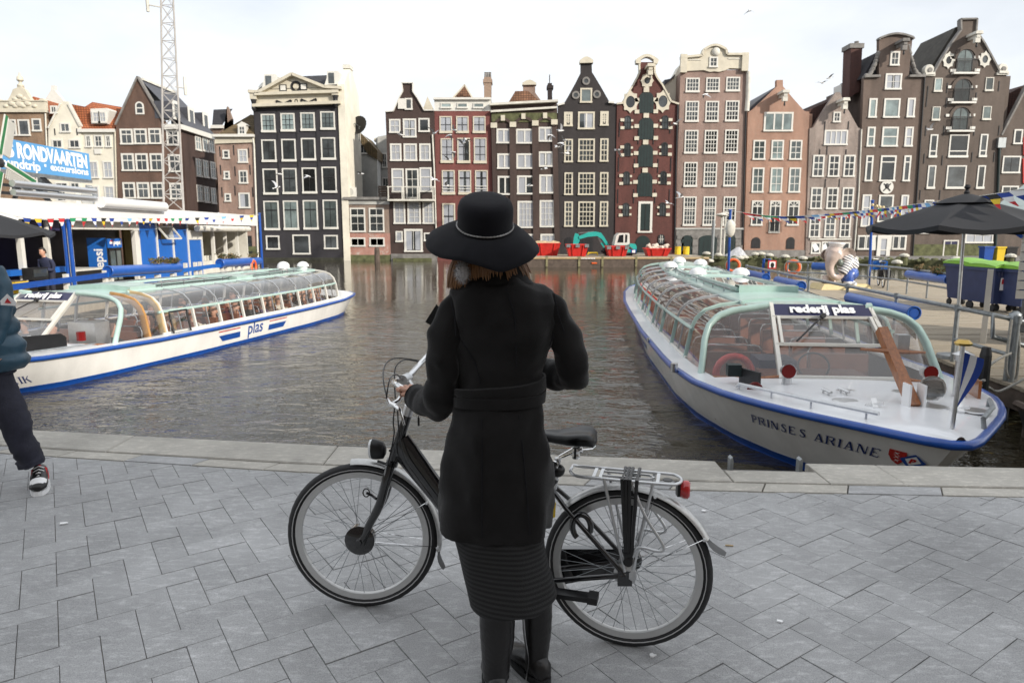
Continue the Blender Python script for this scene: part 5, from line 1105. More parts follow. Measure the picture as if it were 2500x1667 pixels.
f1=rb.onhull(.34,1,.62,-1,.007);f2=rb.onhull(.34,1,.62,-1,.010);f3=rb.onhull(.34,1,.62,-1,.013)
crest=patch([(0,.17),(.13,.17),(.15,.08),(.11,.0),(.05,.04),(.01,.1)],f1,'red','crest',t)
cf=MB()
for i in range(3):
    cx,cyy=.065+.012*i,.138-.042*i
    for dx,dy in ((1,1),(1,-1)):cf.add([f2(cx-dx*.017-.004,cyy-dy*.014),f2(cx-dx*.017+.004,cyy-dy*.014),f2(cx+dx*.017+.004,cyy+dy*.014),f2(cx+dx*.017-.004,cyy+dy*.014)],[(0,1,2,3)])
cf.build('crest_crosses',M['textwhite'],crest)
lz=patch([(.10,.09),(.19,.175),(.29,.09),(.19,.0)],f2,'boatblue','house_flag',t);patch([(.14,.10),(.20,.155),(.255,.09),(.19,.035)],f3,'textwhite','flag_field',lz)
ft=text_flat('P',.075,.004);f4=rb.onhull(.34,1,.62,-1,.016);letter_mesh('flag_letter',ft,lambda u,v:f4(.178+u,.068+v),M['red'],lz)
# ---- deck gear
def dz_(x):return rb.z(x)+.085
mast=MB();mast.beam((1.28,-.22,dz_(1.3)),(1.95,-.13,dz_(1.6)+.70),.1,.1,(0,1,0));mo=mast.build('mast',M['wood'],t);MB().tube([(1.72,.16,dz_(1.6)+.52),(1.72,-.16,dz_(1.6)+.50),(1.74,-.50,dz_(1.6)+.49)],[.014,.03,.014],6).build('crosstree',M['wood'],mo)
mf=MB()
for y in (-.29,-.15):mf.cbox((1.3,y,dz_(1.3)+.1),(.16,.02,.26))
mf.build('mast_foot',M['purewhite'],mo);MB().cbox((1.88,-.32,dz_(1.6)+.58),(.1,.12,.16)).build('mast_light',M['alu'],mo)
for x,y in ((2.5,.66),(2.6,-.98)):
    v=MB().lathe((x,y,dz_(x)-.03),(0,0,1),[(.06,0),(.055,.11),(.055,.14)],12).lathe((x+.06,y,dz_(x)+.15),(-1,.0,.1),[(.02,-.07),(.06,-.05),(.062,.07),(.085,.115),(.09,.12)],14,False).build('cowl_vent',M['alu'],t,smooth=50);MB().lathe((x+.06,y,dz_(x)+.15),(-1,0,.1),[(.082,.114),(.045,.03),(.005,.02)],14).build('cowl_mouth',M['copper'],v)
v=MB().lathe((1.42,-.44,dz_(1.4)+.17),(-1,.05,.1),[(.02,-.16),(.08,-.12),(.125,0),(.128,.03)],16).tube([(1.48,-.44,dz_(1.4)),(1.5,-.44,dz_(1.4)+.1)],.025,6).build('searchlight',M['chrome'],t,smooth=50);MB().lathe((1.42,-.44,dz_(1.4)+.17),(-1,.05,.1),[(.118,.03),(.08,.05),(.01,.055)],16).build('lens',M['screen'],v,smooth=50)
for x,y in ((2.05,.12),(2.1,-.5),(1.5,.35),(1.15,-.72),(1.3,-.42)):MB().lathe((x,y,dz_(x)-.004),(0,0,1),[(.135,0),(.135,.008),(.11,.012)],18).build('deck_plate',M['steel'],t)
for x,y in ((1.85,.42),(1.9,.22)):
    MB().tube([(x-.12,y,dz_(x)+.05),(x+.1,y+.03,dz_(x)+.05)],.016,6).tube([(x-.07,y+.01,dz_(x)-.01),(x-.07,y+.01,dz_(x)+.05)],.012,6).tube([(x+.06,y+.02,dz_(x)-.01),(x+.06,y+.02,dz_(x)+.05)],.012,6).build('cleat',M['steel'],t,smooth=60)
for x,y in ((1.15,.2),(1.05,-.55)):
    MB().beam((x,y,dz_(x)),(x+.14,y-.03,dz_(x)+.06),.05,.03).beam((x+.1,y+.06,dz_(x)),(x+.02,y-.08,dz_(x)+.05),.04,.03).build('chock',M['purewhite'],t)
hr=MB();pts=[(2.25,1.30,dz_(2.2)+.0),(2.2,1.28,dz_(2.2)+.04),(1.2,.80,dz_(1.2)+.06),(.6,.40,dz_(.6)+.06)];hr.tube(pts,.02,6)
for p in (pts[1],pts[2],(1.7,1.05,dz_(1.7)+.05),(.72,.46,dz_(.7)+.06)):hr.tube([p,(p[0],p[1],p[2]-.12)],.012,5)
hr.build('deck_handrail',M['alu'],t,smooth=60)
MB().tube([(.5,-.46,dz_(.6)-.06),(.52,-.45,dz_(.6)+.06),(1.0,-.80,dz_(1)+.07),(1.5,-1.05,dz_(1.5)+.05),(1.55,-1.07,dz_(1.5)-.05)],.022,6).build('deck_handrail',M['galv'],t,smooth=60)
fp=MB().tube([(.3,-.08,dz_(.4)-.06),(.3,-.10,dz_(.4)+.74)],.018,8).build('flagpole',M['steel'],t,smooth=60);MB().lathe((.3,-.10,dz_(.4)+.74),(0,0,1),[(.06,0),(.07,.02),(.04,.05)],10).build('pole_cap',mk('brass',(.55,.38,.12),.3,1.0),fp)
for k_,(mt,c0) in enumerate((('flagblue',0),('flagwhite',.33),('flagblue',.66))):
    b=MB();b.sheet([[(.32+.05*math.sin(3*u+v*2),-.12-.04*c-.10*math.sin(1.2+2.5*u)*c*1.4,dz_(.4)+.68-.5*u-.06*c) for c in (c0,c0+.17,c0+.335)] for u,v in [(i/10,0) for i in range(11)]]);b.build('flag',M[mt],fp,smooth=60)
pb=MB().beam((2.6,1.18,dz_(2.5)+.02),(2.2,1.05,dz_(2.1)+.02),.03,.3).build('nav_board',M['iron'],t);MB().lathe((2.28,1.08,dz_(2.2)-.03),(-.9,.2,.1),[(.06,0),(.09,.1),(.085,.11),(.02,.05)],10).build('nav_lamp',M['copper'],pb);MB().cbox((2.6,1.26,dz_(2.5)+.14),(.14,.16,.14)).build('lamp_box',M['shutter'],pb)
sb=MB().beam((1.95,-1.2,dz_(2)+.02),(2.35,-1.3,dz_(2.3)+.02),.03,.3).build('nav_board',M['wood'],t)
MB().lathe((2.0,-1.02,dz_(2)-.02),(0,0,1),[(.065,0),(.065,.40),(.085,.41),(.085,.46),(.11,.475),(.02,.52)],12).build('exhaust_pipe',M['steel'],t,smooth=40)
MB().tube([(3.6,1.83,dz_(3.6)-.06),(3.6,1.83,dz_(3.6)+.06)],.05,8).tube([(6.5,1.9,rb.z(6)+.02),(6.5,1.9,rb.z(6)+.1)],.03,8).build('bollard',M['steel'],t,smooth=50)
# ---- stripes and letters at the far side of the hull
f5=rb.onhull(10.2,1,.42,-1)
for u0 in (0,1.5):patch([(u0,.0),(u0+.7,.0),(u0+.8,.13),(u0,.13)],f5,'boatblue','hull_stripe',t)
fl=text_flat('plas',.26,.006);letter_mesh('hull_lettering',fl,lambda u,v:f5(.85+u,v),M['boatblue'],t)
# -------------------------------------------------- the boat full of passengers at the left
lb=Boat('white canal boat full of passengers, blue lettering on its hull, leaving at the left',(-9.85,9.15),(.230,1.0),15.06,-.13)
lb.wb=[(x,max(y-.14,.03)) for x,y in lb.rb];lb.rb[-2:]=[(18.6,1.2),(19,.85)]
lb.zr=[(0,.80),(3,.68),(6,.62),(12,.62),(16,.64),(19,.70)]
lb.build(3.5,13.5,(5.3,13.25,9),door=(-1,-1),posts='white');lb.front(.40);t=lb.t
lb.roofpanel(5.3,6.0,-1,1,.04,'mint','roof_panel',.06);lb.hatch(6.0,8.9,.04,0,'roofglass');lb.roofpanel(8.9,9.6,-1,1,.06,'mint','roof_panel');lb.hatch(9.6,12.4,.03,1,'roofglass');lb.roofpanel(12.4,13.25,-1,1,.0,'mint','roof_panel')
for x,q in ((11.8,-.5),(12.5,.1),(12.9,-.6)):lb.dome(x,q,.19)
g=[[lb.cab(13.25,1,u/10).lerp(lb.cab(13.25,-1,u/10),j/6) for j in range(7)] for u in range(11)];MB().sheet(g).build('stern_window',M['boatglass'],t,smooth=60)
# open entrance in the first bay: wooden lining and the swung-open curved door
for x in (4.85,5.28):MB().tube([lb.cab(x,-1,u/12)+Vector((0,.05,-.03)) for u in range(13)],.05,6,flat=1.6).build('door_lining',mk('ochre_wood',(.42,.22,.07),.5,var=.2) if x==4.85 else M['palewood'],t,smooth=60)
lb.seats([4.7+.82*i for i in range(10)])
fl=text_flat('plas',.44,.004);f6=lb.onhull(7.7,-1,.40,1);letter_mesh('hull_lettering',fl,lambda u,v:f6(u,v),M['boatblue'],t)
for u0 in (-1.15,fl[2]+.28):
    patch([(u0+.12,-.02),(u0+.82,-.02),(u0+.82,.12),(u0,.12)] if u0<0 else [(u0,-.02),(u0+.74,-.02),(u0+.84,.12),(u0,.12)],f6,'boatblue','hull_stripe',t);patch([(u0,.20),(u0+.82,.20),(u0+.82,.225),(u0,.225)],f6,'red','hull_stripe',t)
fl=serif_flat('HENDRIK',.13);f7=lb.onhull(1.95-fl[2],-1,.30,1);letter_mesh('boat_name',fl,lambda u,v:f7(u+.25*v,v),M['textblue'],t)
def dl(x):return lb.z(x)+.085
pb=MB().prism([(2.20,dl(1.8)),(3.15,dl(2.7)),(3.15,dl(2.7)+.16),(3.05,dl(2.7)+.24),(2.20,dl(1.8)+.26)],-1.30,-1.26).build('nav_board',M['black'],t);MB().lathe((3.40,-1.36,dl(2.5)+.06),(0,0,1),[(.075,0),(.075,.16)],10).build('nav_lamp',M['copper'],pb)
v=MB().lathe((2.25,-.85,dl(1.8)+.2),(-.9,-.4,.1),[(.06,-.1),(.09,.06),(.13,.14)],14,False).build('cowl_vent',M['alu'],t,smooth=50);MB().lathe((2.25,-.85,dl(1.8)+.2),(-.9,-.4,.1),[(.122,.136),(.06,.05),(.005,.04)],14).build('cowl_mouth',M['copper'],v)
MB().lathe((2.75,-.95,dl(2.3)),(0,0,1),[(.05,0),(.05,.12),(.1,.15),(.1,.2),(.02,.22)],10).build('deck_vent',M['purewhite'],t)
MB().tube([(2.45,-1.35,dl(2)+.0),(3.55,-1.5,dl(3.1)+.0)],.012,5).build('deck_handrail',M['galv'],t)
MB().cbox((4.2,-.75,lb.z(4)+.16),(.35,.62,.5)).build('engine_box',M['alu'],t)
g=[[lb.cab(5.4+.5*j/2,-1,u)+Vector((0,-.09,0)) for u in (.02,.1,.2,.3,.335)] for j in range(3)];dr=MB().sheet(g).build('door',M['boatglass'],t,smooth=60)
MB().tube([lb.cab(5.4,-1,u/40)+Vector((0,-.09,0)) for u in range(0,14)]+[lb.cab(5.9,-1,(13-u)/40)+Vector((0,-.09,0)) for u in range(0,14)],.022,6,closed=True).build('door_frame',M['iron'],dr,smooth=60)
# ================================================================== LEFT: THE TICKET PAVILION
PX=-15.2
def onX(px,py,X=PX):return onplane(px,py,(X,0,0),Vector((1,0,0)))
def zl(x,y):return (.2806*x,480+.2806*y)
def yX(x,X=PX):return onX(zl(x,300)[0],600,X).y
def zX(x,y,X=PX):return onX(*zl(x,y),X).z
pv=thing('ticket_pavilion','white and blue ticket pavilion with a flat white roof at the left','pavilion',(PX-2,28,-.4))
def fbox(x0,x1,y0,y1,d0,d1,mat,name,par=pv):
    Y0,Y1=yX(x0),yX(x1);Z0,Z1=zX(x0,y1),zX(x0,y0);return MB().box(PX-d1,PX-d0,Y0,Y1,Z0,Z1).build(name,M[mat],par)
FL=-.40;ZF0,ZF1=zX(1230,228),zX(1230,102)-.1;YA,YB=17.2,yX(2190)
MB().box(PX-4.2,PX+.28,YA,YB,ZF0+.12,ZF1).build('roof',M['purewhite'],pv);MB().box(PX-.2,PX+.42,YA,YB,ZF0,ZF1+.1).build('fascia',M['purewhite'],pv)
MB().box(PX-4.2,PX+.1,YA,YB,FL-.12,FL).build('floor',M['deckwood'],pv)
Yk=yX(600);zs=zX(700,285)
for x,w_,mt in ((190,.16,'white'),(420,.13,'oldwhite'),(612,.2,'white'),(1195,.36,'white'),(1368,.1,'white'),(1507,.1,'white'),(1638,.1,'white'),(1757,.1,'white'),(1862,.14,'white'),(1968,.13,'white'),(2070,.13,'white')):
    y=yX(x);MB().box(PX-.12,PX+.03,y-w_/2,y+w_/2,FL,ZF0).build('wall_post',M[mt],pv)
MB().box(PX-.1,PX+.02,yX(612)+.1,yX(1195)-.18,zs,ZF0).build('lintel',M['white'],pv)
MB().box(PX-.16,PX-.04,YA,yX(545),ZF0-.34,ZF0).build('valance',M['navy'],pv)
for a,c in ((1215,1365),(1372,1503),(1511,1634),(1642,1753)):
    y0,y1=yX(a)+.05,yX(c);lo=FL+.02;hi=ZF0
    if a==1372:hi=zX(1440,372)
    if a==1642:hi=zX(1700,378);MB().box(PX-.08,PX-.01,y0,y1,hi+.02,zX(1700,295)).build('panel',M['white'],pv)
    MB().box(PX-.09,PX-.02,y0,y1,lo,hi).build('blue_panel',M['kioskblue'],pv)
    if a==1372:
        MB().box(PX-.6,PX-.5,y0,y1,hi,ZF0).build('unlit_room_slab',M['navy'],pv);zt=zX(1440,262)  # navy slab coloured as the unlit inside behind the tilted window
        f=MB();q=[Vector((PX+.02,y0+.03,zt)),Vector((PX+.02,y1-.03,zt)),Vector((PX+.42,y1-.03,hi+.03)),Vector((PX+.42,y0+.03,hi+.03))]
        for i in range(4):f.beam(q[i],q[(i+1)%4],.07,.06)
        fo=f.build('tilted_window',M['oldwhite'],pv);MB().add(q,[(0,1,2,3)]).build('pane',M['pane'],fo)
    if a==1511:MB().box(PX-.08,PX-.015,y0,y1,hi-.25,hi-.0).build('top_rail',M['navy'],pv)
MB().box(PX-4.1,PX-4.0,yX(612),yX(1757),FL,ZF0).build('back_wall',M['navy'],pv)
MB().box(PX-3.9,PX-3.8,yX(1757),YB,FL,ZF0).build('kitchen_wall',mk('yellow_kitchen',(.42,.33,.12),.7),pv);MB().box(PX-3.9,PX-.2,YB-.15,YB-.05,FL,ZF0).build('end_wall',M['oldwhite'],pv)
MB().box(PX-.5,PX+.02,yX(1757)+.05,YB-.3,FL,zX(1800,560)).build('kitchen_counter',M['oldwhite'],pv)
b=MB()
for i in range(13):
    y=lerp(yX(1775),yX(2060),(i+.5)/13);z=zX(1800,560);b.cbox((PX-.25-random.random()*.15,y,z+.12),(.12,.14+.1*random.random(),.16+.2*random.random()))
b.build('kitchen_ware',M['oldwhite'],pv);MB().box(PX-1.6,PX-1.2,yX(1800),yX(1960),zX(1850,390),zX(1850,330)).build('extractor_hood',M['steel'],pv)
MB().box(PX-1.4,PX-.1,yX(640),yX(930),FL,zX(700,650)).build('serving_counter',M['black'],pv);MB().box(PX-1.45,PX-.02,yX(625),yX(935),zX(700,650),zX(700,650)+.06).build('counter_top',M['oldwhite'],pv)
MB().box(PX-.3,PX+.15,yX(20),yX(545),zX(100,690),zX(100,640)).build('shelf',M['kioskblue'],pv)
# fixtures on the roof edge
b=MB();y0,y1=yX(20),yX(745)
for dz in (0,.26):b.tube([(PX+.5,y0,ZF1+.28+dz),(PX+.5,y1,ZF1+.28+dz)],.1,8)
tag(b.build('awning',M['alu'],None,smooth=60),'grey rolled awning cassette on the left edge of the pavilion roof','awning')
b=MB().tube([(PX+.55,yX(775),ZF1+.18),(PX+.55,yX(1340),ZF1+.18)],.2,12);tag(b.build('awning',M['purewhite'],None,smooth=60),'white awning roller on the pavilion roof right of the grey one','awning')
tag(MB().tube([(PX+.4,yX(1650),ZF0-.2),(PX+.4,yX(2110),ZF0-.2)],.15,10).build('awning',M['oldwhite'],None,smooth=60),'white awning roller above the kitchen window of the pavilion','awning')
# fridge with its lettering
fx,fy=-15.6,26.5;w_=1.0;ft,fb=1.42,FL
fr=thing('drinks_fridge','blue and black drinks fridge with a glass door inside the pavilion','fridge',(fx-.35,fy+.5,fb))
MB().box(fx-.72,fx,fy,fy+w_,fb,ft).build('cabinet',M['black'],fr);MB().box(fx-.73,fx-.0,fy-.012,fy,fb+.02,ft).build('side_panel',M['kioskblue'],fr)
MB().box(fx,fx+.05,fy+.05,fy+w_-.02,ft-.38,ft-.03).build('header',M['kioskblue'],fr)
dr=MB().box(fx,fx+.03,fy+.1,fy+w_-.05,fb+.1,ft-.42).build('door',M['black'],fr);MB().box(fx+.03,fx+.036,fy+.17,fy+w_-.12,fb+.2,ft-.5).build('pane',M['blueglass'],dr);MB().box(fx+.036,fx+.06,fy+.5,fy+.55,fb+.15,ft-.45).build('handle',M['black'],dr)
fl=text_flat('pepsi',.26,.012);letter_mesh('lettering',fl,lambda u,v:Vector((fx+.056,fy+.40+u*.52/fl[2],ft-.25+v*.9)),M['textwhite'],fr)
def roundel(c,r,ua,va,par,n):
    k=24;out=n*.002
    for nm,mt,fn in (('emblem_white','textwhite',None),('emblem_red','flagred',lambda y:y>.28),('emblem_blue','flagblue',lambda y:y<-.22)):
        pts=[(math.cos(6.2832*i/k),math.sin(6.2832*i/k)) for i in range(k)]
        if fn:pts=[p for p in pts if fn(p[1])]
        b=MB();b.add([c+ua*(r*x)+va*(r*y)+out*(1 if nm=='emblem_white' else 2.5) for x,y in pts],[tuple(range(len(pts)))]);b.build(nm,M[mt],par)
roundel(Vector((fx+.055,fy+.26,ft-.2)),.12,Vector((0,1,0)),Vector((0,0,1)),fr,Vector((1,0,0)))
fl2=text_flat('pepsi',.5,.012);letter_mesh('lettering',fl2,lambda u,v:Vector((fx-.16-v*1.0-.0,fy-.016,.05+u*.95/fl2[2])),M['textwhite'],fr);roundel(Vector((fx-.30,fy-.016,-.12)),.17,Vector((0,0,1)),Vector((-1,0,0)),fr,Vector((0,-1,0)))
# the big sign with its frame
SX=-16.3;SR=onX(217,400,SX).y;S1=onX(42,380,SX).y;S2=onX(122,405,SX).y
sg=thing('signboard','large sky blue signboard on the pavilion roof announcing boat trips','sign',(SX-.3,23,2.7))
MB().box(SX-.35,SX,20.5,SR+.05,3.63,4.62).build('board',mk('sign_blue',(.10,.31,.60),.4,var=.04),sg);MB().box(SX-.36,SX+.03,20.45,SR+.07,3.52,3.63).build('edge',M['galv'],sg)
def signtext(txt,y0,y1,z0,hgt,off):
    f=text_flat(txt,1.0,off);hv=max(v for _,v in f[0]);letter_mesh('lettering',f,lambda u,v:Vector((SX+.008,y0+(y1-y0)*u/f[2],z0+hgt*v)),M['textwhite'],sg)
S3=onX(34,375,SX).y;S4=onX(97,400,SX).y;signtext('RONDVAARTEN',S1,SR-.12,4.07,.66,.045);signtext('PLAS',S3-1.5,S3,4.07,.66,.045);signtext('excursions',S2,SR-.1,3.80,.34,.03);signtext('roundtrip',S4-2.05,S4,3.72,.42,.03);MB().cbox((SX+.008,(S4+S2)/2,3.93),(.01,.09,.09)).build('dot',M['textwhite'],sg)
b=MB()
for y in (20.2,23.6):b.beam((SX-.1,y,3.55),(SX-.1,y+1.2,2.6),.12,.12);b.beam((SX-.1,y,3.55),(SX+.1,y-1.0,2.6),.1,.1)
b.beam((SX-.1,19,3.2),(SX-.1,25.2,3.1),.09,.09);b.beam((SX+.1,19.4,2.9),(SX+.1,24.6,2.85),.09,.09);b.beam((SX-.1,24.4,3.55),(SX-.1,25.0,3.2),.1,.1);b.build('support',M['iron'],sg)
# little windmill at the left edge
wm=thing('windmill','small decorative windmill with green edged white lattice sails on the pavilion roof','windmill',(-15.6,19.2,2.6))
MB().lathe((-15.9,19.2,2.6),(0,0,1),[(1.15,0),(.8,1.6),(.62,2.4),(.7,2.5),(.5,3.0),(.1,3.25)],8).build('body',mk('mill_green',(.03,.055,.04),.8,var=.4,scale=3),wm)
hub=onX(-1,398,-14.95);hb=MB().lathe(hub,(1,0,0),[(.14,-.5),(.14,.05),(.02,.1)],10).build('hub',M['iron'],wm)
for ang in (69,-21,159,249):
    a=R(ang);u=Vector((0,math.cos(a),math.sin(a)));v=Vector((0,-math.sin(a),math.cos(a)));s_=thing_=MB()
    s_.beam(hub,hub+u*1.45,.06,.06,(1,0,0))
    for k_ in range(5):s_.beam(hub+u*.3-v*(.08+.06*k_),hub+u*1.42-v*(.08+.06*k_),.036,.03,(1,0,0))
    for k_ in range(15):s_.beam(hub+u*(.32+.078*k_)+v*.02,hub+u*(.32+.078*k_)-v*.34,.03,.03,(1,0,0))
    so=s_.build('sail',M['white'],wm);MB().beam(hub+u*.25+v*.08+Vector((.03,0,0)),hub+u*1.47+v*.08+Vector((.03,0,0)),.03,.11,(0,-math.sin(a),math.cos(a))).build('sail_board',mk('sail_green',(.025,.16,.06),.5),so);MB().beam(hub+u*.25+v*.15+Vector((.032,0,0)),hub+u*1.47+v*.15+Vector((.032,0,0)),.032,.03,(0,-math.sin(a),math.cos(a))).build('sail_edge',M['white'],so)
# air conditioner, mast
p=onX(206,487,-16.0);ac=thing('air_conditioner','white air conditioner with a round fan on the pavilion roof below the sign','air conditioner',(p.x,p.y,2.6))
MB().box(p.x-.4,p.x,p.y-.5,p.y+.5,2.6,p.z+.42).build('casing',M['oldwhite'],ac);MB().lathe((p.x,p.y+.12,p.z),(1,0,0),[(.33,0),(.35,.03),(.30,.04),(.05,.05)],18).build('fan_grille',M['greyplaster'],ac);MB().tube([(p.x-.1,p.y+.6,2.7),(p.x-.1,p.y+.8,p.z+.2),(p.x-.1,p.y+.62,p.z+.5),(p.x-.2,p.y+.5,p.z+.5)],.07,8).build('hose',M['galv'],ac)
ma=thing('lattice_mast','tall grey lattice radio mast standing behind the pavilion','mast',(*atY(421,510,33).xy,2.0))
Yb=33.0;bl,br_,tl,tr=atY(397,512,Yb),atY(447,512,Yb),atY(391,-120,Yb),atY(417,-120,Yb);bl.z=br_.z=1.9;bm=(bl+br_)/2+Vector((.1,.8,0));tm=(tl+tr)/2+Vector((.05,.4,0));legs=[(bl,tl),(br_,tr),(bm,tm)]
for a,c in legs:MB().tube([a,c],[.05,.035],6).build('leg',mk('mast_grey',(.42,.40,.38),.6,var=.15) if a is bl else bpy.data.materials['mast_grey'],ma,smooth=60)
b=MB();n_=16
for i in range(n_+1):
    P3=[a.lerp(c,i/n_) for a,c in legs]
    for j in range(3):b.tube([P3[j],P3[(j+1)%3]],.018,5)
    if i<n_:
        Q3=[a.lerp(c,(i+1)/n_) for a,c in legs]
        for j in range(3):b.tube([P3[j],Q3[(j+1)%3]],.013,4);b.tube([P3[(j+1)%3],Q3[j]],.013,4)
b.build('bracing',bpy.data.materials['mast_grey'],ma)
for px0,py0,px1,py1,py2 in ((427,212,452,216,160),(393,18,360,12,-60)):
    a=atY(px0,py0,Yb);c=atY(px1,py1,Yb);d=atY(px1,py2,Yb);MB().tube([a,c],.03,5).tube([c+Vector((0,0,-.3)),c+Vector((0,0,.5))],.07,6).tube([c,d],.015,5).build('antenna',M['oldwhite'],ma)
# landing stage fence, planters and posts
ls=MB().box(-15.1,-12.2,15,38,-.62,-.42).build('landing_stage',M['deckwood']);tag(ls,'low timber landing stage between the pavilion and the passing boat','jetty')
FX=-13.0
fc=thing('deck_fence','low blue board fence along the landing stage behind the left boat','fence',(FX,26,-.4))
pts=[onX(*zl(x,y),FX) for x,y in ((-60,800),(90,790),(590,725),(930,682),(1250,668),(1600,640),(1850,605),(2240,585))]
for i,(a,c) in enumerate(zip(pts,pts[1:])):MB().beam(a,c,.05,.16).build('board',M['boatblue'] if i<3 else M['kioskblue'],fc)
for x in (600,940,990,1265,1385,1520,1640,1725,1765,1950,1985,2080,2130):p=onX(*zl(x,680),FX);MB().box(FX-.16,FX-.04,p.y-.06,p.y+.06,FL-.02,.42).build('post',M['white'],fc)
M['twig']=mk('dry_twigs',(.16,.11,.05),.9,var=.5,scale=20);M['leafy']=mk('dull_green_leaves',(.06,.085,.03),.8,var=.5,scale=20)
def planter(a,c,r,lab,plants,grp='blue pipe planters'):
    a,c=Vector(a),Vector(c);t=thing('planter',lab,'planter',(a+c)/2,grp);d=(c-a).normalized()
    m=14;rings=[]
    MB().tube([a,c],r,14).build('pipe',M['planterblue'],t,smooth=50);side=d.cross(Vector((0,0,1)))
    MB().tube([a-d*.012+side*(r*.96*math.cos(6.283*i/16))+Vector((0,0,r*.96*math.sin(6.283*i/16))) for i in range(16)],r*.16,6,closed=True).build('end_ring',M['planterblue'],t,smooth=60);MB().lathe(a-d*.02,d,[(r*.72,0),(r*.1,.004)],14).build('end_cap',M['boatblue'],t)
    if plants:
        b=MB();b.m=0;nn=int((c-a).length*26)
        cl=[random.random() for _ in range(4)]
        for i in range(nn):
            k_=min(max(cl[i%4]+random.gauss(0,.05),.04),.96);p=a.lerp(c,k_)+Vector((0,0,r*.9));q=p+Vector((random.gauss(0,.10),random.gauss(0,.10),random.uniform(.08,.26)))
            b.m=0;b.tube([p,p.lerp(q,.5)+Vector((random.gauss(0,.02),random.gauss(0,.02),.02)),q],.007,3)
            b.m=random.randint(0,1)
            for _ in range(4):e=p.lerp(q,random.uniform(.4,1.05));w1=Vector((random.gauss(0,.035),random.gauss(0,.035),random.gauss(0,.025)));w2=Vector((random.gauss(0,.03),random.gauss(0,.03),random.gauss(0,.03)));b.add([e,e+w1,e+w1+w2,e+w2],[(0,1,2,3)])
        tag(b.build('plants',[M['twig'],M['leafy']],t),kind='stuff')
    return t
M['planterblue']=mk('planter_blue',(.015,.10,.42),.35,var=.12,scale=5,coat=.2)
planter(onX(264,662,FX),onX(437,653,FX),.17,'blue pipe planter with dry shrubs on the fence in front of the blue panels',True)
planter(onX(537,643,FX),onX(632,637,FX),.19,'blue pipe planter on the fence in front of the pavilion kitchen',True)
for x,yt,X,lab in ((548,205,-14.6,'left of two blue poles at the corner of the pavilion'),(592,205,-14.4,'right of two blue poles at the corner of the pavilion'),(2256,150,-12.9,'blue pole at the far end of the landing stage, bunting tied to its top')):
    p=onX(*zl(x,yt),X);MB_=MB().tube([(p.x,p.y,FL-.1),(p.x,p.y,p.z)],.065,8).lathe((p.x,p.y,p.z),(0,0,1),[(.09,0),(.09,.03),(.02,.05)],8);tag(MB_.build('pole',M['boatblue'],None,smooth=60),lab,'pole','blue poles of the pavilion')
def lifebuoy(c,r,face,lab):
    t=thing('lifebuoy',lab,'lifebuoy',c,'orange lifebuoys');f=Vector(face).normalized();u=f.cross(Vector((0,0,1))).normalized()
    MB().tube([Vector(c)+u*(r*math.cos(6.283*i/20))+Vector((0,0,r*math.sin(6.283*i/20))) for i in range(20)],r*.24,8,closed=True).build('ring',M['orange'],t,smooth=60);MB().tube([Vector(c)+u*(r*1.3*math.cos(6.283*i/20))+Vector((0,0,r*1.3*math.sin(6.283*i/20))) for i in range(20)],r*.05,5,closed=True).build('rope',M['oldwhite'],t)
lifebuoy(onX(619,652,-12.85),.30,(1,0,.2),'orange lifebuoy hanging at the far end of the landing stage fence')
cr=thing('crate','yellow crate on the landing stage beside the jacketed man','crate',(-13.4,18.9,FL));p=onX(36,692,-13.4);MB().cbox((p.x,p.y,p.z-.1),(.4,.5,.3)).build('box',M['flagyellow'],cr);MB().cbox((p.x,p.y,p.z+.06),(.34,.44,.03)).build('contents',M['darkwood'],cr)
# ---- bunting
FLAGS=[('flagwhite','flagred','flagwhite'),('flaggreen','flagwhite','flagorange'),('flagwhite','flagblue','flagwhite'),('flagred','flagwhite','flagred'),('flagblack','flagyellow','flagred'),('flagblue','flagyellow','flagblue'),('flaggreen','flagred','flagred'),('flagsky','flagwhite','flagred'),('flagred','flagwhite','flagblue'),('flagblue','flagwhite','flagred'),('flagyellow','flagblue','flagyellow'),('flagblue','flagwhite','flagblue')]
M['flagorange']=M['orange']
def bunting(pts,spots,size,lab,lean=0.0,kind=0):
    """pts: points of the cord; spots: 0..1 along it"""
    pts=smooth_pts(pts,8);ln=[0]
    for a,c in zip(pts,pts[1:]):ln.append(ln[-1]+(c-a).length)
    def at(k):
        s_=k*ln[-1]
        for i in range(len(ln)-1):
            if s_<=ln[i+1]:t=(s_-ln[i])/(ln[i+1]-ln[i]);return pts[i].lerp(pts[i+1],t),(pts[i+1]-pts[i]).normalized()
        return pts[-1],(pts[-1]-pts[-2]).normalized()
    t=thing('bunting',lab,'bunting',pts[0]);MB().tube(pts,.008,4).build('cord',M['oldwhite'],t)
    for i,k in enumerate(spots):
        p,d=at(k);w_=size*.5;dn=Vector((0,0,-1))+d*lean+Vector((random.gauss(0,.12),random.gauss(0,.12),0));dn.normalize();cs=FLAGS[(i*5+kind)%len(FLAGS)];side=d.cross(dn).normalized();b=MB()
        for j in range(3):
            a0,a1=j/3,(j+1)/3;b.m=j;row=[]
            for a in (a0,(a0+a1)/2,a1 if j<2 else .999):
                row.append([p+dn*(size*a)+d*(w_*(1-a)*q)+side*(.10*size*math.sin(3*a+i)*a+.03*size*q) for q in (-1,0,1)])
            b.sheet(row)
        b.build('pennant',[M[c] for c in cs],t,smooth=60)
BX=-14.3
L0=[onX(-60,498,BX),onX(60,532,BX),onX(200,532,BX),onX(330,533,BX),onX(470,532,BX),onX(633,523,BX)]
L0[-1]=onX(632,524,-12.9)
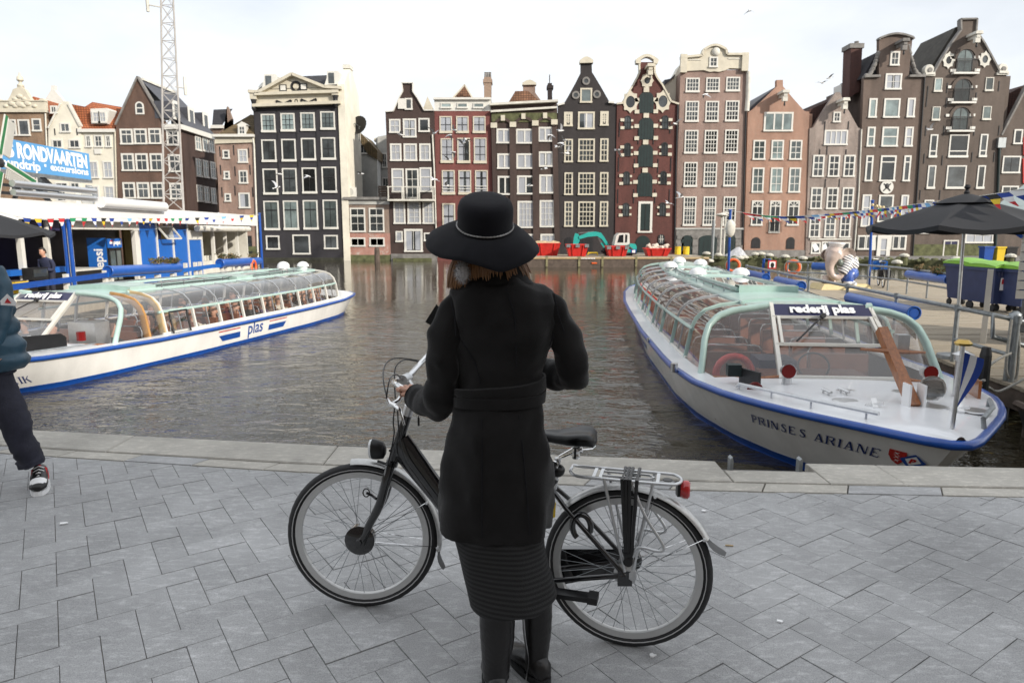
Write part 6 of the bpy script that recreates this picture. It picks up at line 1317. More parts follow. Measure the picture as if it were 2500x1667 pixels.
def spotsX(zs,pts):
    a,c=pts[0].y,pts[-1].y;out=[]
    tot=0
    for x in zs:out.append((onX(zl(x,200)[0],535,BX).y - a)/(c-a))
    return [k for k in out if 0<=k<=1]
bunting(L0,spotsX((130,235,330,437,530,628,727,810,895,963,1040,1115,1187,1245,1310,1380,1450,1508,1572,1625,1690,1745,1785,1838,1880,1930,1980,2018,2060,2105,2150,2200),L0),.36,'string of small flag pennants hung along the white roof edge of the pavilion',0,0)
pu=thing('parasol','dark grey parasol cut off by the left edge, beside the pavilion','parasol',(-13.4,17.0,FL));q=onX(-75,500,-13.4)
def canopy(c,r,h,n=8,drop=.12):
    b=MB();rings=[]
    for j in range(7):
        k_=j/6;ring=[]
        for i in range(n*4):
            a=6.2832*i/(n*4);m_=(i%4)/4;sag=math.cos(math.pi/n)/math.cos((m_-.5)*2*math.pi/n) if True else 1
            ring.append((c[0]+r*k_*sag*math.cos(a)+.0,c[1]+r*k_*sag*math.sin(a),c[2]-h*(k_**1.08)-.05*r*k_*math.sin(math.pi*m_)*k_))
        rings.append(ring)
    rings[0]=[(c[0]+.02*math.cos(6.2832*i/(n*4)),c[1]+.02*math.sin(6.2832*i/(n*4)),c[2]) for i in range(n*4)]
    rings.append([(x,y,z-drop*.6) for x,y,z in rings[-1]]);b.loft(rings,caps=False);return b
M['canvas']=mk('charcoal_canvas',(.017,.018,.022),.85,var=.12,scale=2)
pc=(q.x,q.y,onX(0,541,-13.4).z+.35);canopy(pc,1.75,.62).build('canopy',M['canvas'],pu,smooth=25);MB().tube([(pc[0],pc[1],FL),(pc[0],pc[1],pc[2])],.03,8).build('pole',M['alu'],pu)
# ================================================================== FAR SIDE: QUAY, BARGE, SKIPS, EXCAVATOR
fq=MB();q0=[(15.5,66.5),(15.5,59.5),(26,57.5),(34,54.0),(46,46),(60,40),(60,66.5)]
fq.slab(q0,-1.5,-.55);tag(fq.build('far_quay',M['stone']),kind='structure')
qw=MB()
for (a,c) in zip(q0[1:5],q0[2:6]):qw.beam((a[0],a[1],-.75),(c[0],c[1],-.75),.3,.55)
tag(qw.build('quay_edge',M['mossy']),kind='structure')
M['mosscap']=mk('bollard_top',(.55,.53,.46),.8,var=.25,scale=9)
def fbollard(px,py,Y,lab,s_=1.0):
    p=atY(px,py,Y);t=thing('mooring_bollard',lab,'bollard',(p.x,p.y,-.6),'white topped bollards along the far quay');MB().lathe((p.x,p.y,-.6),(0,0,1),[(.28*s_,0),(.24*s_,p.z+.5)],10).build('stem',M['mossy'],t);MB().lathe((p.x,p.y,p.z-.12),(0,0,1),[(.26*s_,0),(.36*s_,.05),(.36*s_,.16),(.2*s_,.25),(.02,.28)],12).build('top',M['mosscap'],t)
zz5=lambda x,y:(1680+.13605*x,560+.13605*y)
for (x,y,Y,lab) in ((30,495,57,'before the left cellar doors'),(205,525,56,'before the middle cellar doors, low at the water'),(330,430,60,'before the middle cellar doors, nearest the wall'),(380,565,54,'before the grey lamp post foot'),(545,455,60,'between the lamp post and the blue pole'),(925,510,56,'right of the grey tarpaulin heap'),(1010,500,57,'second right of the grey tarpaulin heap'),(1200,440,60,'under the left arched hatch of the orange house'),(1315,435,60,'beside the left arched hatch of the orange house'),(1455,460,58,'middle of the orange house front'),(1740,485,56,'under the right arched hatch of the orange house'),(2060,515,54,'left foot of the mottled house')):
    fbollard(*zz5(x,y),Y,'white topped bollard, '+lab)
for (px,py,Y,lab) in ((2085,630,52,'right behind the elephant statue'),(2208,624,48,'between the parked bicycle and the white door'),(2190,640,44,'right of the parked bicycle'),(2334,632,45,'left of the blue bin by the warehouse door'),(2468,625,44,'right of the yellow bin')):
    fbollard(px,py,Y,'white topped bollard, '+lab,.9)
t=thing('tarpaulin_heap','grey tarpaulin heap lying before the right cellar door of the tan house','tarpaulin',(*atY(1796,625,60).xy,-.6));c=atY(1796,622,60)
g=[[(c.x+lerp(-1.25,1.25,i/12)+random.uniform(-.05,.05),c.y+lerp(-.5,.5,j/5),-.6+max(0,(1.25*math.exp(-((i-7)/3.2)**2)+.35*math.exp(-((i-3)/2)**2))*(1-abs(j-2.5)/3.2)+random.uniform(-.06,.06))) for i in range(13)] for j in range(6)];MB().sheet(g).build('sheet',mk('tarpaulin',(.42,.43,.46),.6,var=.2),t)
# rubble and moss along the waterline of the far quay
rub=MB()
for i in range(150):
    k_=random.random();x=lerp(16,40,k_);y=interp([(16,59.2),(26,57.2),(34,53.7),(40,49.6)],x)+random.uniform(-.3,1.3);r=random.uniform(.08,.28);rub.ball((x,y,-.5+random.uniform(-.1,.1)),(r,r,r*.6),6,4)
tag(rub.build('rubble',M['mossy']),'mossy stones lying along the edge of the far quay','rubble',kind='stuff')
# barge
bg=thing('work_barge','flat dark timber barge carrying red skips and an excavator','barge',(8,56,-1))
MB().prism([(.3,-.27),(15.2,-.27),(15.2,-1.2),(1.1,-1.2),(.3,-.8)],53,60).build('hull',M['darkwood'],bg)
for i in range(7):y=53+i*1.0;MB().box(.3,15.2,y+.01,y+.97,-.27,-.21+random.uniform(-.01,.01)).build('deck_plank',M['deckwood'],bg)
for x in (2.6,5.1,6.9,9.5,12.2,14.6):MB().box(x,x+.16,52.93,53,-.95,-.15).build('fender_post',mk('mossy_post',(.22,.20,.11),.9,var=.4) if x==2.6 else bpy.data.materials['mossy_post'],bg)
MB().box(.3,15.2,52.94,53,-.35,-.25).build('rubbing_strake',M['palewood'],bg);MB().box(6.15,6.55,52.92,52.99,-.72,-.62).build('marker',M['orange'],bg)
b=MB()
for i in range(9):b.box(5.35+i*.12,5.43+i*.12,52.925,52.935,-.36,-.27)
b.build('stencil_mark',M['textwhite'],bg)
zz1=lambda x,y:(1240+.19557*x,540+.19557*y)
def skip(x0,x1,yt,yb,Y,lab,load=None,mat='red'):
    a=atY(*zz1(x0,yt),Y);c=atY(*zz1(x1,yb),Y);zt,zb=a.z,-.2;xa,xb=a.x,c.x;t=thing('skip',lab,'skip',((xa+xb)/2,Y+.8,zb),'red skips on the barge');d=1.6;i_=.12*(xb-xa)
    o=[(xa,Y,zt),(xb,Y,zt),(xb,Y+d,zt),(xa,Y+d,zt),(xa+i_,Y+.2,zb),(xb-i_,Y+.2,zb),(xb-i_,Y+d-.2,zb),(xa+i_,Y+d-.2,zb)];q=[(xa+.05,Y+.05,zt),(xb-.05,Y+.05,zt),(xb-.05,Y+d-.05,zt),(xa+.05,Y+d-.05,zt),(xa+i_,Y+.25,zb+.1),(xb-i_,Y+.25,zb+.1),(xb-i_,Y+d-.25,zb+.1),(xa+i_,Y+d-.25,zb+.1)]
    MB().add(o+q,[(0,4,5,1),(1,5,6,2),(2,6,7,3),(3,7,4,0),(4,7,6,5),(8,9,13,12),(9,10,14,13),(10,11,15,14),(11,8,12,15),(12,13,14,15),(0,1,9,8),(1,2,10,9),(2,3,11,10),(3,0,8,11)]).build('body',M[mat],t)
    b=MB()
    for k_ in (.22,.78):x=lerp(xa,xb,k_);x2=lerp(xa+i_,xb-i_,k_);b.beam((x,Y-.03,zt),(x2,Y+.17,zb),.09,.07)
    b.build('rib',M[mat],t);MB().tube([(xa,Y,zt),(xb,Y,zt),(xb,Y+d,zt),(xa,Y+d,zt)],.05,6,closed=True).build('rim',M[mat],t)
    if load=='strip':
        for k_ in (.08,.5,.92):x=lerp(xa,xb,k_);MB().box(x-.16,x+.16,Y-.08,Y-.03,zt-.2,zt+.05).build('reflector_strip',M['galv'],t)
    elif load=='sand':
        g=[[(lerp(xa+.05,xb-.05,i/8),lerp(Y+.05,Y+d-.05,j/5),zt-.15+.35*math.sin(math.pi*j/5)+random.uniform(-.06,.06)) for i in range(9)] for j in range(6)];MB().sheet(g).build('load',mk('sand',(.45,.33,.2),.9,var=.3),t)
    elif load=='bags':
        b=MB()
        for i in range(34):b.ball((lerp(xa+.12,xb-.12,random.random()),Y+.15+random.random()*1.1,zt-.05+random.random()*.34-.0),(random.uniform(.12,.2),.17,random.uniform(.1,.16)),7,5)
        tag(b.build('load',mk('pale_bags',(.62,.52,.44),.8,var=.35,scale=4),t),kind='stuff')
    return t
skip(330,655,280,440,55.5,'red skip heaped with sand, left end of the barge','sand');skip(735,1005,295,455,54.3,'red skip under the bucket of the turquoise excavator','strip');skip(1240,1505,318,470,54.3,'red skip in front of the excavator cab','strip');skip(1725,2035,345,480,54.6,'dark red skip full of pale rubble bags, right on the barge','bags')
# excavator
ex=thing('excavator','turquoise excavator with a white cab working between the red skips','excavator',(*atY(*zz1(1400,460),56.5).xy,-.2))
def ep(x,y,Y=57):return atY(*zz1(x,y),Y)
def plate(pts,w_,mat,name,par=ex,Y=57):q=[ep(x,y,Y) for x,y in pts];return MB().prism([(p.x,p.z) for p in q],Y-w_/2,Y+w_/2).build(name,M[mat],par)
M['turq']=mk('turquoise_paint',(.025,.36,.32),.4,var=.1,scale=3)
plate([(880,190),(1000,140),(1090,130),(1160,145),(1200,200),(1260,300),(1235,320),(1170,225),(1110,185),(1000,195),(890,225)],.42,'turq','boom');plate([(840,150),(880,160),(895,240),(870,300),(810,300),(825,190)],.3,'turq','dipper_arm');plate([(880,140),(1070,125),(1072,140),(885,156)],.12,'steel','ram');plate([(1120,210),(1140,205),(1180,270),(1160,280)],.14,'steel','boom_ram');plate([(1155,275),(1180,262),(1240,360),(1225,375)],.2,'turq','ram_sleeve')
plate([(1310,310),(1340,180),(1375,148),(1490,148),(1502,165),(1502,310)],1.4,'white','cab');plate([(1350,265),(1375,175),(1425,168),(1425,265)],1.44,'greyglass','front_window');plate([(1445,265),(1450,165),(1475,170),(1470,262)],1.44,'greyglass','door_window')
plate([(1490,310),(1500,280),(1560,280),(1578,310),(1576,390),(1490,395),(1400,390),(1400,312)],2.2,'turq','counterweight');plate([(1505,350),(1574,345),(1572,395),(1505,398)],2.24,'boatblue','stripe');plate([(1520,360),(1560,355),(1558,390),(1520,393)],2.28,'textwhite','badge')
for yy in (56.0,58.0):q0_,q1_=ep(1190,460,yy),ep(1570,460,yy);MB().tube([(q0_.x+.3,yy,-.05),(q0_.x,yy,.15),(q0_.x+.3,yy,.42),(q1_.x-.3,yy,.42),(q1_.x,yy,.15),(q1_.x-.3,yy,-.05)],.13,6,closed=True,flat=2.0).build('track',M['rubber'],ex)
MB().box(ep(1250,400).x,ep(1500,400).x,56.2,57.8,.05,.5).build('undercarriage',M['iron'],ex)
t=thing('trestle','yellow trestle between the two red skips on the barge','trestle',(*ep(1060,440,57).xy,-.2));a,c=ep(1000,432,57),ep(1118,432,57);MB().beam((a.x,57,-.0),(c.x,57,0),.1,.1).beam((a.x,57,0),(a.x,57,-.2),.08,.08).beam((c.x,57,0),(c.x,57,-.2),.08,.08).build('frame',M['flagyellow'],t)
for x,lab in ((2120,'left yellow drum at the right end of the barge'),(2225,'right yellow drum at the right end of the barge')):
    p=ep(x,420,59);t=tag(MB().lathe((p.x,59,-.2),(0,0,1),[(.26,0),(.26,.3),(.28,.31),(.26,.33),(.26,.66),(.27,.68)],12).build('drum',M['flagyellow'],None,smooth=30),lab,'drum','yellow drums')
t=tag(MB().lathe((*atY(921,640,62).xy,-1.3),(0,0,1),[(.25,0),(.24,1.4),(.2,1.6),(.05,1.65)],9).build('mooring_post',M['darkwood']),'weathered timber mooring post in the water before the low brick house','post')
# lamp posts and poles on the far quay
def lamp(px,pyt,pyb,Y,lab):
    a=atY(px,pyt,Y);t=thing('street_lamp',lab,'street lamp',(a.x,Y,-.6));MB().tube([(a.x,Y,-.6),(a.x,Y,a.z)],[.09,.06],8).build('post',M['oldwhite'],t,smooth=60);MB().lathe((a.x,Y,a.z),(0,0,1),[(.1,0),(.5,.14),(.52,.2),(.3,.3),(.05,.34)],14).build('lamp_head',M['oldwhite'],t,smooth=40)
lamp(1762,530,610,60,'pale street lamp with a mushroom head before the tan house, left one');lamp(1771,527,608,62,'pale street lamp with a mushroom head before the tan house, right one')
p=atY(1742,552,59);tag(MB().tube([(p.x,59,-.6),(p.x,59,p.z+.5)],.14,8).build('pole',M['galv'],None,smooth=60),'thick grey pole before the cellar doors of the tan house','pole')
for px,lab,mt,Y,yt in ((2345,'blue bin beside the yellow bin on the far quay','boatblue',52,603),(2445,'yellow bin on the far quay by the right house','flagyellow',52,605)):
    pass
def fbin(px0,px1,pt,Y,mt,lab):
    a,c=atY(px0,pt,Y),atY(px1,pt,Y);t=thing('wheelie_bin',lab,'bin',((a.x+c.x)/2,Y,-.5));MB().add([(a.x+.05,Y,-.5),(c.x-.05,Y,-.5),(c.x-.05,Y+.5,-.5),(a.x+.05,Y+.5,-.5),(a.x,Y-.05,a.z),(c.x,Y-.05,a.z),(c.x,Y+.55,a.z),(a.x,Y+.55,a.z)],[(3,2,1,0),(4,5,6,7),(0,1,5,4),(1,2,6,5),(2,3,7,6),(3,0,4,7)]).build('body',M[mt],t);MB().box(a.x-.04,c.x+.04,Y-.1,Y+.6,a.z,a.z+.1).build('lid',M[mt],t)
fbin(2404,2427,605,47,'boatblue','blue bin beside the yellow bin on the far quay');fbin(2435,2455,606,47,'flagyellow','yellow bin on the far quay near the right edge');fbin(2458,2484,606,47,'black','black bin right of the yellow bin on the far quay')
# ================================================================== RIGHT: WOODEN DOCK
DZ=-.42
dk=thing('wooden_dock','grey timber dock along the right side of the moored boat','jetty',(11,18,DZ))
dpoly=[(6.72,8.4),(17.5,8.4),(17.5,30),(8.9,30)]
MB().slab([(6.75,8.45),(17.4,8.45),(17.4,29.9),(8.9,29.9)],DZ-.34,DZ-.05).build('frame',M['darkwood'],dk)
y=8.4;pl=0
plk=MB();rest=0
while y<30:
    x0=6.72+.1*(y-8.4);b=MB().box(x0+random.uniform(-.02,.02),17.5,y+.006,y+.144,DZ-.05,DZ+random.uniform(-.006,.004))
    b.build('plank',M['deckwood'],dk);y+=.15
for x,y in ((6.85,8.5),(7.35,13.5),(7.9,19),(8.5,25),(9.0,29.5)):MB().lathe((x-.12,y,-1.6),(0,0,1),[(.14,0),(.13,1.75),(.1,1.8)],9).build('pile',M['darkwood'],dk)
# railing along the dock
def rail_pts(pix,Z):return [atZ(px,py,Z) for px,py in pix]
RA=[Vector((6.95+.1*(Y-10),Y,.44)) for Y in (9.2,10.7,12.8,15.2,17.8,20.6,24.6)]
rl=thing('dock_railing','grey tube railing along the dock beside the moored boat','railing',(7,15,DZ))
MB().tube(RA,.035,8).build('top_rail',M['galv'],rl,smooth=60);MB().tube([p+Vector((0,0,-.5)) for p in RA[:2]],.03,8).build('mid_rail',M['galv'],rl,smooth=60)
for p in RA:MB().tube([(p.x,p.y,DZ-.3),(p.x,p.y,p.z+.05)],.034,8).lathe((p.x,p.y,p.z-.05),(0,0,1),[(.05,0),(.05,.1)],8).build('post',M['galv'],rl,smooth=60)
def along(a,c,k):return a.lerp(c,k)
def railY(Y):return Vector((6.95+.1*(Y-10)-.1,Y,.22))
planter(railY(11.9),railY(14.8),.115,'blue pipe planter on the dock railing nearest the parasol',False);planter(railY(18.1),railY(20.3),.125,'blue pipe planter on the dock railing, middle one beside the boat roof',False);planter(railY(21.6),railY(24.2),.125,'blue pipe planter on the dock railing, farthest one by the lifebuoy',False)
RB=[atZ(1924,639,.42),atZ(2060,646,.42),atZ(2189,653,.42),atZ(2325,670,.42)];RB[1].y+=.8;RB[1].x+=.4
r2=thing('dock_railing','grey tube railing behind the elephant statue and the parked bicycle','railing',(12,25,DZ))
MB().tube(RB,.035,8).build('top_rail',M['galv'],r2,smooth=60);MB().tube([p+Vector((0,0,-.42)) for p in RB],.03,8).build('mid_rail',M['galv'],r2,smooth=60)
for i in range(9):
    k=i/8*3;j=min(int(k),2);p=RB[j].lerp(RB[j+1],k-j);MB().tube([(p.x,p.y,DZ-.1),(p.x,p.y,p.z+.04)],.03,8).build('post',M['galv'],r2,smooth=60)
pa,pb_=RB[2].lerp(RB[3],.25)+Vector((-.05,-.1,-.16)),RB[2].lerp(RB[3],.95)+Vector((-.05,-.1,-.16));planter(pb_,pa,.13,'blue pipe planter on the railing right of the parked bicycle',True)
planter(RB[0].lerp(RB[1],.75)+Vector((0,-.1,-.14)),RB[0].lerp(RB[1],.45)+Vector((0,-.1,-.14)),.15,'blue pipe planter half hidden behind the elephant statue',True)
lifebuoy(atZ(1790,648,.1),.27,(-.3,-1,0),'orange lifebuoy hanging beside the blue pole behind the boat roof');lifebuoy(atZ(1936,652,.12),.27,(-.5,-1,0),'orange lifebuoy hanging left of the elephant statue')
# poles that carry the bunting
def bluepole(px,pt,pb,Y,lab):
    a=atY(px,pt,Y);c=atY(px-2,pb,Y);tag(MB().tube([(c.x,Y,DZ-.6),(a.x,Y,a.z)],.05,8).lathe((a.x,Y,a.z),(0,0,1),[(.07,0),(.07,.04),(.02,.06)],8).build('pole',M['boatblue'],None,smooth=60),lab,'pole','blue poles on the dock');return a
P1=bluepole(1783,515,640,26.5,'blue pole left, before the tan house, where the bunting begins');P2=bluepole(2130,492,640,26,'tall blue pole between the elephant statue and the parked bicycle')
fc_=atY(1783,558,26.45);t=thing('lamp_globe','round pale lamp on the blue pole before the tan house','lamp',fc_);MB().ball(fc_,(.2,.12,.34),12,8).build('globe',M['oldwhite'],t,smooth=60)
P0=atY(2500,462,10.2);Pm=atY(2362,500,10.95)
bp=[P1,atY(1900,528,25.5),atY(2010,523,24),atY(2100,515,21),atY(2180,506,17),atY(2290,492,12.6),atY(2420,475,10.6),atY(2520,458,9.6)]
bunting(bp,[i/58 for i in range(2,58)],.38,'string of flag pennants blowing above the moored boat from the blue pole to the parasol',1.3,3)
b=MB();lb_=thing('fairy_lights','short string of small warm bulbs by the tall blue pole','lights',atY(2130,500,25.9));q=[atY(x,y,25.6) for x,y in ((2130,497),(2145,503),(2165,506),(2190,510),(2222,514))];MB().tube(q,.012,4).build('cable',M['black'],lb_)
for x,y in ((2131,497),(2141,500),(2149,502),(2157,503),(2176,505),(2191,509),(2220,513)):p=atY(x,y,25.6);b.ball((p.x,p.y,p.z-.05),.055,7,5)
b.build('bulb',mk('frosted_bulb',(.75,.62,.35),.4),lb_)
# small blue gate with a notice
g0=atZ(1866,672,DZ);t=thing('dock_gate','small blue gate frame with a red edged notice behind the boat roof','gate',(g0.x,g0.y,DZ));a,c=atY(1865,632,24.8),atY(1879,632,24.8)
MB().tube([(a.x,24.8,DZ),(a.x,24.8,a.z),(c.x,24.8,a.z),(c.x,24.8,DZ)],.05,8).build('frame',M['boatblue'],t,smooth=60);d0,d1=atY(1876,636,24.6),atY(1895,656,24.6);nb=MB().box(d0.x,d1.x,24.6,24.64,d1.z,d0.z).build('notice',M['flagred'],t);MB().box(d0.x+.04,d1.x-.04,24.585,24.6,d1.z+.04,d0.z-.04).build('notice_field',M['flagwhite'],nb);MB().ball(((d0.x+d1.x)/2,24.585,(d0.z+d1.z)/2-.02),(.07,.01,.1),8,6).build('notice_figure',M['black'],nb)
# ---- elephant statue in a striped shirt and sailor's cap
EP=Vector((12.1,25.2,-.22));es=1.55/1.73
el=thing('elephant_statue','pale elephant statue in a striped shirt, blue trousers and white sailor cap','statue',(EP.x,EP.y,DZ))
pf=MB().add([(EP.x-.95,EP.y-.6,DZ),(EP.x+.95,EP.y-.6,DZ),(EP.x+.95,EP.y+.6,DZ),(EP.x-.95,EP.y+.6,DZ),(EP.x-.8,EP.y-.48,-.22),(EP.x+.8,EP.y-.48,-.22),(EP.x+.8,EP.y+.48,-.22),(EP.x-.8,EP.y+.48,-.22)],[(4,5,6,7),(0,1,5,4),(1,2,6,5),(2,3,7,6),(3,0,4,7)]);tag(pf.build('plinth',mk('cream_plinth',(.62,.50,.26),.6)),'cream coloured low plinth under the elephant statue','plinth')
def ec(x,y,dy=0.0):
    q=atY(1940+.13605*x,560+.13605*y,EP.y);return Vector((q.x,EP.y+dy,q.z))
M['eleskin']=mk('pearly_pink_grey',(.52,.42,.37),.25,var=.2,scale=4,coat=.6)
def chain(pts,name,mat,par=el,n=14,flat=1.0):return MB().tube(smooth_pts([p for p,_ in pts],5),[lerp(pts[min(i//5,len(pts)-1)][1],pts[min(i//5+1,len(pts)-1)][1],(i%5)/5) for i in range((len(pts)-1)*5+1)],n,flat=flat).build(name,mat,par,smooth=80)
k=EP.y/FPX*.13605
eb=MB()
def blob(c,r):eb.ball(c,r,18,12)
rings=[]
prof=[(720,300,95),(715,340,120),(700,400,150),(690,470,160),(680,540,140),(660,600,120)]
eb.tube(smooth_pts([ec(x,y,-.05) for x,y,_ in prof],4),[lerp(prof[min(i//4,5)][2],prof[min(i//4+1,5)][2],(i%4)/4)*k for i in range(21)],18)
tr=[(640,420,120),(590,520,110),(555,620,80),(550,720,62),(580,810,58),(650,850,52),(720,830,46),(740,790,42)]
q=ec(712,375,-.05);eb.ball((q.x,q.y,q.z),(.27,.25,.26),18,12);eb.tube(smooth_pts([ec(x,y,-.32-.02*i) for i,(x,y,_) in enumerate(tr)],5),[lerp(tr[min(i//5,7)][2],tr[min(i//5+1,7)][2],(i%5)/5)*k for i in range(36)],14)
for x0,y0,x1,y1,r in ((560,830,540,950,75),(640,850,640,960,70)):eb.tube([ec(x0,y0,-.1),ec(lerp(x0,x1,.5),lerp(y0,y1,.5),-.12),ec(x1,y1,-.15)],[r*k,r*k*.95,r*k*1.1],14)
body=eb.build('body',M['eleskin'],el,smooth=80)
def ear(cx,cy_,dy,s_):c=ec(cx,cy_,dy);return MB().loft([[(c.x+s_*q*1.0*math.cos(a)*(1+.15*math.sin(2*a)),c.y+dz_*1.0,c.z+s_*q*.95*math.sin(a)) for a in [6.283*i/18 for i in range(18)]] for q,dz_ in ((.05,-.03),(.55,.01),(.85,-.05),(1.0,-.10),(1.0,-.05),(.9,.03),(.4,.07))]).build('ear',M['eleskin'],el,smooth=80)
ear(895,475,-.12,.31);ear(600,450,.22,.2)
def stripemat(name,a,c_,per,ax=2):
    m=mk(name,a,.35,var=0,coat=.4);n=m.node_tree.nodes;l=m.node_tree.links.new;tcx=n.new('ShaderNodeTexCoord');sp=n.new('ShaderNodeSeparateXYZ');l(tcx.outputs['Object'],sp.inputs[0])
    mm=n.new('ShaderNodeMath');mm.operation='MULTIPLY_ADD';mm.inputs[1].default_value=.55;l(sp.outputs[0],mm.inputs[0]);l(sp.outputs[2],mm.inputs[2])
    f=n.new('ShaderNodeMath');f.operation='PINGPONG';f.inputs[1].default_value=per;l(mm.outputs[0],f.inputs[0]);g_=n.new('ShaderNodeMath');g_.operation='GREATER_THAN';g_.inputs[1].default_value=per*.62;l(f.outputs[0],g_.inputs[0])
    q=n.new('ShaderNodeMix');q.data_type='RGBA';q.inputs['A'].default_value=(*a,1);q.inputs['B'].default_value=(*c_,1);l(g_.outputs[0],q.inputs['Factor']);l(q.outputs['Result'],n['Principled BSDF'].inputs['Base Color']);return m
M['stripes']=stripemat('navy_striped_shirt',(.78,.77,.75),(.02,.025,.06),.055)
sh_=MB();pr=[(840,600,150),(930,600,190),(990,660,180),(1020,730,140)];sh_.tube(smooth_pts([ec(x,y,.08) for x,y,_ in pr],4),[lerp(pr[min(i//4,3)][2],pr[min(i//4+1,3)][2],(i%4)/4)*k for i in range(13)],16)
sh_.tube(smooth_pts([ec(900,640,-.25),ec(830,690,-.34),ec(760,780,-.38)],4),[95*k]*4+[80*k]*4+[70*k],12);sh_.build('shirt',M['stripes'],el,smooth=80)
M['jeans']=mk('painted_blue_trousers',(.04,.10,.38),.3,var=.5,scale=5,coat=.6)
tr_=MB();tr_.tube(smooth_pts([ec(1020,790,.1),ec(960,800,-.15),ec(900,830,-.3),ec(880,920,-.32)],4),[140*k]*4+[120*k]*4+[95*k]*5,14);tr_.tube(smooth_pts([ec(1010,780,.35),ec(1030,850,.3),ec(1000,930,.2)],4),[120*k]*4+[110*k]*5,14);tr_.build('trousers',M['jeans'],el,smooth=80)
for x,y in ((870,955),(950,965)):q=ec(x,y,-.36);MB().ball((q.x,q.y,q.z),(.15,.2,.13),12,8).build('foot',M['purewhite'],el,smooth=80)
for x in (550,600,660):q=ec(x,975,-.28);MB().ball((q.x,q.y,q.z),.05,8,6).build('toenail',M['white'],el,smooth=80)
q=ec(735,300,-.05);MB().lathe((q.x,q.y,q.z-.06),(.05,-.05,1),[(.20,0),(.22,.02),(.30,.16),(.29,.2),(.2,.19),(.05,.19)],20).build('cap',M['purewhite'],el,smooth=40);MB().lathe((q.x,q.y,q.z-.08),(.05,-.05,1),[(.215,0),(.22,.05)],20).build('cap_band',M['black'],el)
q=ec(720,435,-.36);e_=MB().ball((q.x,q.y,q.z),(.075,.05,.12),12,8).build('eye',M['purewhite'],el,smooth=80);MB().ball((q.x-.02,q.y-.045,q.z-.02),(.03,.015,.045),8,6).build('pupil',M['black'],e_)
q=ec(740,590,-.3);MB().ball((q.x,q.y,q.z),(.13,.12,.14),12,8).build('mouth',mk('grey_green_mouth',(.14,.17,.15),.3),el,smooth=80)
# ---- wheeled bins
M['binblue']=mk('bin_blue',(.028,.042,.115),.5,var=.15,scale=4,bump=.1,bscale=30);M['binlid']=mk('bin_lid_green',(.22,.47,.05),.45,var=.06)
def bigbin(pxl,pxr,pyt,pyb,lab):
    a=atZ(pxl,pyb,DZ);Y=a.y;c=atY(pxr,pyb,Y);tp=atY(pxl,pyt,Y);t=thing('wheeled_bin',lab,'bin',((a.x+c.x)/2,Y+.5,DZ),'blue wheeled bins with lime lids');x0,x1,zt,zb=a.x,c.x,tp.z-.02,DZ+.2;i_=.09;d=1.15
    MB().add([(x0+i_,Y+.1,zb),(x1-i_,Y+.1,zb),(x1-i_,Y+d-.1,zb),(x0+i_,Y+d-.1,zb),(x0,Y,zt),(x1,Y,zt),(x1,Y+d,zt),(x0,Y+d,zt)],[(3,2,1,0),(0,1,5,4),(1,2,6,5),(2,3,7,6),(3,0,4,7),(4,5,6,7)]).build('body',M['binblue'],t)
    MB().box(x0-.03,x1+.03,Y-.03,Y+d+.03,zt-.09,zt-.01).build('rim',M['binblue'],t);b=MB()
    for k_ in range(7):x=lerp(x0+.08,x1-.08,k_/6);b.beam((x,Y-.015,zt-.1),(lerp(x0+i_+.06,x1-i_-.06,k_/6),Y+.055,zt-.28),.03,.04)
    b.build('rib',M['binblue'],t)
    g=[[(lerp(x0-.04,x1+.04,i/6),lerp(Y-.05,Y+d+.05,j/6),zt+.03+.10*math.sin(math.pi*i/6)**.7*.8+.06*math.sin(math.pi*j/6)) for i in range(7)] for j in range(7)];MB().sheet(g).sheet([[ (x,y,zt-.005) for x,y,_ in (g[0][0],g[0][3],g[0][6])],[g[0][0],g[0][3],g[0][6]]]).sheet([[(p[0],p[1],zt-.005) for p in (g[0][0],g[3][0],g[6][0])],[g[0][0],g[3][0],g[6][0]]]).build('lid',M['binlid'],t,smooth=40)
    for x,y in ((x0+.12,Y+.15),(x1-.12,Y+.15),(x0+.12,Y+d-.15),(x1-.12,Y+d-.15)):MB().lathe((x-.03,y,DZ+.09),(1,0,0),[(.03,0),(.09,.005),(.09,.055),(.03,.06)],12).tube([(x,y,DZ+.09),(x,y,zb+.02)],.03,6).build('wheel',M['rubber'],t)
    xm=lerp(x0,x1,.42);lb_=MB().add([(xm-.13,Y+.012,zt-.58),(xm+.13,Y+.012,zt-.58),(xm+.13,Y-.004,zt-.26),(xm-.13,Y-.004,zt-.26)],[(0,1,2,3)]).build('sticker',M['textwhite'],t);MB().add([(xm-.10,Y-.002,zt-.42),(xm+.10,Y-.002,zt-.42),(xm+.10,Y-.012,zt-.29),(xm-.10,Y-.012,zt-.29)],[(0,1,2,3)]).build('sticker_print',M['flagred'],lb_)
bigbin(2362,2418,644,752,'blue wheeled bin with a lime lid, left of the three, behind the parasol pole');bigbin(2420,2484,652,762,'blue wheeled bin with a lime lid, middle one with a red and white sticker');bigbin(2488,2560,656,770,'blue wheeled bin with a lime lid, right one cut by the picture edge')
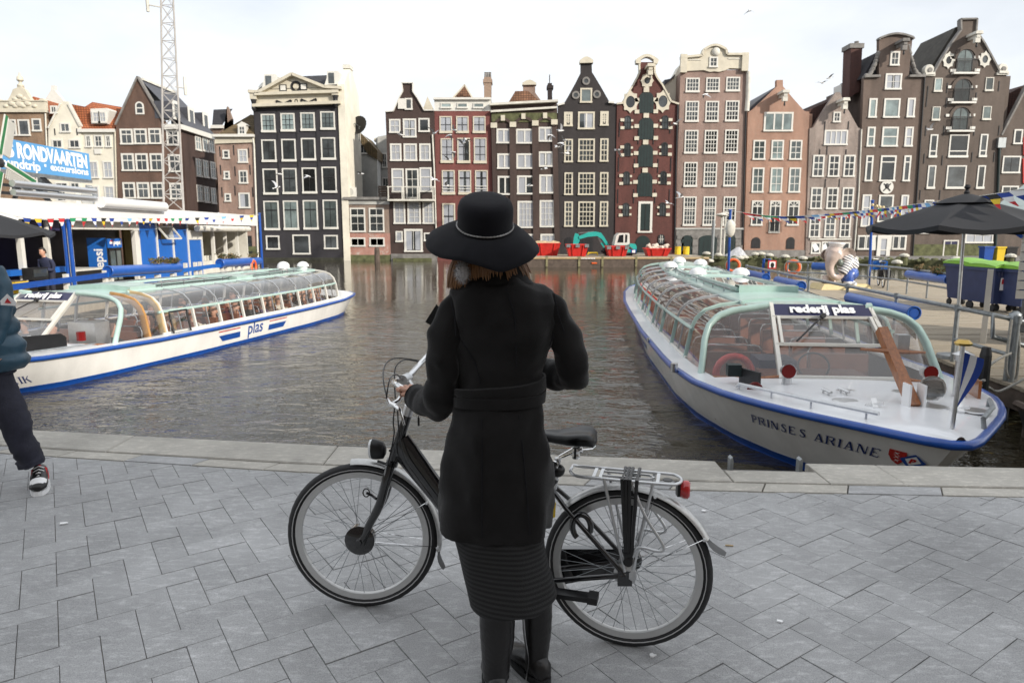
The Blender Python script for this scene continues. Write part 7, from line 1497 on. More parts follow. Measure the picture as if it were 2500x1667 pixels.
# ---- parasol
pr_=thing('parasol','big charcoal parasol with a steel pole on the dock at the right','parasol',(7.2,11.0,DZ));c=atY(2361,470,11.0);cc=(c.x,c.y,c.z-.06);cn=canopy(cc,1.45,.46,8);cn.build('canopy',M['canvas'],pr_,smooth=25)
v=MB();v.lathe((cc[0],cc[1],cc[2]-.06),(0,0,1),[(.46,-.05),(.3,.02),(.08,.09),(.03,.1)],16,False);v.build('vent_cap',M['canvas'],pr_,smooth=30);MB().lathe((cc[0],cc[1],cc[2]+.02),(0,0,1),[(.03,0),(.045,.04),(.02,.08),(.05,.12),(.03,.16)],10).build('finial',M['canvas'],pr_,smooth=40)
b_=atY(2330,880,11.0);MB().tube([(b_.x,11.0,DZ),(cc[0],cc[1],cc[2]-.05)],.026,10).build('pole',M['steel'],pr_,smooth=60);MB().lathe((b_.x,11.0,DZ),(0,0,1),[(.26,0),(.26,.06),(.05,.08),(.05,.3)],14).build('foot',M['galv'],pr_)
for i in range(8):a=6.2832*i/8;MB().beam((cc[0]+.05*math.cos(a),cc[1]+.05*math.sin(a),cc[2]-.52),(cc[0]+.95*math.cos(a),cc[1]+.95*math.sin(a),cc[2]-.36),.02,.025).build('rib',M['alu'],pr_)
# ---- slatted kiosk at the right edge
kk=thing('kiosk','white slatted kiosk with blue lines and a grey roof at the right edge','kiosk',(9.05,12.25,0),local=True,rz=R(-37))
z0,z1=.42,1.93
for i in range(9):z=lerp(z0,z1,i/9);MB().box(0,2.6,0,.06,z+.02,z+(z1-z0)/9).box(0,.06,.062,2.4,z+.02,z+(z1-z0)/9).build('slat',M['white'],kk)
MB().box(.05,2.6,.05,2.4,z0,z1).build('core',M['boatblue'],kk);MB().box(-.45,-.36,-.03,.05,DZ,.95).build('corner_post',M['white'],kk);MB().box(1.2,1.3,.05,.15,DZ,z0).box(2.4,2.5,2.2,2.3,DZ,z0).box(.1,.2,2.2,2.3,DZ,z0).build('stilt',M['galv'],kk)
MB().box(.5,.9,-.02,-.0,1.0,1.22).build('notice',M['textblue'],kk)
MB().add([(-.55,-.35,z1+.02),(3,-.35,z1+.02),(3,1.2,z1+.75),(.1,1.2,z1+.75),(-.55,2.6,z1+.02),(3,2.6,z1+.02)],[(0,1,2,3),(0,3,4),(3,2,5,4),(0,4,5,1)]).build('roof',mk('kiosk_roof',(.30,.36,.36),.6,var=.15),kk);MB().beam((-.5,-.1,z1),(0,-.02,z1-.4),.05,.06).build('bracket',M['boatblue'],kk)
# ---- tube gate, ropes and workboat in the right corner
tg=thing('tube_barrier','grey galvanised tube barrier with hanging ropes at the right edge','barrier',(7.4,9.3,DZ))
A=[atY(x,y,9.3) for x,y in ((2424,768),(2424,822),(2500,843),(2560,858))];B_=[atY(2424,768,9.3),atY(2500,786,9.3),atY(2570,800,9.3)]
MB().tube([B_[2],B_[1],B_[0],A[1],A[2],A[3]],.035,8).build('loop',M['galv'],tg,smooth=60);q=atY(2478,775,9.3);MB().tube([(q.x,9.3,DZ-.6),(q.x,9.3,q.z+.06)],.06,10).lathe((q.x,9.3,q.z-.05),(0,0,1),[(.08,0),(.08,.1),(.03,.14)],10).build('post',M['galv'],tg,smooth=60)
M['rope']=mk('grey_rope',(.33,.32,.29),.9,var=.3,scale=40)
def rope(pix,Y,lab,r=.018):p=smooth_pts([atY(x,y,Y if not isinstance(Y,tuple) else lerp(Y[0],Y[1],i/(len(pix)-1))) for i,(x,y) in enumerate(pix)],6);tag(MB().tube(p,r,6).build('mooring_rope',M['rope'],None,smooth=60),lab,'rope')
rope([(2470,780),(2462,840),(2456,900),(2468,926),(2482,920),(2488,850),(2484,780)],9.2,'grey rope hanging in a long loop from the tube barrier');rope([(2468,862),(2440,875),(2415,892),(2406,898)],(9.2,8.6),'grey rope running from the barrier post to the dark mooring post');rope([(2404,928),(2390,932),(2380,938),(2412,945),(2440,955),(2500,925)],(8.3,8.8),'grey rope lying slack over the workboat')
q=atY(2405,885,8.6);tag(MB().lathe((q.x,8.6,-1.2),(0,0,1),[(.07,0),(.07,1.2+q.z+.1),(.05,1.3+q.z+.1)],10).build('mooring_post',M['iron']),'short dark mooring post at the corner of the dock','post')
wb_=thing('workboat','dark open workboat with a bright green inside, lying beside the dock corner','boat',(7.2,7.0,-1))
def wring(y,hw,zt,x):return [(x-hw,y,zt),(x-hw*.8,y,-1.0),(x-hw*.5,y,-1.25),(x+hw*.5,y,-1.25),(x+hw*.8,y,-1.0),(x+hw,y,zt)]
R_=[wring(8.3,.95,-.50,7.25),wring(7.4,1.0,-.52,7.15),wring(6.0,.95,-.52,7.0),wring(5.3,.6,-.48,6.95),wring(5.0,.25,-.42,6.95)]
MB().sheet(R_).add([R_[0][i] for i in range(6)],[(0,1,2,3,4,5)]).build('hull',M['black'],wb_);MB().box(6.45,8.0,5.7,8.2,-.95,-.9).build('floor',M['black'],wb_)
for y,x in ((7.9,6.9),(7.2,7.4),(6.5,7.1)):MB().box(x-.45,x+.45,y-.16,y+.16,-.78,-.62).build('thwart',mk('lime_green_seat',(.10,.36,.02),.5) if y==7.9 else bpy.data.materials['lime_green_seat'],wb_)
MB().tube([tuple(r[0]) for r in R_],.05,6).tube([tuple(r[-1]) for r in R_],.05,6).build('gunwale',M['darkwood'],wb_)
# ================================================================== THE BICYCLE
BO=Vector((.442,2.47,0));BF=Vector((-.640,2.757,0));BD=(BF-BO).normalized();BN=Vector((-BD.y,BD.x,0));WR=.323
def bq(px,py,t=0.0):return onplane(px,py,BO+BN*t,BN)
bk=thing('bicycle','black city bicycle with silver rack and mudguards held by the woman in the hat','bicycle',tuple((BO+BF)/2))
hubR=BO+Vector((0,0,WR));hubF=BF+Vector((0,0,WR))
yf=R(-2);FD=Vector((-math.cos(yf),-math.sin(yf),0));FN=Vector((-FD.y,FD.x,0))
M['tyreline']=mk('tyre_reflex_line',(.55,.55,.55),.5,var=0);M['rim']=mk('silver_rim',(.60,.60,.59),.38,.55,var=.05)
def ringpts(c,d,r,n=48,a0=0,a1=6.2832):return [c+d*(r*math.cos(lerp(a0,a1,i/n)))+Vector((0,0,r*math.sin(lerp(a0,a1,i/n)))) for i in range(n+(0 if abs(a1-a0-6.2832)<.01 else 1))]
def wheel(c,d,nrm,seed):
    rnd=random.Random(seed)
    w=MB().tube(ringpts(c,d,WR-.019),.019,12,closed=True).build('tyre',M['rubber'],bk,smooth=60)
    for s_ in (-1,1):MB().tube(ringpts(c+nrm*(s_*.0172),d,WR-.024),.0022,5,closed=True).build('reflex_line',M['tyreline'],w)
    g=[]
    for r,o in ((WR-.036,.0125),(WR-.060,.0105),(WR-.064,.004),(WR-.064,-.004),(WR-.060,-.0105),(WR-.036,-.0125)):q=ringpts(c+nrm*o,d,r,56);g.append(q+[q[0]])
    MB().sheet(g).build('rim',M['rim'],bk,smooth=50)
    sp=MB()
    for i in range(36):
        a=6.2832*i/36;s_=1 if i%2 else -1;b_=a+(.95 if (i//2)%2 else -.95)
        p=c+nrm*(s_*.032)+d*(.028*math.cos(b_))+Vector((0,0,.028*math.sin(b_)));q=c+nrm*(s_*.003)+d*((WR-.063)*math.cos(a))+Vector((0,0,(WR-.063)*math.sin(a)));sp.tube([p,q],.00125,4)
    tag(sp.build('spokes',M['galv'],bk),kind='stuff')
wheel(hubR,BD,BN,1);wheel(hubF,FD,FN,2)
MB().lathe(hubF-FN*.05,FN,[(.012,-.01),(.012,0),(.03,.004),(.03,.06),(.062,.062),(.064,.10),(.05,.108),(.016,.112),(.012,.125)],20).build('front_hub',M['gloss_black'],bk,smooth=40)
h_=MB().lathe(hubR-BN*.06,BN,[(.02,-.01),(.036,.0),(.036,.03),(.024,.034),(.024,.085),(.04,.09),(.044,.115),(.02,.12)],20).build('rear_hub',M['steel'],bk,smooth=40)
MB().lathe(hubR-BN*.075,BN,[(.05,-.006),(.055,0),(.05,.006)],20).build('sprocket',M['gloss_black'],bk)
def fender(c,d,nrm,a0,a1,name='mudguard'):
    g=[];n=26
    for o,dr in ((-.026,-.010),(-.019,.003),(0,.008),(.019,.003),(.026,-.010)):g.append(ringpts(c+nrm*o,d,WR+.012+dr,n,a0,a1))
    return MB().sheet(g).build(name,M['fender'],bk,smooth=60)
M['fender']=mk('silver_mudguard',(.56,.56,.55),.32,.6,var=.12,scale=60)
rev=-1
fr1=fender(hubR,BD,BN,R(40),R(152));fr2=fender(hubF,FD,FN,R(84),R(190))
def flap(c,d,nrm,a,ln,par):
    p=c+d*((WR+.016)*math.cos(a))+Vector((0,0,(WR+.016)*math.sin(a)));t=(-d*math.sin(a)+Vector((0,0,1))*math.cos(a));o=d*math.cos(a)+Vector((0,0,math.sin(a)))
    g=[[p+t*(ln*k)+o*(.035*k*k)+nrm*(q*(.026+.010*math.sin(math.pi*k)))+o*(-.008*abs(q)) for q in (-1,-.5,0,.5,1)] for k in (0,.25,.5,.75,1)];MB().sheet(g).build('mudflap',M['rubberflap'],par,smooth=60)
M['rubberflap']=mk('grey_rubber_flap',(.09,.09,.09),.6,var=.1)
flap(hubR,BD,BN,R(152),.075,fr1);flap(hubF,FD,FN,R(190),.075,fr2)
for c,d,nrm,angs in ((hubR,BD,BN,(108,150)),(hubF,FD,FN,(150,186))):
    for a in angs:
        for s_ in (-1,1):e=c+d*((WR+.004)*math.cos(R(a)))+Vector((0,0,(WR+.004)*math.sin(R(a))))+nrm*(.028*s_);MB().tube([c+nrm*(.05*s_),e],.0016,4).lathe(e,nrm,[(.006,-.008),(.006,.008)],8).build('mudguard_stay',M['chrome'],bk)
# frame
HT,HB=bq(994,1012),bq(958,1128);BB=bq(1232,1412);SC_=bq(1352,1192)
fb=MB();fb.tube([HT,HB],.021,12);dn=(HT-HB).normalized()
a0=HB.lerp(HT,.42);g=[]
for k in (0,.08,.25,.5,.75,1):
    p=a0.lerp(BB,k);ax=(BB-a0).normalized();up=BN.cross(ax);hgt=interp([(0,.06),(.08,.058),(.25,.052),(1,.034)],k);g.append([p+up*(hgt*math.sin(6.2832*i/16))+BN*(.022*math.cos(6.2832*i/16)) for i in range(16)])
fb.loft(g);fb.tube([BB,SC_.lerp(bq(1362,1120),.35)],.017,10);fb.lathe(BB-BN*.035,BN,[(.024,0),(.024,.07)],14)
for s_ in (-1,1):
    fb.tube([SC_+BN*(.02*s_),SC_.lerp(hubR,.2)+BN*(.045*s_),hubR+BN*(.06*s_)],.0095,8);fb.tube([BB+BN*(.03*s_)+Vector((0,0,-.005)),BB.lerp(hubR,.25)+BN*(.05*s_),hubR+BN*(.06*s_)],.0105,8)
fb.cbox(hubR+BN*.058+Vector((-.0,0,-.012)),(.055,.012,.06))
fb.build('frame',M['gloss_black'],bk,smooth=50)
MB().tube([a0+Vector((0,0,.052))+BN*.008,a0.lerp(BB,.9)+Vector((.03,0,.052))+BN*.008],.003,5).build('frame_trim',M['chrome'],bk)
MB().tube([HT,HT+dn*.04],.022,12).tube([HT+dn*.04,HT+dn*.085],.014,10).build('headset',M['steel'],bk,smooth=50)
fk=MB();fk.tube([HB+dn*.01,HB-dn*.012],.026,12)
for s_ in (-1,1):
    pts=[HB-dn*.005+FN*(.034*s_),bq(949,1162)+FN*(.045*s_),bq(934,1219)+FN*(.052*s_),bq(910,1266)+FN*(.055*s_),hubF+FD*-.02+Vector((0,0,.02))+FN*(.056*s_),hubF+FN*(.056*s_)];fk.tube(smooth_pts(pts,3),[.021]*4+[.019]*4+[.017]*3+[.014]*3+[.011]*2,10)
fk.build('fork',M['gloss_black'],bk,smooth=60)
# brake cable along the fork, lamp bracket, headlamp
lm=bq(922,1095,.0)+FN*.01;MB().loft([[lm+FD*x+BN*(w_*math.cos(6.283*i/14))+Vector((0,0,z_+h2*math.sin(6.283*i/14))) for i in range(14)] for x,w_,h2,z_ in ((-.035,.010,.016,-.005),(-.025,.021,.036,-.004),(.0,.026,.042,0),(.018,.027,.044,.002))]).build('headlamp',M['black'],bk,smooth=50)
MB().loft([[lm+FD*x+BN*(w_*math.cos(6.283*i/14))+Vector((0,0,.002+h2*math.sin(6.283*i/14))) for i in range(14)] for x,w_,h2 in ((.018,.027,.044),(.028,.024,.040),(.034,.010,.016))]).build('headlamp_lens',mk('lamp_lens',(.75,.77,.78),.08,var=0,coat=1),bk,smooth=50);MB().tube([lm+Vector((0,0,-.05)),HB-dn*.01+FD*.02],.006,6).build('lamp_bracket',M['black'],bk)
MB().tube([bq(897,1198,.02)+FN*.02,bq(912,1202)+FN*.03,bq(925,1206)+FN*.05],.006,6).tube([bq(897+8*math.cos(a),1198+10*math.sin(a),.02)+FN*.02 for a in [6.283*i/10 for i in range(10)]],.003,5,closed=True).build('cable_guide',M['black'],bk)
# handlebar, stem, brake lever, cables
hb=MB();hp=[bq(1075,842,-.27),bq(1044,869,-.24),bq(1022,892,-.15),bq(1003,913,-.06),bq(990,925,0),bq(974,928,.04),bq(963,933,.10),bq(975,943,.18),bq(1000,958,.235),bq(1035,975,.25),bq(1065,985,.25)]
hb.tube(smooth_pts(hp,5),.0118,12);hb.build('handlebar',M['alu2'] if 'alu2' in M else M['chrome'],bk,smooth=60)
MB().tube([HT+dn*.08,HT+dn*.10,bq(992,927,0)],.017,10).lathe(bq(990,925,0)-BN*.028,BN,[(.021,0),(.021,.056)],14).build('stem',M['alu'],bk,smooth=50)
MB().tube(smooth_pts([bq(1000,958,.235),bq(1035,975,.25),bq(1066,985,.25)],4),.0165,12).build('grip',M['rubber'],bk,smooth=60);MB().tube(smooth_pts([bq(1048,865,-.245),bq(1075,842,-.27)],4),.0165,12).build('grip',M['rubber'],bk,smooth=60)
lv=MB();lv.tube([bq(988,953,.21),bq(972,978,.25),bq(958,986,.27)],.0085,8).tube([bq(945,972,.27),bq(952,985,.27),bq(968,991,.28)],[.006,.010,.010],8).tube(smooth_pts([bq(966,990,.28),bq(976,1000,.285),bq(982,1020,.285),bq(987,1037,.28)],4),[.010]*5+[.007]*4+[.006]*4,8,flat=.6);lv.build('brake_lever',M['chrome'],bk,smooth=60)
cb=MB()
for pts in ([bq(945,972,.27),bq(936,930,.2),bq(937,900,.1),bq(950,880,.02),bq(975,874,-.06),bq(1022,880,-.15)],[bq(965,972,.1),bq(963,920,.05),bq(968,892,.0),bq(990,878,-.08),bq(1025,884,-.18)],[bq(943,974,.27),bq(948,940,.25),bq(955,920,.2),bq(967,914,.1),bq(980,924,.02)],[bq(964,990,.10),bq(960,1030,.06),bq(962,1060,.05),bq(950,1120,.05),bq(930,1200,.06),bq(905,1290,.06),bq(890,1330,.06)],[bq(970,990,.05),bq(975,1060,.05),bq(990,1120,.045),bq(1030,1180,.045),bq(1078,1245,.045)]):cb.tube(smooth_pts(pts,6),.0028,6)
tag(cb.build('brake_cables',M['black'],bk,smooth=60),kind='stuff')
MB().cbox(bq(1022,1029,.1),(.008,.004,.034)).tube([bq(1022,1014,.1),bq(1022,1020,.1)],.002,5).build('key_tag',M['black'],bk)
# saddle
sp0=bq(1362,1118);MB().tube([SC_,sp0],.013,10).build('seat_post',M['alu'],bk,smooth=60)
so=bq(1392,1066);ax=-BD;g=[]
for k,w_,zt,th in ((-.20,.012,-.012,.018),(-.17,.026,-.004,.03),(-.11,.034,0,.036),(-.05,.055,.002,.042),(0,.084,.008,.05),(.04,.098,.014,.055),(.075,.092,.014,.055),(.095,.06,.002,.05),(.10,.03,-.012,.03)):
    ring=[]
    for i in range(18):
        a=6.2832*i/18;c_,s_=math.cos(a),math.sin(a);dip=-.012*math.exp(-(c_*2.2)**2) if s_>0 and k>-.08 else 0
        ring.append(so+ax*k+BN*(w_*math.copysign(abs(c_)**.75,c_))+Vector((0,0,zt+(th*.42*abs(s_)**.8+dip if s_>0 else -th*.62*abs(s_)**.7))))
    g.append(ring)
sd_=MB().loft(g).build('saddle',mk('black_leatherette',(.004,.004,.0045),.3,var=.2,scale=30,spec=.25),bk,smooth=80);MB().tube([so+ax*.06+BN*.085+Vector((0,0,-.02)),so+ax*.095+BN*.055+Vector((0,0,-.022)),so+ax*.10+BN*.02+Vector((0,0,-.022))],.0025,5).build('saddle_trim',M['chrome'],sd_)
sx=MB()
for s_ in (-1,1):sx.tube([so+BN*(.05*s_)+ax*.05+Vector((0,0,-.03)),sp0+BN*(.02*s_)+Vector((0,0,-.0))],.004,5)
sx.lathe(so+BN*.04+ax*.03+Vector((0,0,-.07)),(0,0,1),[(.014,0),(.016,.01),(.014,.02),(.016,.03),(.014,.04)],10).lathe(so-BN*.04+ax*.03+Vector((0,0,-.07)),(0,0,1),[(.014,0),(.016,.01),(.014,.02),(.016,.03),(.014,.04)],10).build('saddle_spring',M['chrome'],sd_)
MB().ball(bq(1362,1148,.03),(.028,.028,.026),10,8).build('bell',M['black'],bk,smooth=60);MB().lathe(bq(1353,1135,.05),BN,[(.018,0),(.018,.01),(.006,.012)],12).build('badge',M['chrome'],bk)
# ring lock, reflector tag
MB().tube([hubR+BD*(.01)+Vector((0,0,WR-.055))+(BD*(.035*math.cos(a))+Vector((0,0,.05*math.sin(a))))+BN*(.045)+BD*.16+Vector((0,0,-.10)) for a in [lerp(R(-60),R(200),i/16) for i in range(17)]],.012,8).build('ring_lock',M['gloss_black'],bk,smooth=60);MB().tube([bq(1352,1226,.06),bq(1350,1262,.06)],.004,5,flat=2.2).build('key_fob',M['flagyellow'],bk)
# luggage rack
rk=MB();rr=.0062;e=.058
top=[bq(1470,1168,e),bq(1430,1160,e),bq(1411,1145,.045),bq(1407,1136,0),bq(1411,1130,-.045),bq(1432,1132,-e),bq(1475,1140,-e)]
near=[bq(1448,1166,e),bq(1500,1173,e),bq(1560,1178,e),bq(1630,1178,e),bq(1664,1172,.05),bq(1680,1156,.012)];far=[bq(1475,1140,-e),bq(1545,1140,-e),bq(1610,1144,-e),bq(1655,1142,-.05),bq(1676,1148,-.012)]
ztop=sum(p.z for p in near[:4])/4
def lv_(P):return [Vector((p.x,p.y,ztop)) for p in P]
A=hubR+BN*0;def_s=lambda s_,t,z:BO - BD*s_+BN*t+Vector((0,0,z))
def sOf(p):return -(p-BO).dot(BD)
s0,s1=sOf(near[0])-.06,sOf(near[4])
loop=[def_s(s0-.03,.0,ztop+.012),def_s(s0-.03,.035,ztop+.01),def_s(s0,.055,ztop+.0),def_s(s0+.1,e,ztop),def_s(s1-.06,e,ztop),def_s(s1-.015,.042,ztop),def_s(s1,.0,ztop),def_s(s1-.015,-.042,ztop),def_s(s1-.06,-e,ztop),def_s(s0+.1,-e,ztop),def_s(s0,-.055,ztop),def_s(s0-.03,-.035,ztop+.01)]
rk.tube(smooth_pts(loop+[loop[0]],4)[:-1],rr,8,closed=True)
inn=[def_s(s0+.09,.022,ztop),def_s(s1-.12,.022,ztop),def_s(s1-.10,0,ztop),def_s(s1-.12,-.022,ztop),def_s(s0+.09,-.022,ztop)];rk.tube(inn,.0045,6)
for s_ in (s0+.06,s0+.085,s1-.085):rk.beam(def_s(s_,-e,ztop),def_s(s_,e,ztop),.012,.004)
for t in (e+.002,-e-.002):
    rk.tube([def_s(s0+.10,t,ztop),hubR - BD*.0+BN*(t*1.15)+Vector((0,0,.02))],rr,7);rk.tube([def_s(s1-.10,t,ztop),hubR - BD*.03+BN*(t*1.15)+Vector((0,0,.03))],rr,7)
    rk.tube(smooth_pts([def_s(s0+.20,t,ztop),def_s(s0+.255,t*1.2,ztop-.12),def_s(s0+.325,t*1.35,ztop-.225),def_s(s0+.31,t*1.35,ztop-.25),def_s(s0+.24,t*1.3,ztop-.245),hubR - BD*.03+BN*(t*1.2)+Vector((0,0,.085))],4),rr,7)
rk.build('luggage_rack',M['alu'],bk,smooth=60)
sm_=(s0+s1)/2-.0;pr0=def_s(sm_,e+.012,ztop+.009);hb0=hubR+BN*(e*1.3)+Vector((0,0,.065)) - BD*.012
for k_,o in enumerate((-.022,-.008,.006,.032)):
    p=def_s(sm_+o,e+.012,ztop+.009);q=def_s(sm_+o,-e-.01,ztop+.009);b_=hb0 - BD*(o*.35);b2=hubR - BN*(e*1.3)+Vector((0,0,.065)) - BD*.012
    MB().tube([b_,p,q,b2],.0052,6,flat=1.4).build('luggage_strap',M['black'],bk)
MB().lathe(hb0-BN*.004,BN,[(.018,0),(.018,.012),(.012,.014)],12).cbox(hb0+Vector((0,0,.018)),(.03,.012,.03)).build('strap_hook',M['black'],bk)
tl=def_s(s1+.012,-.0,ztop-.035);MB().xf(lambda v:v).loft([[tl+BN*(w_*math.cos(6.283*i/12)) - BD*x+Vector((0,0,h2*math.sin(6.283*i/12))) for i in range(12)] for x,w_,h2 in ((-.014,.022,.03),(0,.028,.036),(.012,.028,.036),(.02,.02,.028))]).build('rear_light',mk('red_lens',(.5,.01,.012),.12,var=0,coat=1),bk,smooth=50);MB().cbox(tl+BD*.022,(.014,.03,.05)).build('light_base',M['black'],bk);MB().lathe(def_s(s1-.05,.02,ztop+.002),(0,0,1),[(.018,0),(.018,.004)],14).build('rack_reflector',M['rubberflap'],bk)
# chain case, crank and pedals
g=[]
axc=(BB-hubR).normalized();upc=Vector((0,0,1))
st=[hubR+BN*-.075+Vector((.045*math.cos(a)*0,0,0)) - BD*(.052*math.cos(a))+upc*(.052*math.sin(a)) for a in [R(-90)+R(180)*i/8 for i in range(9)]];st=[hubR - BN*.075 - BD*(.05*math.cos(R(-90+22.5*i)))+upc*(.05*math.sin(R(-90+22.5*i))) for i in range(9)]+[BB - BN*.075+BD*(.10*math.cos(R(-90+22.5*i)))+upc*(-.0-.10*math.sin(R(-90+22.5*i))) for i in range(9)]
MB().loft([[p - BN*.016 for p in st],[p+BN*.016 for p in st]]).build('chain_case',M['gloss_black'],bk,smooth=40)
MB().beam(BB+BN*.06,bq(1345,1440,.075),.012,.022,tuple(BN)).lathe(BB+BN*.05,BN,[(.015,0),(.015,.02)],10).build('crank',M['steel'],bk)
pc=bq(1408,1454,.10);MB().beam(bq(1352,1446,.10),bq(1436,1458,.10),.05,.018).build('pedal',M['black'],bk);MB().beam(bq(1436,1457,.10),bq(1460,1461,.10),.06,.026).build('pedal_end',M['rubber'],bk)
MB().beam(BB-BN*.09,BB*2-bq(1345,1440,.0)-BN*.09,.012,.022,tuple(BN)).build('crank',M['steel'],bk);MB().cbox(BB*2-bq(1345,1440,.0)-BN*.14,(.09,.09,.02)).build('pedal',M['black'],bk)
kst=MB().tube([hubR+BN*.07+Vector((.0,0,-.01)),hubR+BN*.10-BD*.05+Vector((0,0,-.06)),hubR+BN*.09+BD*.17+Vector((0,0,-.075))],.007,6)
# ================================================================== PEOPLE
def eRing(c,rx,ry,n=28,tilt=0.0,pw=1.0,wob=0.0,ph=0.0,k=6):
    out=[]
    for i in range(n):
        a=6.2832*i/n;cx_,sy_=math.cos(a),math.sin(a);f=1+wob*math.sin(k*a+ph)
        out.append(Vector((c[0]+rx*f*math.copysign(abs(cx_)**pw,cx_),c[1]+ry*f*math.copysign(abs(sy_)**pw,sy_),c[2]+tilt*cx_)))
    return out
def tubeR(pts,rs,n=16,k=5,wr=0.0,wk=30):
    P=smooth_pts(pts,k);m=len(P);rr=[lerp(rs[min(i//k,len(rs)-1)],rs[min(i//k+1,len(rs)-1)],(i%k)/k)*(1+wr*math.sin(i*wk)) for i in range(m)]
    return MB().tube(P,rr,n)
M['wool']=mk('black_wool_coat',(.0068,.0060,.0060),.85,var=.25,scale=9,bump=.35,bscale=420,spec=.3)
for m_ in ('wool',):
    p_=M[m_].node_tree.nodes['Principled BSDF'];p_.inputs['Sheen Weight'].default_value=.22;p_.inputs['Sheen Roughness'].default_value=.35
M['felt']=mk('black_felt',(.0058,.0058,.0085),.9,var=.2,scale=30,bump=.25,bscale=500,spec=.2);M['felt'].node_tree.nodes['Principled BSDF'].inputs['Sheen Weight'].default_value=.06
M['boot']=mk('black_boot_leather',(.011,.010,.010),.33,var=.25,scale=12,bump=.12,bscale=50)
def skirtmat():
    m=mk('striped_knit_skirt',(.03,.03,.032),.9,var=.15,scale=30,bump=.3,bscale=300);n=m.node_tree.nodes;l=m.node_tree.links.new;b=n['Principled BSDF']
    t=n.new('ShaderNodeTexCoord');sp=n.new('ShaderNodeSeparateXYZ');l(t.outputs['Object'],sp.inputs[0]);w_=n.new('ShaderNodeMath');w_.operation='SINE';q=n.new('ShaderNodeMath');q.operation='MULTIPLY';q.inputs[1].default_value=7.0;l(sp.outputs[0],q.inputs[0]);l(q.outputs[0],w_.inputs[0])
    a=n.new('ShaderNodeMath');a.operation='MULTIPLY_ADD';a.inputs[1].default_value=.010;l(w_.outputs[0],a.inputs[0]);l(sp.outputs[2],a.inputs[2])
    pp=n.new('ShaderNodeMath');pp.operation='PINGPONG';pp.inputs[1].default_value=.0083;l(a.outputs[0],pp.inputs[0]);r=n.new('ShaderNodeMapRange');r.inputs[1].default_value=.0022;r.inputs[2].default_value=.006;l(pp.outputs[0],r.inputs[0])
    mx_=n.new('ShaderNodeMix');mx_.data_type='RGBA';mx_.inputs['A'].default_value=(.0055,.0055,.0058,1);mx_.inputs['B'].default_value=(.022,.022,.0225,1);l(r.outputs[0],mx_.inputs['Factor']);l(mx_.outputs['Result'],b.inputs['Base Color']);return m
M['skirt']=skirtmat()
WY=2.20
def wz(py,Y=WY):return atY(1250,py,Y).z
def wx(px,py,Y=WY):return atY(px,py,Y).x
wo_=thing('person','woman seen from behind in a black hat and belted black coat, holding the bicycle','person',(-.03,2.2,0))
# body: head, neck, torso and arms as one skin
hc=atY(1186,592,WY+.02);bd=MB()
rings=[]
for zz_,rx,ry,dy in ((-.135,.022,.03,.05),(-.115,.045,.055,.03),(-.09,.058,.075,.015),(-.05,.068,.088,.008),(0,.073,.095,0),(.05,.07,.092,-.004),(.09,.055,.072,-.006),(.115,.025,.032,-.004)):rings.append(eRing((hc.x,hc.y+dy,hc.z+zz_),rx,ry,24))
bd.loft(rings);fy_=hc.y+.095
bd.loft([eRing((hc.x,fy_+o,hc.z+zn),rx,.012,8) for zn,rx,o in ((-.045,.015,.012),(-.03,.013,.018),(0,.008,.004),(.02,.005,-.004))])
for s_ in (-1,1):bd.ball((hc.x+s_*.073,hc.y,hc.z-.01),(.009,.02,.03),8,6);bd.ball((hc.x+s_*.028,fy_-.012,hc.z+.005),(.012,.008,.008),8,6)
bd.ball((hc.x,fy_-.008,hc.z-.07),(.022,.008,.007),10,6)
bd.loft([eRing((hc.x-.005,hc.y-.012,hc.z+zz_),rx,rx*1.05,20) for zz_,rx in ((-.27,.042),(-.22,.048),(-.17,.047),(-.10,.048))])
sh=[(-.16,1.40),(0.14,1.41)]
bd.loft([eRing((-.042,WY+.01,z_),rx,ry,20) for z_,rx,ry in ((.62,.08,.06),(.85,.09,.06),(1.05,.07,.05),(1.25,.085,.05),(1.37,.09,.045))])
# left hand on the grip
LH=bq(1018,966,.245);Wst=atY(1022,972,2.38)
bd.add([],[])
body_parts=bd
def hand(mb,wrist,palm,fwd,across,curl,side):
    """palm block and five bent fingers closing round a bar; fwd points to the knuckles, across along the bar"""
    f=fwd.normalized();a=across.normalized();dn_=f.cross(a).normalized()
    if dn_.dot(curl)<0:dn_=-dn_
    g=[]
    for k,wdt,th in ((-.045,.020,.018),(-.02,.028,.017),(.01,.037,.015),(.032,.038,.013)):c=palm+f*k;g.append([c+a*(wdt*math.cos(6.2832*i/14))+dn_*(th*math.sin(6.2832*i/14)) for i in range(14)])
    mb.loft([[wrist+a*(.022*math.cos(6.2832*i/14))+dn_*(.018*math.sin(6.2832*i/14)) for i in range(14)]]+g)
    for j,(o,ln) in enumerate(((-.029,.85),(-.010,1.0),(.010,.95),(.028,.78))):
        b0=palm+f*.028+a*o;b1=b0+f*(.030*ln)+dn_*(.008);b2=b1+f*(.008*ln)+dn_*(.026*ln);b3=b2 - f*(.018*ln)+dn_*(.012*ln)
        mb.tube(smooth_pts([b0,b1,b2,b3],4),[.0095]*4+[.009]*4+[.0085]*3+[.008,.006],8)
    t0=palm - f*.02+a*(side*.03);t1=t0+f*.022+a*(side*.018)+dn_*.012;t2=t1+f*.028 - a*(side*.006)+dn_*.018;t3=t2+f*.014 - a*(side*.012)+dn_*.012
    mb.tube(smooth_pts([t0,t1,t2,t3],4),[.012]*4+[.0105]*4+[.009]*3+[.0085,.006],8)
bar=(hp[-1]-hp[-3]).normalized()
hand(bd,Wst+Vector((.02,-.02,0)),atY(1003,962,2.425)+Vector((.008,0,.012)),Vector((-.75,.55,.12)),-bar*1.0+Vector((0,0,-.55)),Vector((-.2,.5,-.6)),1)
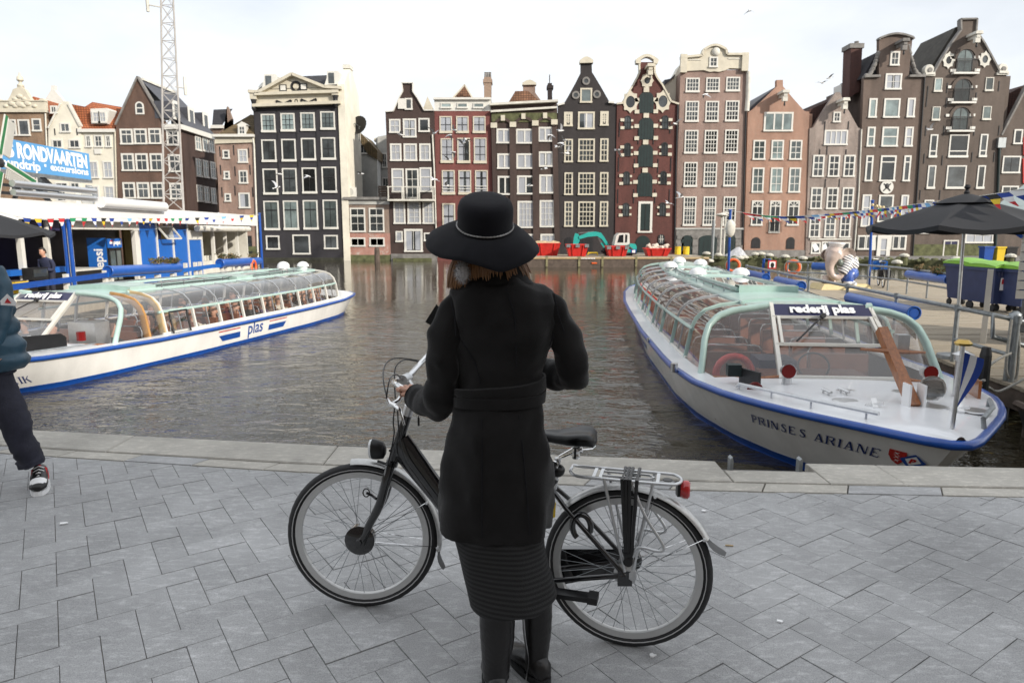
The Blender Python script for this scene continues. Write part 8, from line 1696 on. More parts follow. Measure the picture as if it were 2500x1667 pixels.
hand(bd,atY(1292,905,2.40),atY(1275,895,2.43),Vector((-.9,.2,.25)),Vector((.1,.3,.9)),Vector((-.2,-.6,0)),-1)
bd.build('body',M['skin'],wo_,smooth=80)
# coat: torso
cr_=[]
for py,xl,xr,dp,sk in ((672,1161,1287,.062,0),(684,1146,1304,.075,0),(697,1112,1330,.084,0),(712,1096,1347,.090,0),(735,1096,1358,.098,0),(784,1108,1364,.106,0),(823,1117,1357,.108,0),(861,1120,1338,.104,0),(890,1121,1328,.098,0),(915,1120,1321,.093,0),(957,1114,1324,.094,0),(990,1107,1329,.100,.0),(1040,1092,1336,.112,.004),(1100,1083,1344,.122,.008),(1160,1078,1349,.130,.014),(1220,1074,1348,.136,.02),(1262,1072,1344,.139,.024),(1284,1073,1341,.140,.026)):
    q0_,q1_=atY(xl,py,WY),atY(xr,py,WY);cr_.append(eRing(((q0_.x+q1_.x)/2,WY+.005,q0_.z),(q1_.x-q0_.x)/2,dp,48,0,.86,sk,.6,7))
cr2=[]
for a_,b_ in zip(cr_,cr_[1:]):
    for j_ in range(4):cr2.append([p_.lerp(q_,j_/4) for p_,q_ in zip(a_,b_)])
cr2.append(cr_[-1]);coat=MB().loft(cr2[::-1],caps=False).crumple(.022,9,.38).crumple(.010,21,.8)
cr_=[[Vector(coat.v[k_*48+i]) for i in range(48)] for k_ in range(len(cr2))][::-1]
NC=len(coat.v)
def sleeve(pts,rs,name):
    P=smooth_pts(pts,9);m=len(P);rr=[]
    for i in range(m):
        j=min(i//9,len(rs)-2);b_=lerp(rs[j],rs[j+1],min((i-9*j)/9,1));rr.append(b_*(1+.02*math.sin(i*1.3)*min(i/20,1)))
    rr[0] *= .7;coat.tube(P,rr,24)
L_arm=[atY(1146,742,WY),atY(1107,764,WY),atY(1084,850,WY-.01),atY(1080,925,WY-.005),atY(1076,978,WY+.04),atY(1048,982,WY+.13),atY(1014,968,WY+.20)]
sleeve(L_arm,[.040,.053,.055,.055,.060,.053,.046],'l');Rr=[atY(1300,734,WY),atY(1338,754,WY),atY(1375,820,WY-.005),atY(1394,885,WY),atY(1398,917,WY+.04),atY(1360,918,WY+.12),atY(1300,905,WY+.18)]
sleeve(Rr,[.040,.053,.054,.051,.050,.048,.044],'r')
coat.crumple(.015,15,.9,NC);cm=coat.build('coat',M['wool'],wo_,smooth=80)
cf_=MB().tube([L_arm[-1].lerp(L_arm[-2],.02),L_arm[-1]],.0472,18).tube([L_arm[-1].lerp(L_arm[-2],-.05),L_arm[-1].lerp(L_arm[-2],.3)],[.038,.040],16);cf_.build('cuff',M['wool'],cm,smooth=60)
# collar, lapel, belt, seams
cl=[];
for py,xl,xr,dp in ((640,1168,1272,.055),(652,1163,1279,.060),(668,1157,1286,.066),(690,1140,1302,.080)):q0_,q1_=atY(xl,py,WY),atY(xr,py,WY);cl.append(eRing(((q0_.x+q1_.x)/2,WY-.004,q0_.z),(q1_.x-q0_.x)/2,dp,32,0,.95))
co=MB().loft(cl[::-1],caps=False);co.loft([cl[0],[Vector((lerp(p.x,.0-.02,.12),lerp(p.y,WY,.1),p.z-.03)) for p in cl[0]]],caps=False);co.build('collar',M['wool'],cm,smooth=60)
MB().add([atY(1066,742,2.30),atY(1038,786,2.34),atY(1062,800,2.33),atY(1085,770,2.29),atY(1066,742,2.315),atY(1040,786,2.355),atY(1062,800,2.345),atY(1085,770,2.305)],[(0,1,2,3),(7,6,5,4),(0,4,5,1),(1,5,6,2)]).build('lapel',M['wool'],cm)
def beltring(py_l,py_r,ext,k):
    out=[]
    for i in range(48):
        a=6.2832*i/48;q=lerp(py_l,py_r,(1+math.cos(a))/2);cxm=(atY(1113,935,WY).x+atY(1325,935,WY).x)/2;hwm=(atY(1325,935,WY).x-atY(1113,935,WY).x)/2+ext;ca,sa=math.cos(a),math.sin(a)
        out.append(Vector((cxm+hwm*math.copysign(abs(ca)**.86,ca),WY+.005+(.098+ext)*math.copysign(abs(sa)**.86,sa),wz(q)+.004*math.sin(2*a))))
    return out
bl_=MB().loft([beltring(990,975,.002,0),beltring(990,975,.010,0),beltring(966,950,.0125,0),beltring(963,947,.0095,0),beltring(960,944,.0125,0),beltring(948,917,.011,0),beltring(945,915,.002,0)],caps=False);bl_.build('belt',M['wool'],cm,smooth=40)
def surf(px,py,off=.003):
    z=wz(py)
    for a,c in zip(cr_,cr_[1:]):
        if c[0].z<=z<=a[0].z:
            t=(a[0].z-z)/max(a[0].z-c[0].z,1e-6);R2=[a[i].lerp(c[i],t) for i in range(48)];x=wx(px,py)
            best=min((p for p in R2 if p.y<WY),key=lambda p:abs(p.x-x));nb=sorted((p for p in R2 if p.y<WY),key=lambda p:abs(p.x-x))[:2]
            if abs(nb[0].x-nb[1].x)>1e-6:k=(x-nb[0].x)/(nb[1].x-nb[0].x);p=nb[0].lerp(nb[1],k)
            else:p=nb[0]
            return Vector((x,p.y-off,z))
    return Vector((wx(px,py),WY-.1,z))
sm=MB()
for pts in ([(1236,700),(1243,720),(1255,760),(1259,830),(1261,900)],[(1108,775),(1122,815),(1145,845),(1165,880),(1176,925)],[(1362,760),(1352,800),(1340,838)],[(1180,1000),(1181,1060),(1181,1160),(1181,1270)],[(1266,995),(1274,1060),(1283,1160),(1292,1270)],[(1150,1010),(1112,1040)] if False else [(1259,700),(1260,702)]):
    P=smooth_pts([surf(x,y,.0008) for x,y in pts],6);sm.tube(P,.0018,5)
sm.tube(smooth_pts([atY(1100,730,WY-.085),atY(1110,775,WY-.09),atY(1113,820,WY-.085)],5),.0018,5).tube(smooth_pts([atY(1352,715,WY-.07),atY(1364,770,WY-.062),atY(1385,830,WY-.055),atY(1408,890,WY-.04)],5),.0018,5)
tag(sm.build('seams',M['felt'],cm),kind='stuff')
# skirt
sk_=[]
for py,xl,xr,dp,wob in ((1240,1100,1322,.115,0),(1306,1107,1329,.122,.008),(1340,1115,1331,.122,.012),(1386,1129,1337,.124,.02),(1430,1141,1349,.130,.028),(1462,1149,1358,.134,.03)):
    q0_,q1_=atY(xl,py,WY),atY(xr,py,WY);sk_.append(eRing(((q0_.x+q1_.x)/2,WY+.0,q0_.z),(q1_.x-q0_.x)/2,dp,48,.012*(py-1240)/220,.9,wob,1.2,5))
s3_=[]
for a_,b_ in zip(sk_,sk_[1:]):
    for j_ in range(6):s3_.append([p_.lerp(q_,j_/6) for p_,q_ in zip(a_,b_)])
s3_.append(sk_[-1]);sm2=MB().loft(s3_[::-1],caps=False).crumple(.012,10,.6).loft([sk_[-2],[Vector((lerp(p.x,.0,.1),lerp(p.y,WY,.1),p.z)) for p in sk_[-2]]],caps=False);sm2.build('skirt',M['skirt'],wo_,smooth=80)
# boots
def boot(pts,rs,toe,Y,lab=None):
    b=tubeR(pts,rs,18,5,.012,2.3);f=Vector(toe);an=pts[-1];base=Vector((an.x,an.y,0));g=[]
    nrm=f.cross(Vector((0,0,1))).normalized();fd=f.normalized()
    for k,w_,h_ in ((-.065,.02,.05),(-.05,.034,.085),(-.01,.038,.105),(.05,.040,.085),(.11,.043,.058),(.15,.036,.045),(.175,.012,.03)):
        c=base+fd*k;g.append([c+nrm*(w_*math.cos(6.2832*i/16))+Vector((0,0,.012+max(0,(h_)*(.5+.5*math.sin(6.2832*i/16))))) for i in range(16)])
    b.loft(g);o=b.build('boot',M['boot'],wo_,smooth=80)
    MB().loft([[base+fd*lerp(-.068,.18,(1+math.cos(6.2832*i/20))/2)+nrm*(.043*math.sin(6.2832*i/20))+Vector((0,0,z_)) for i in range(20)] for z_ in (0,.014)]).build('sole',M['rubber'],o);MB().loft([[base - fd*.045+fd*(.03*math.cos(6.2832*i/12))+nrm*(.03*math.sin(6.2832*i/12))+Vector((0,0,z_)) for i in range(12)] for z_ in (0,.03)]).build('heel',M['rubber'],o)
    return o
Yl,Yr=2.17,2.27
b1=boot([atY(1214,1430,Yl),atY(1214,1510,Yl),atY(1214,1560,Yl),atY(1211,1610,Yl),atY(1211,1650,Yl)],[.062,.062,.059,.049,.046],(-.15,1,0),Yl)
b2=boot([atY(1310,1420,Yr),atY(1311,1490,Yr),atY(1311,1540,Yr),atY(1311,1585,Yr),atY(1308,1632,Yr)],[.056,.055,.052,.043,.040],(-.55,.85,0),Yr)
MB().tube(smooth_pts([atY(1278,1500,Yr-.035),atY(1283,1560,Yr-.035),atY(1290,1610,Yr-.03),atY(1284,1660,Yr-.03)],5),.0022,5).build('zip',M['steel'],b2);MB().tube([atY(1252,1515,Yl-.04),atY(1248,1580,Yl-.038),atY(1243,1640,Yl-.034)],.0016,5).build('seam',M['black'],b1)
MB().loft([eRing((atY(1308,1642,Yr).x,Yr,atY(1308,1642,Yr).z+dz),.043,.043,18) for dz in (-.008,.008)],caps=False).build('ankle_strap',M['boot'],b2,smooth=40);MB().cbox(atY(1339,1638,Yr-.01),(.008,.014,.024)).build('buckle',M['steel'],b2)
# hair
M['hair']=mk('chestnut_hair',(.225,.112,.048),.42,var=.45,scale=40,stretch=(40,40,1))
hs=MB();rnd=random.Random(3)
hs.loft([eRing((hc.x,hc.y-.012,hc.z+zz_),rx,ry,24) for zz_,rx,ry in ((-.11,.066,.066),(-.08,.078,.084),(-.05,.080,.088),(-.03,.078,.080),(-.01,.06,.05))])
for i in range(520):
    a=rnd.uniform(R(150),R(390)) if i%2 else rnd.choice((rnd.gauss(R(192),.16),rnd.gauss(R(344),.17),rnd.gauss(R(200),.2),rnd.gauss(R(338),.2)))
    if math.sin(a)>.45:continue
    lat=math.cos(a);r0=.081;p0=Vector((hc.x+r0*lat,hc.y-.006+.090*math.sin(a),hc.z+rnd.uniform(-.06,-.035)+.03*(1-abs(math.sin(a)))));lowest=lerp(-.136,-.118,(lat+1)/2) if abs(lat)>.5 else -.105
    out=1.12+rnd.uniform(.05,.55 if lat>0 else .26)*lat*lat;p2=Vector((hc.x+r0*lat*out+.012*math.copysign(1,lat)*(abs(lat)>.5)+rnd.gauss(0,.004),hc.y-.012+.098*math.sin(a)*1.02,hc.z+lowest+rnd.uniform(-.012,.022)));p1=p0.lerp(p2,.5)+Vector((lat*.010,math.sin(a)*.008,.0))
    hs.tube(smooth_pts([p0,p1,p2],3),[.0026]*4+[.0022]*2+[.0008],4)
tag(hs.build('hair',M['hair'],wo_,smooth=80),kind='stuff')
em=atY(1129,664,2.125);fz=MB();fz.ball(em,(.022,.02,.03),14,10)
for i in range(260):
    v=Vector((rnd.gauss(0,1),rnd.gauss(0,1),rnd.gauss(0,1))).normalized();p=em+Vector((v.x*.021,v.y*.019,v.z*.029));fz.tube([p,p+v*rnd.uniform(.006,.013)+Vector((0,0,-.002))],[.0011,.0003],3)
tag(fz.build('fur_scarf',mk('grey_white_fur',(.42,.41,.42),.9,var=.4,scale=60),wo_),kind='stuff')
# hat
hat_o=atY(1184,556,2.215);tb=R(21);rot=Matrix.Rotation(R(3),3,'Y') @ Matrix.Rotation(tb,3,'X')
def hl(x,y,z):return hat_o+rot @ Vector((x,y,z))
dro=[(0,-.052),(40,-.06),(90,-.055),(135,-.045),(165,-.034),(195,-.046),(225,-.042),(250,-.028),(268,-.036),(288,-.058),(310,-.046),(335,-.040),(360,-.052)]
rad=[(0,.177),(45,.168),(90,.165),(135,.168),(165,.182),(190,.190),(225,.186),(260,.188),(290,.192),(320,.190),(360,.177)]
crn=[(0,.0885,.106),(.012,.0878,.105),(.03,.0882,.104),(.048,.0888,.1035),(.068,.0875,.102),(.084,.0815,.095),(.094,.068,.080),(.0985,.045,.053),(.1,.014,.018)]
n_=72;g=[]
for k in (1.0,.995,.9,.75,.55,.35,.18,.06,0):
    row=[]
    for i in range(n_):
        th=360*i/n_;a=R(th);ro=interp(rad,th);x0,y0=.0885*math.cos(a),.106*math.sin(a);x1,y1=ro*math.cos(a),(ro+.006)*math.sin(a);kk=k
        row.append(hl(lerp(x0,x1,kk),lerp(y0,y1,kk),-.004*kk+interp(dro,th)*kk**1.7+.010*kk*(1-kk) - (.0035 if k==1.0 else 0)))
    g.append(row)
hat=MB().loft(g+[[hl(rx*math.cos(6.2832*i/n_),ry*math.sin(6.2832*i/n_),z_) for i in range(n_)] for z_,rx,ry in crn[1:]],caps=False)
hat.add([hl(crn[-1][1]*math.cos(6.2832*i/n_),crn[-1][2]*math.sin(6.2832*i/n_),crn[-1][0]) for i in range(n_)],[tuple(range(n_))])
under=[[v - Vector((0,0,.0035)) for v in row] for row in g];hat.loft(under,caps=False)
ho=hat.build('hat',M['felt'],wo_,smooth=80)
br2=MB()
for ph in (0,math.pi):br2.tube([hl((.0905+.0016*math.cos(i*1.1+ph))*math.cos(6.2832*i/150),(.108+.0016*math.cos(i*1.1+ph))*math.sin(6.2832*i/150),.009+.0016*math.sin(i*1.1+ph)) for i in range(150)],.0015,5,closed=True)
br2.build('hat_band',mk('silver_braid',(.33,.32,.31),.4,.5,var=.2,scale=100),ho,smooth=60)
# ---------------------------------------------------------------- man in the puffer jacket at the left edge
PY=4.12
mp_=thing('person','person in a teal puffer jacket, dark trousers and red white trainers at the left edge','person',(-3.3,PY,0))
cxp=atY(-62,760,PY).x
M['puffer']=mk('teal_puffer_nylon',(.022,.068,.108),.42,var=.2,scale=5,bump=.35,bscale=14);M['trous']=mk('dark_navy_cotton',(.018,.019,.034),.8,var=.25,scale=9,bump=.3,bscale=22)
bm_=MB();hz=1.60
bm_.loft([eRing((cxp,PY+dy,hz+zz_),rx,ry,20) for zz_,rx,ry,dy in ((-.20,.07,.075,.0),(-.12,.055,.06,0),(-.11,.045,.06,-.02),(-.06,.066,.088,-.01),(0,.076,.098,0),(.06,.07,.09,.005),(.11,.03,.04,.005))])
bm_.loft([eRing((cxp,PY-.098-o,hz+zn),rx,.012,8) for zn,rx,o in ((-.045,.016,.012),(-.03,.013,.018),(.02,.005,-.004))])
for s_ in (-1,1):bm_.ball((cxp+s_*.077,PY,hz-.01),(.01,.02,.032),8,6)
bm_.loft([eRing((cxp,PY,z_),rx,ry,18) for z_,rx,ry in ((.82,.17,.12),(1.05,.16,.11),(1.3,.19,.12),(1.44,.12,.09))])
hand(bm_,Vector((cxp-.30,PY-.02,.86)),Vector((cxp-.31,PY-.04,.79)),Vector((0,-.15,-1)),Vector((0,1,0)),Vector((1,0,0)),-1);hand(bm_,Vector((cxp+.20,PY-.12,.86)),Vector((cxp+.19,PY-.16,.80)),Vector((0,-.3,-1)),Vector((0,1,0)),Vector((-1,0,0)),-1)
bm_.build('body',M['skin'],mp_,smooth=80)
tq=[];zs=[wz(py,PY) for py in (900,880,862,838,815,797,772,748,726,705,685,665,648,632)];er=[44,50,50,42,34,32,30,29,28,25,20,14,6,-16]
jr=[]
for i in range(len(zs)*5-4):
    j,k=divmod(i,5);z_=lerp(zs[j],zs[min(j+1,len(zs)-1)],k/5);xr=atY(lerp(er[j],er[min(j+1,len(er)-1)],k/5),833,PY).x;hw=xr-cxp;bul=1+.085*abs(math.sin(math.pi*(i/5)/2)) - .02
    jr.append(eRing((cxp,PY,z_),hw*bul,.165*bul*(1-.25*(i/(len(zs)*5))),30,0,.9,.008,i*.7,9))
jk=MB().loft(jr).crumple(.016,12,1.6);jk.loft([eRing((cxp,PY+.05,1.44+.02*i),.12+.012*i-.004*i*i,.115-.006*i,20) for i in range(6)],caps=False)
for s_ in (-1,1):
    P=smooth_pts([Vector((cxp+s_*.12,PY,1.38)),Vector((cxp+s_*(.25 if s_<0 else .165),PY,1.26)),Vector((cxp+s_*(.275 if s_<0 else .175),PY-.05,1.08)),Vector((cxp+s_*(.285 if s_<0 else .15),PY-.12,.92))],10);jk.tube(P,[(.072-.0006*i)*(1+.06*abs(math.sin(i*.55))) for i in range(len(P))],14)
jo=jk.build('puffer_jacket',M['puffer'],mp_,smooth=80)
lp=atY(19,732,PY-.20);MB().add([lp+Vector((-.045,-.0,-.03)),lp+Vector((.045,0,-.035)),lp+Vector((.045,0,-.01)),lp+Vector((.0,0,.035)),lp+Vector((-.045,0,-.005))],[(0,1,2,3,4)]).build('badge',M['textwhite'],jo);MB().add([lp+Vector((-.02,-.003,-.018)),lp+Vector((.02,-.003,-.02)),lp+Vector((.0,-.003,.01))],[(0,1,2)]).build('badge_print',M['flagred'],jo)
lt=MB();P=[atY(-16,885,PY),atY(-4,955,PY-.02),atY(27,1015,PY-.03),atY(54,1072,PY-.02),atY(72,1118,PY),atY(78,1136,PY)];lt_=tubeR(P,[.115,.105,.088,.080,.075,.070],16,6,.02,1.3);lt_.tube(smooth_pts([Vector((cxp-.09,PY,.82)),Vector((cxp-.25,PY+.12,.45)),Vector((cxp-.34,PY+.28,.10))],8),[.115-.0025*i for i in range(17)],16);lt_.loft([eRing((cxp+.02,PY,z_),.19,.13,20) for z_ in (.74,.8,.9)]);lt_.crumple(.03,9,.8).crumple(.014,26,1.4);lt_.build('trousers',M['trous'],mp_,smooth=80)
def trainer(c,fd,side):
    f=Vector(fd).normalized();nrm=f.cross(Vector((0,0,1)));b=MB();g=[]
    for k,w_,h_,z0 in ((-.08,.03,.06,.035),(-.06,.04,.105,.03),(0,.043,.12,.03),(.06,.045,.095,.03),(.12,.05,.065,.03),(.17,.047,.05,.03),(.195,.02,.03,.035)):cc_=c+f*k;g.append([cc_+nrm*(w_*math.cos(6.2832*i/16))+Vector((0,0,z0+h_*(.5+.5*math.sin(6.2832*i/16)))) for i in range(16)])
    o=b.loft(g).build('trainer',M['black'],mp_,smooth=80)
    MB().loft([[c+f*lerp(-.085,.194,(1+math.cos(6.2832*i/24))/2)+nrm*(.052*math.copysign(abs(math.sin(6.2832*i/24))**.7,math.sin(6.2832*i/24)))+Vector((0,0,z_)) for i in range(24)] for z_ in (0,.03)]).build('sole',M['textwhite'],o)
    MB().loft([[c+f*k+nrm*(w_*math.cos(6.2832*i/14))+Vector((0,0,.03+h_*(.5+.5*math.sin(6.2832*i/14)))) for i in range(14)] for k,w_,h_ in ((.115,.049,.070),(.15,.0475,.060),(.172,.040,.052))]).build('toe_cap',M['textwhite'],o,smooth=60)
    for s_ in (-1,1):MB().add([c+f*-.02+nrm*(.0445*s_)+Vector((0,0,.10)),c+f*.07+nrm*(.0475*s_)+Vector((0,0,.085)),c+f*.08+nrm*(.048*s_)+Vector((0,0,.06)),c+f*-.02+nrm*(.0455*s_)+Vector((0,0,.05))],[(0,1,2,3)]).build('side_panel',M['flagred'],o)
    b=MB()
    for i in range(4):k=.03+.022*i;b.tube([c+f*k+nrm*-.028+Vector((0,0,.138-.014*i-.008)),c+f*(k+.004)+Vector((0,0,.147-.014*i)),c+f*k+nrm*.028+Vector((0,0,.138-.014*i-.008))],.004,5)
    b.build('laces',M['textwhite'],o);MB().loft([[c+f*lerp(.01,.09,j/3)+nrm*(.043*q)+Vector((0,0,.152-.055*j/3-.030*abs(q))) for q in (-1,0,1)] for j in range(4)],caps=False,closed=False).build('tongue',M['flagred'],o)
sc_=atY(84,1168,PY-.03);trainer(Vector((sc_.x-.02,PY+.05,0)),(.50,-.87,0),1);trainer(Vector((cxp-.35,PY+.30,0)),(-.3,-1,0),-1)
# ---------------------------------------------------------------- passengers and the man in the pavilion
def seat_meshes():
    b=MB();b.loft([eRing((dx,0,z_),rx,ry,16) for z_,rx,ry,dx in ((.34,.10,.16,0),(.46,.055,.06,0),(.54,.05,.052,-.01),(.56,.05,.045,-.025),(.60,.085,.066,-.01),(.67,.094,.074,0),(.74,.085,.07,.005),(.79,.035,.03,.005))]);b.ball((-.105,0,.645),(.018,.012,.02),8,6)
    for s_ in (-1,1):b.ball((0,s_*.075,.655),(.018,.01,.028),8,5);b.tube([(-.30,s_*.08,.20),(-.36,s_*.06,.21),(-.40,s_*.05,.20)],[.035,.04,.02],8)
    head=b.mesh('body',M['skin'],80)
    j=MB();j.loft([eRing((dx,0,z_),rx,ry,20) for z_,rx,ry,dx in ((0,.13,.19,.02),(.12,.125,.18,.03),(.30,.125,.205,.02),(.42,.10,.19,.01),(.47,.06,.09,0),(.50,.058,.062,0))])
    for s_ in (-1,1):j.tube(smooth_pts([(.01,s_*.19,.41),(-.0,s_*.235,.25),(-.06,s_*.22,.12),(-.20,s_*.14,.17),(-.29,s_*.09,.20)],4),[.06]*6+[.05]*6+[.04]*5,10)
    jack=j.mesh('jacket',M['black'],80)
    t=MB()
    for s_ in (-1,1):t.tube([(.0,s_*.09,.02),(-.40,s_*.10,.03),(-.44,s_*.10,-.02),(-.44,s_*.10,-.40)],[.09,.075,.065,.05],10)
    leg=t.mesh('trousers',M['trous'],80)
    hs_=MB().loft([eRing((dx,0,z_),rx,ry,16) for z_,rx,ry,dx in ((.60,.055,.07,.055),(.66,.075,.080,.032),(.72,.088,.082,.018),(.77,.075,.066,.008),(.80,.03,.03,.004))]).mesh('hair',M['hair'],80)
    hl_=MB().loft([eRing((dx,0,z_),rx,ry,16) for z_,rx,ry,dx in ((.38,.05,.115,.07),(.48,.06,.10,.055),(.60,.07,.09,.05),(.70,.088,.088,.018),(.77,.078,.07,.008),(.80,.03,.03,.004))]).mesh('hair',M['hair'],80)
    hat_=MB().loft([eRing((dx,0,z_),rx,ry,16) for z_,rx,ry,dx in ((.69,.15,.085,-.05),(.70,.15,.085,-.05),(.702,.095,.08,.0),(.76,.085,.075,.0),(.80,.03,.03,0))]).mesh('cap',M['black'],60)
    return head,jack,leg,hs_,hl_,hat_
PH,PJ,PL,PHS,PHL,PHC=seat_meshes()
CL={n:mk('cloth_'+n,c,.8,var=.2,scale=8,bump=.2,bscale=25) for n,c in dict(black=(.014,.014,.015),navy=(.02,.025,.06),grey=(.12,.12,.125),brown=(.10,.055,.035),red=(.30,.02,.025),beige=(.36,.28,.2),olive=(.07,.065,.035),cream=(.55,.5,.42),purple=(.06,.03,.09),blue=(.04,.09,.2)).items()}
HC={n:mk('hair_'+n,c,.5,var=.35,scale=30) for n,c in dict(dark=(.02,.014,.01),brown=(.06,.032,.016),blond=(.30,.19,.08),grey=(.36,.35,.33)).items()}
def setm(o,m):o.material_slots[0].link='OBJECT';o.material_slots[0].material=m
def passenger(x,y,rz,cloth,hairc,hairk,label,boat=lb,dz=-.44,lean=0.0):
    p=boat.world((x,y-.06*(y<0),boat.z(x)+dz));t=thing('person',label,'person',p,'passengers in the left boat',local=True,rz=boat.ang+rz);t.scale=(1.12,)*3
    put('body',PH,t);setm(put('jacket',PJ,t),CL[cloth]);put('trousers',PL,t);setm(put('hair' if hairk!='cap' else 'cap',{'short':PHS,'long':PHL,'cap':PHC}[hairk],t),HC[hairc] if hairk!='cap' else CL[hairc]);return t
PS=[(4.50,-.95,.3,'black','dark','short','passenger in black nearest the open entrance of the left boat'),(4.40,-.55,-.1,'brown','brown','short','brown jacketed passenger looking out of the open entrance of the left boat'),(3.95,-.1,.1,'grey','dark','short','passenger in grey behind the windscreen of the left boat'),(4.05,.6,0,'navy','brown','short','passenger in navy on the far side behind the windscreen of the left boat'),
 (5.45,-1.0,.2,'brown','dark','short','brown jacketed passenger behind the folded door of the left boat'),(5.98,-1.02,-.3,'olive','blond','long','long blond haired passenger just behind the folded door of the left boat'),(6.17,-.6,.5,'beige','brown','long','smiling passenger in beige beside the blond one'),(6.80,-.95,.6,'cream','brown','short','passenger in cream taking a photo, two windows behind the door'),(7.04,-.5,0,'black','dark','short','passenger in black at the back of the photographing one'),(7.52,-1.0,.3,'black','grey','short','grey haired passenger in a black jacket in the left boat'),(7.81,-.55,.2,'black','dark','long','dark long haired passenger right of the grey haired one'),
 (8.38,-1.0,.1,'red','brown','short','passenger in a red jacket above the lettering on the hull'),(8.67,-.55,.7,'navy','dark','short','passenger in navy beside the red jacket'),(9.01,-.98,.5,'black','grey','short','older grey haired passenger right of the red jacket'),(9.63,-.95,.9,'purple','blond','short','passenger in purple turning to the window of the left boat'),(9.92,-1.0,.2,'brown','blond','long','long blond haired passenger in brown in the rear half of the left boat'),(10.36,-.95,1.0,'cream','dark','short','child in cream facing out in the rear half of the left boat'),(10.64,-.6,.2,'blue','navy','cap','passenger in blue with a navy cap in the left boat'),
 (10.98,-.95,.4,'grey','brown','short','passenger in grey, fifth from the stern of the left boat'),(11.46,-.95,.7,'black','dark','long','dark long haired passenger in black near the stern of the left boat'),(11.80,-.9,.2,'olive','blond','short','blond passenger in olive near the stern of the left boat'),(12.23,-.9,.4,'navy','dark','short','passenger in navy, last window but one of the left boat'),(12.57,-.85,.8,'grey','brown','short','passenger in grey, second from the stern of the left boat'),(13.00,-.75,.5,'blue','blond','short','passenger in blue at the last window of the left boat'),
 (6.70,.75,0,'red','dark','short','passenger in red on the far side, front half of the left boat'),(7.66,.8,.1,'grey','brown','long','passenger in grey on the far side, middle of the left boat'),(8.72,.75,0,'black','dark','short','passenger in black on the far side, middle of the left boat'),(9.68,.8,.2,'beige','grey','short','passenger in beige on the far side, rear half of the left boat'),(10.84,.75,0,'navy','brown','short','passenger in navy on the far side, rear half of the left boat')]
for a in PS:passenger(*a,dz=-.45+random.uniform(-.03,.05))
p=onX(122,690,-14.25);t=thing('person','dark haired person in a dark quilted jacket leaning over a counter in the pavilion','person',(p.x,p.y,FL),local=True,rz=R(80))
sc0=1.0
tr_=MB()
for s_ in (-1,1):tr_.tube([(0,s_*.09,0),(0,s_*.09,.45),(.03,s_*.08,.86)],[.055,.07,.10],10)
tr_.build('trousers',M['trous'],t,smooth=80)
for nm,me,cm_ in (('body',PH,None),('jacket',PJ,CL['navy']),('hair',PHS,HC['dark'])):
    o=put(nm,me,t,(0,0,.80));o.rotation_euler=(0,R(-14),0)
    if cm_:setm(o,cm_)
ct=thing('equipment_box','black open equipment box on the pavilion shelf before the quilted jacket','box',(p.x+.1,p.y-.75,.2));MB().cbox((p.x+.1,p.y-.75,.42),(.3,.7,.35)).build('case',M['black'],ct);MB().cbox((p.x+.26,p.y-.75,.44),(.02,.6,.22)).build('panel',M['greyglass'],ct)
# parked bicycle by the dock railing
pbp=atZ(2150,700,DZ);pk=thing('bicycle','parked bicycle with a blue front crate and black bags by the dock railing','bicycle',(pbp.x,pbp.y,DZ),local=True,rz=R(70))
for x in (-.55,.55):MB().tube([(x+.33*math.cos(6.283*i/24),0,.35+.33*math.sin(6.283*i/24)) for i in range(24)],.022,7,closed=True).build('wheel',M['rubber'],pk,smooth=60);MB().tube([(x+.30*math.cos(6.283*i/24),0,.35+.30*math.sin(6.283*i/24)) for i in range(24)],.012,6,closed=True).build('rim',M['alu'],pk,smooth=60)
MB().tube([(-.55,0,.35),(-.1,0,.3),(.42,0,.75),(.38,0,.95)],.02,7).tube([(-.1,0,.3),(-.22,0,.85)],.02,7).tube([(-.55,0,.35),(-.2,0,.75)],.015,6).tube([(.42,0,.75),(.55,0,.35)],.018,6).build('frame',M['gloss_black'],pk,smooth=60);MB().tube([(.3,-.28,1.05),(.4,-.1,1.02),(.4,.1,1.02),(.3,.28,1.05)],.014,6).build('handlebar',M['alu'],pk);MB().ball((-.24,0,.92),(.14,.09,.05),10,6).build('saddle',M['black'],pk);MB().lathe((.46,0,.92),(1,0,.1),[(.02,-.05),(.06,0),(.06,.04)],10).build('headlamp',M['chrome'],pk)
MB().box(.45,.85,-.25,.25,.62,.95).build('front_crate',M['kioskblue'],pk)
for s_ in (-1,1):MB().box(-.75,-.35,s_*.06,s_*.2,.3,.68).build('pannier',M['black'],pk)
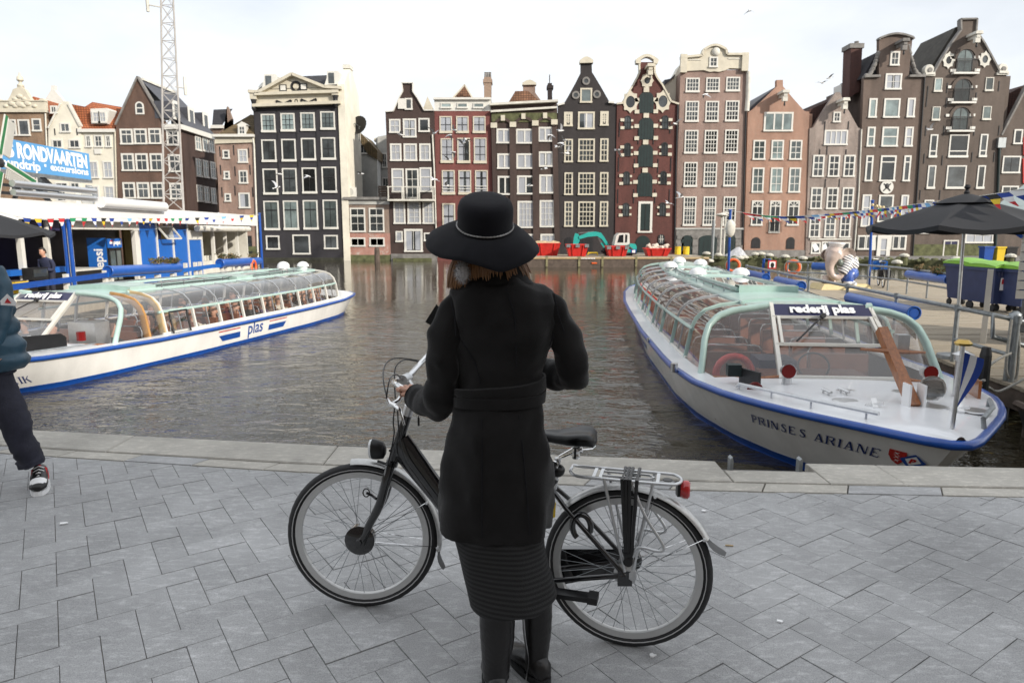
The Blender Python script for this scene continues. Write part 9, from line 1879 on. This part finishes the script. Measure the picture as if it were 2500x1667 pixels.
# ================================================================== GULLS
M['gullgrey']=mk('gull_grey',(.42,.43,.46),.7,var=.1);M['gullwhite']=mk('gull_white',(.80,.80,.80),.7,var=.04)
def gullmesh(up,fold):
    b=MB();b.m=0;b.loft([[(x,w_*math.cos(6.283*i/8),.01+w_*.9*math.sin(6.283*i/8)) for i in range(8)] for x,w_ in ((-.20,.008),(-.15,.03),(-.05,.055),(.08,.055),(.15,.038),(.19,.036),(.22,.014),(.25,.006))]);b.sheet([[(-.17,-.02,.01),(-.17,.02,.01)],[(-.30,-.06,.0),(-.30,.06,.0)]])
    for s_ in (-1,1):
        b.m=1;y1,z1=.22,.22*up;y2,z2=.22+.27*math.cos(fold),z1+.27*math.sin(fold)
        q=[[(.09,s_*.03,.03),(-.06,s_*.03,.02)],[(.11,s_*y1,.03+z1),(-.05,s_*y1,.02+z1)],[(.04,s_*(y1+y2)/2,.03+(z1+z2)/2+.02),(-.07,s_*(y1+y2)/2,.02+(z1+z2)/2)],[(-.08,s_*y2,.02+z2),(-.11,s_*y2,.01+z2)]];b.sheet(q);b.sheet([[(x,y,z-.012) for x,y,z in r] for r in q])
    return b.mesh('gull',[M['gullwhite'],M['gullgrey']],60)
GM=[gullmesh(.35,-.15),gullmesh(.75,.5),gullmesh(-.35,-.7),gullmesh(.1,.25)]
GL=[(681,425,60,'left window of the black house, third floor'),(676,458,58,'left window of the black house, below another gull'),(751,430,60,'third window of the black house'),(880,425,58,'alley beside the white side wall'),(978,329,60,'top floor of the plum house, left window'),(1060,326,56,'drainpipe between the plum and the red house'),(1096,331,56,'first floor gap of the red house, left side'),(1110,318,58,'top floor of the red house, between two windows'),(1140,343,54,'middle window of the red house, upper of a pair'),(1130,351,55,'middle window of the red house, lower of a pair'),(1105,372,56,'left window of the red house, wings spread'),(1094,390,55,'sill of the red house left window'),(1059,439,56,'balcony end of the plum house'),(1090,454,57,'guard rail of the red house'),(1344,331,55,'right top window of the umber house'),(1329,413,52,'below the right window of the umber house, wings down'),(1292,454,54,'middle casement of the umber house'),(1369,320,58,'left edge of the black neck gable house, highest there'),(1370,350,55,'left edge of the black neck gable house, large'),(1380,343,57,'left narrow window of the black neck gable house, top'),(1362,359,56,'seam between the umber and the black house'),(1384,375,54,'left narrow window of the black neck gable house, lower'),(1509,367,52,'gap between the black and the oxblood house'),(1649,303,54,'right edge of the oxblood warehouse'),(1632,497,54,'lowest right window of the oxblood warehouse'),(1661,482,55,'left window of the tan house, wings raised'),(1723,231,58,'second floor of the tan house, middle'),(2025,191,50,'sky above the mottled house, upper of two'),(2007,203,50,'sky above the mottled house, lower of two'),(2272,317,48,'window of the tallest warehouse at the right'),(1830,27,60,'sky at the top of the picture')]
for i,(px,py,Y,place) in enumerate(GL):
    o=put('gull',GM[i%4],None,atY(px,py,Y));o.rotation_euler=(random.uniform(-.5,.5),random.uniform(-.35,.35),random.choice((0,math.pi))+random.uniform(-.9,.9));s_=(1.25 if i<27 else 1.0);o.scale=(s_,)*3
    tag(o,'white gull flying, '+place,'gull','gulls in flight over the water')
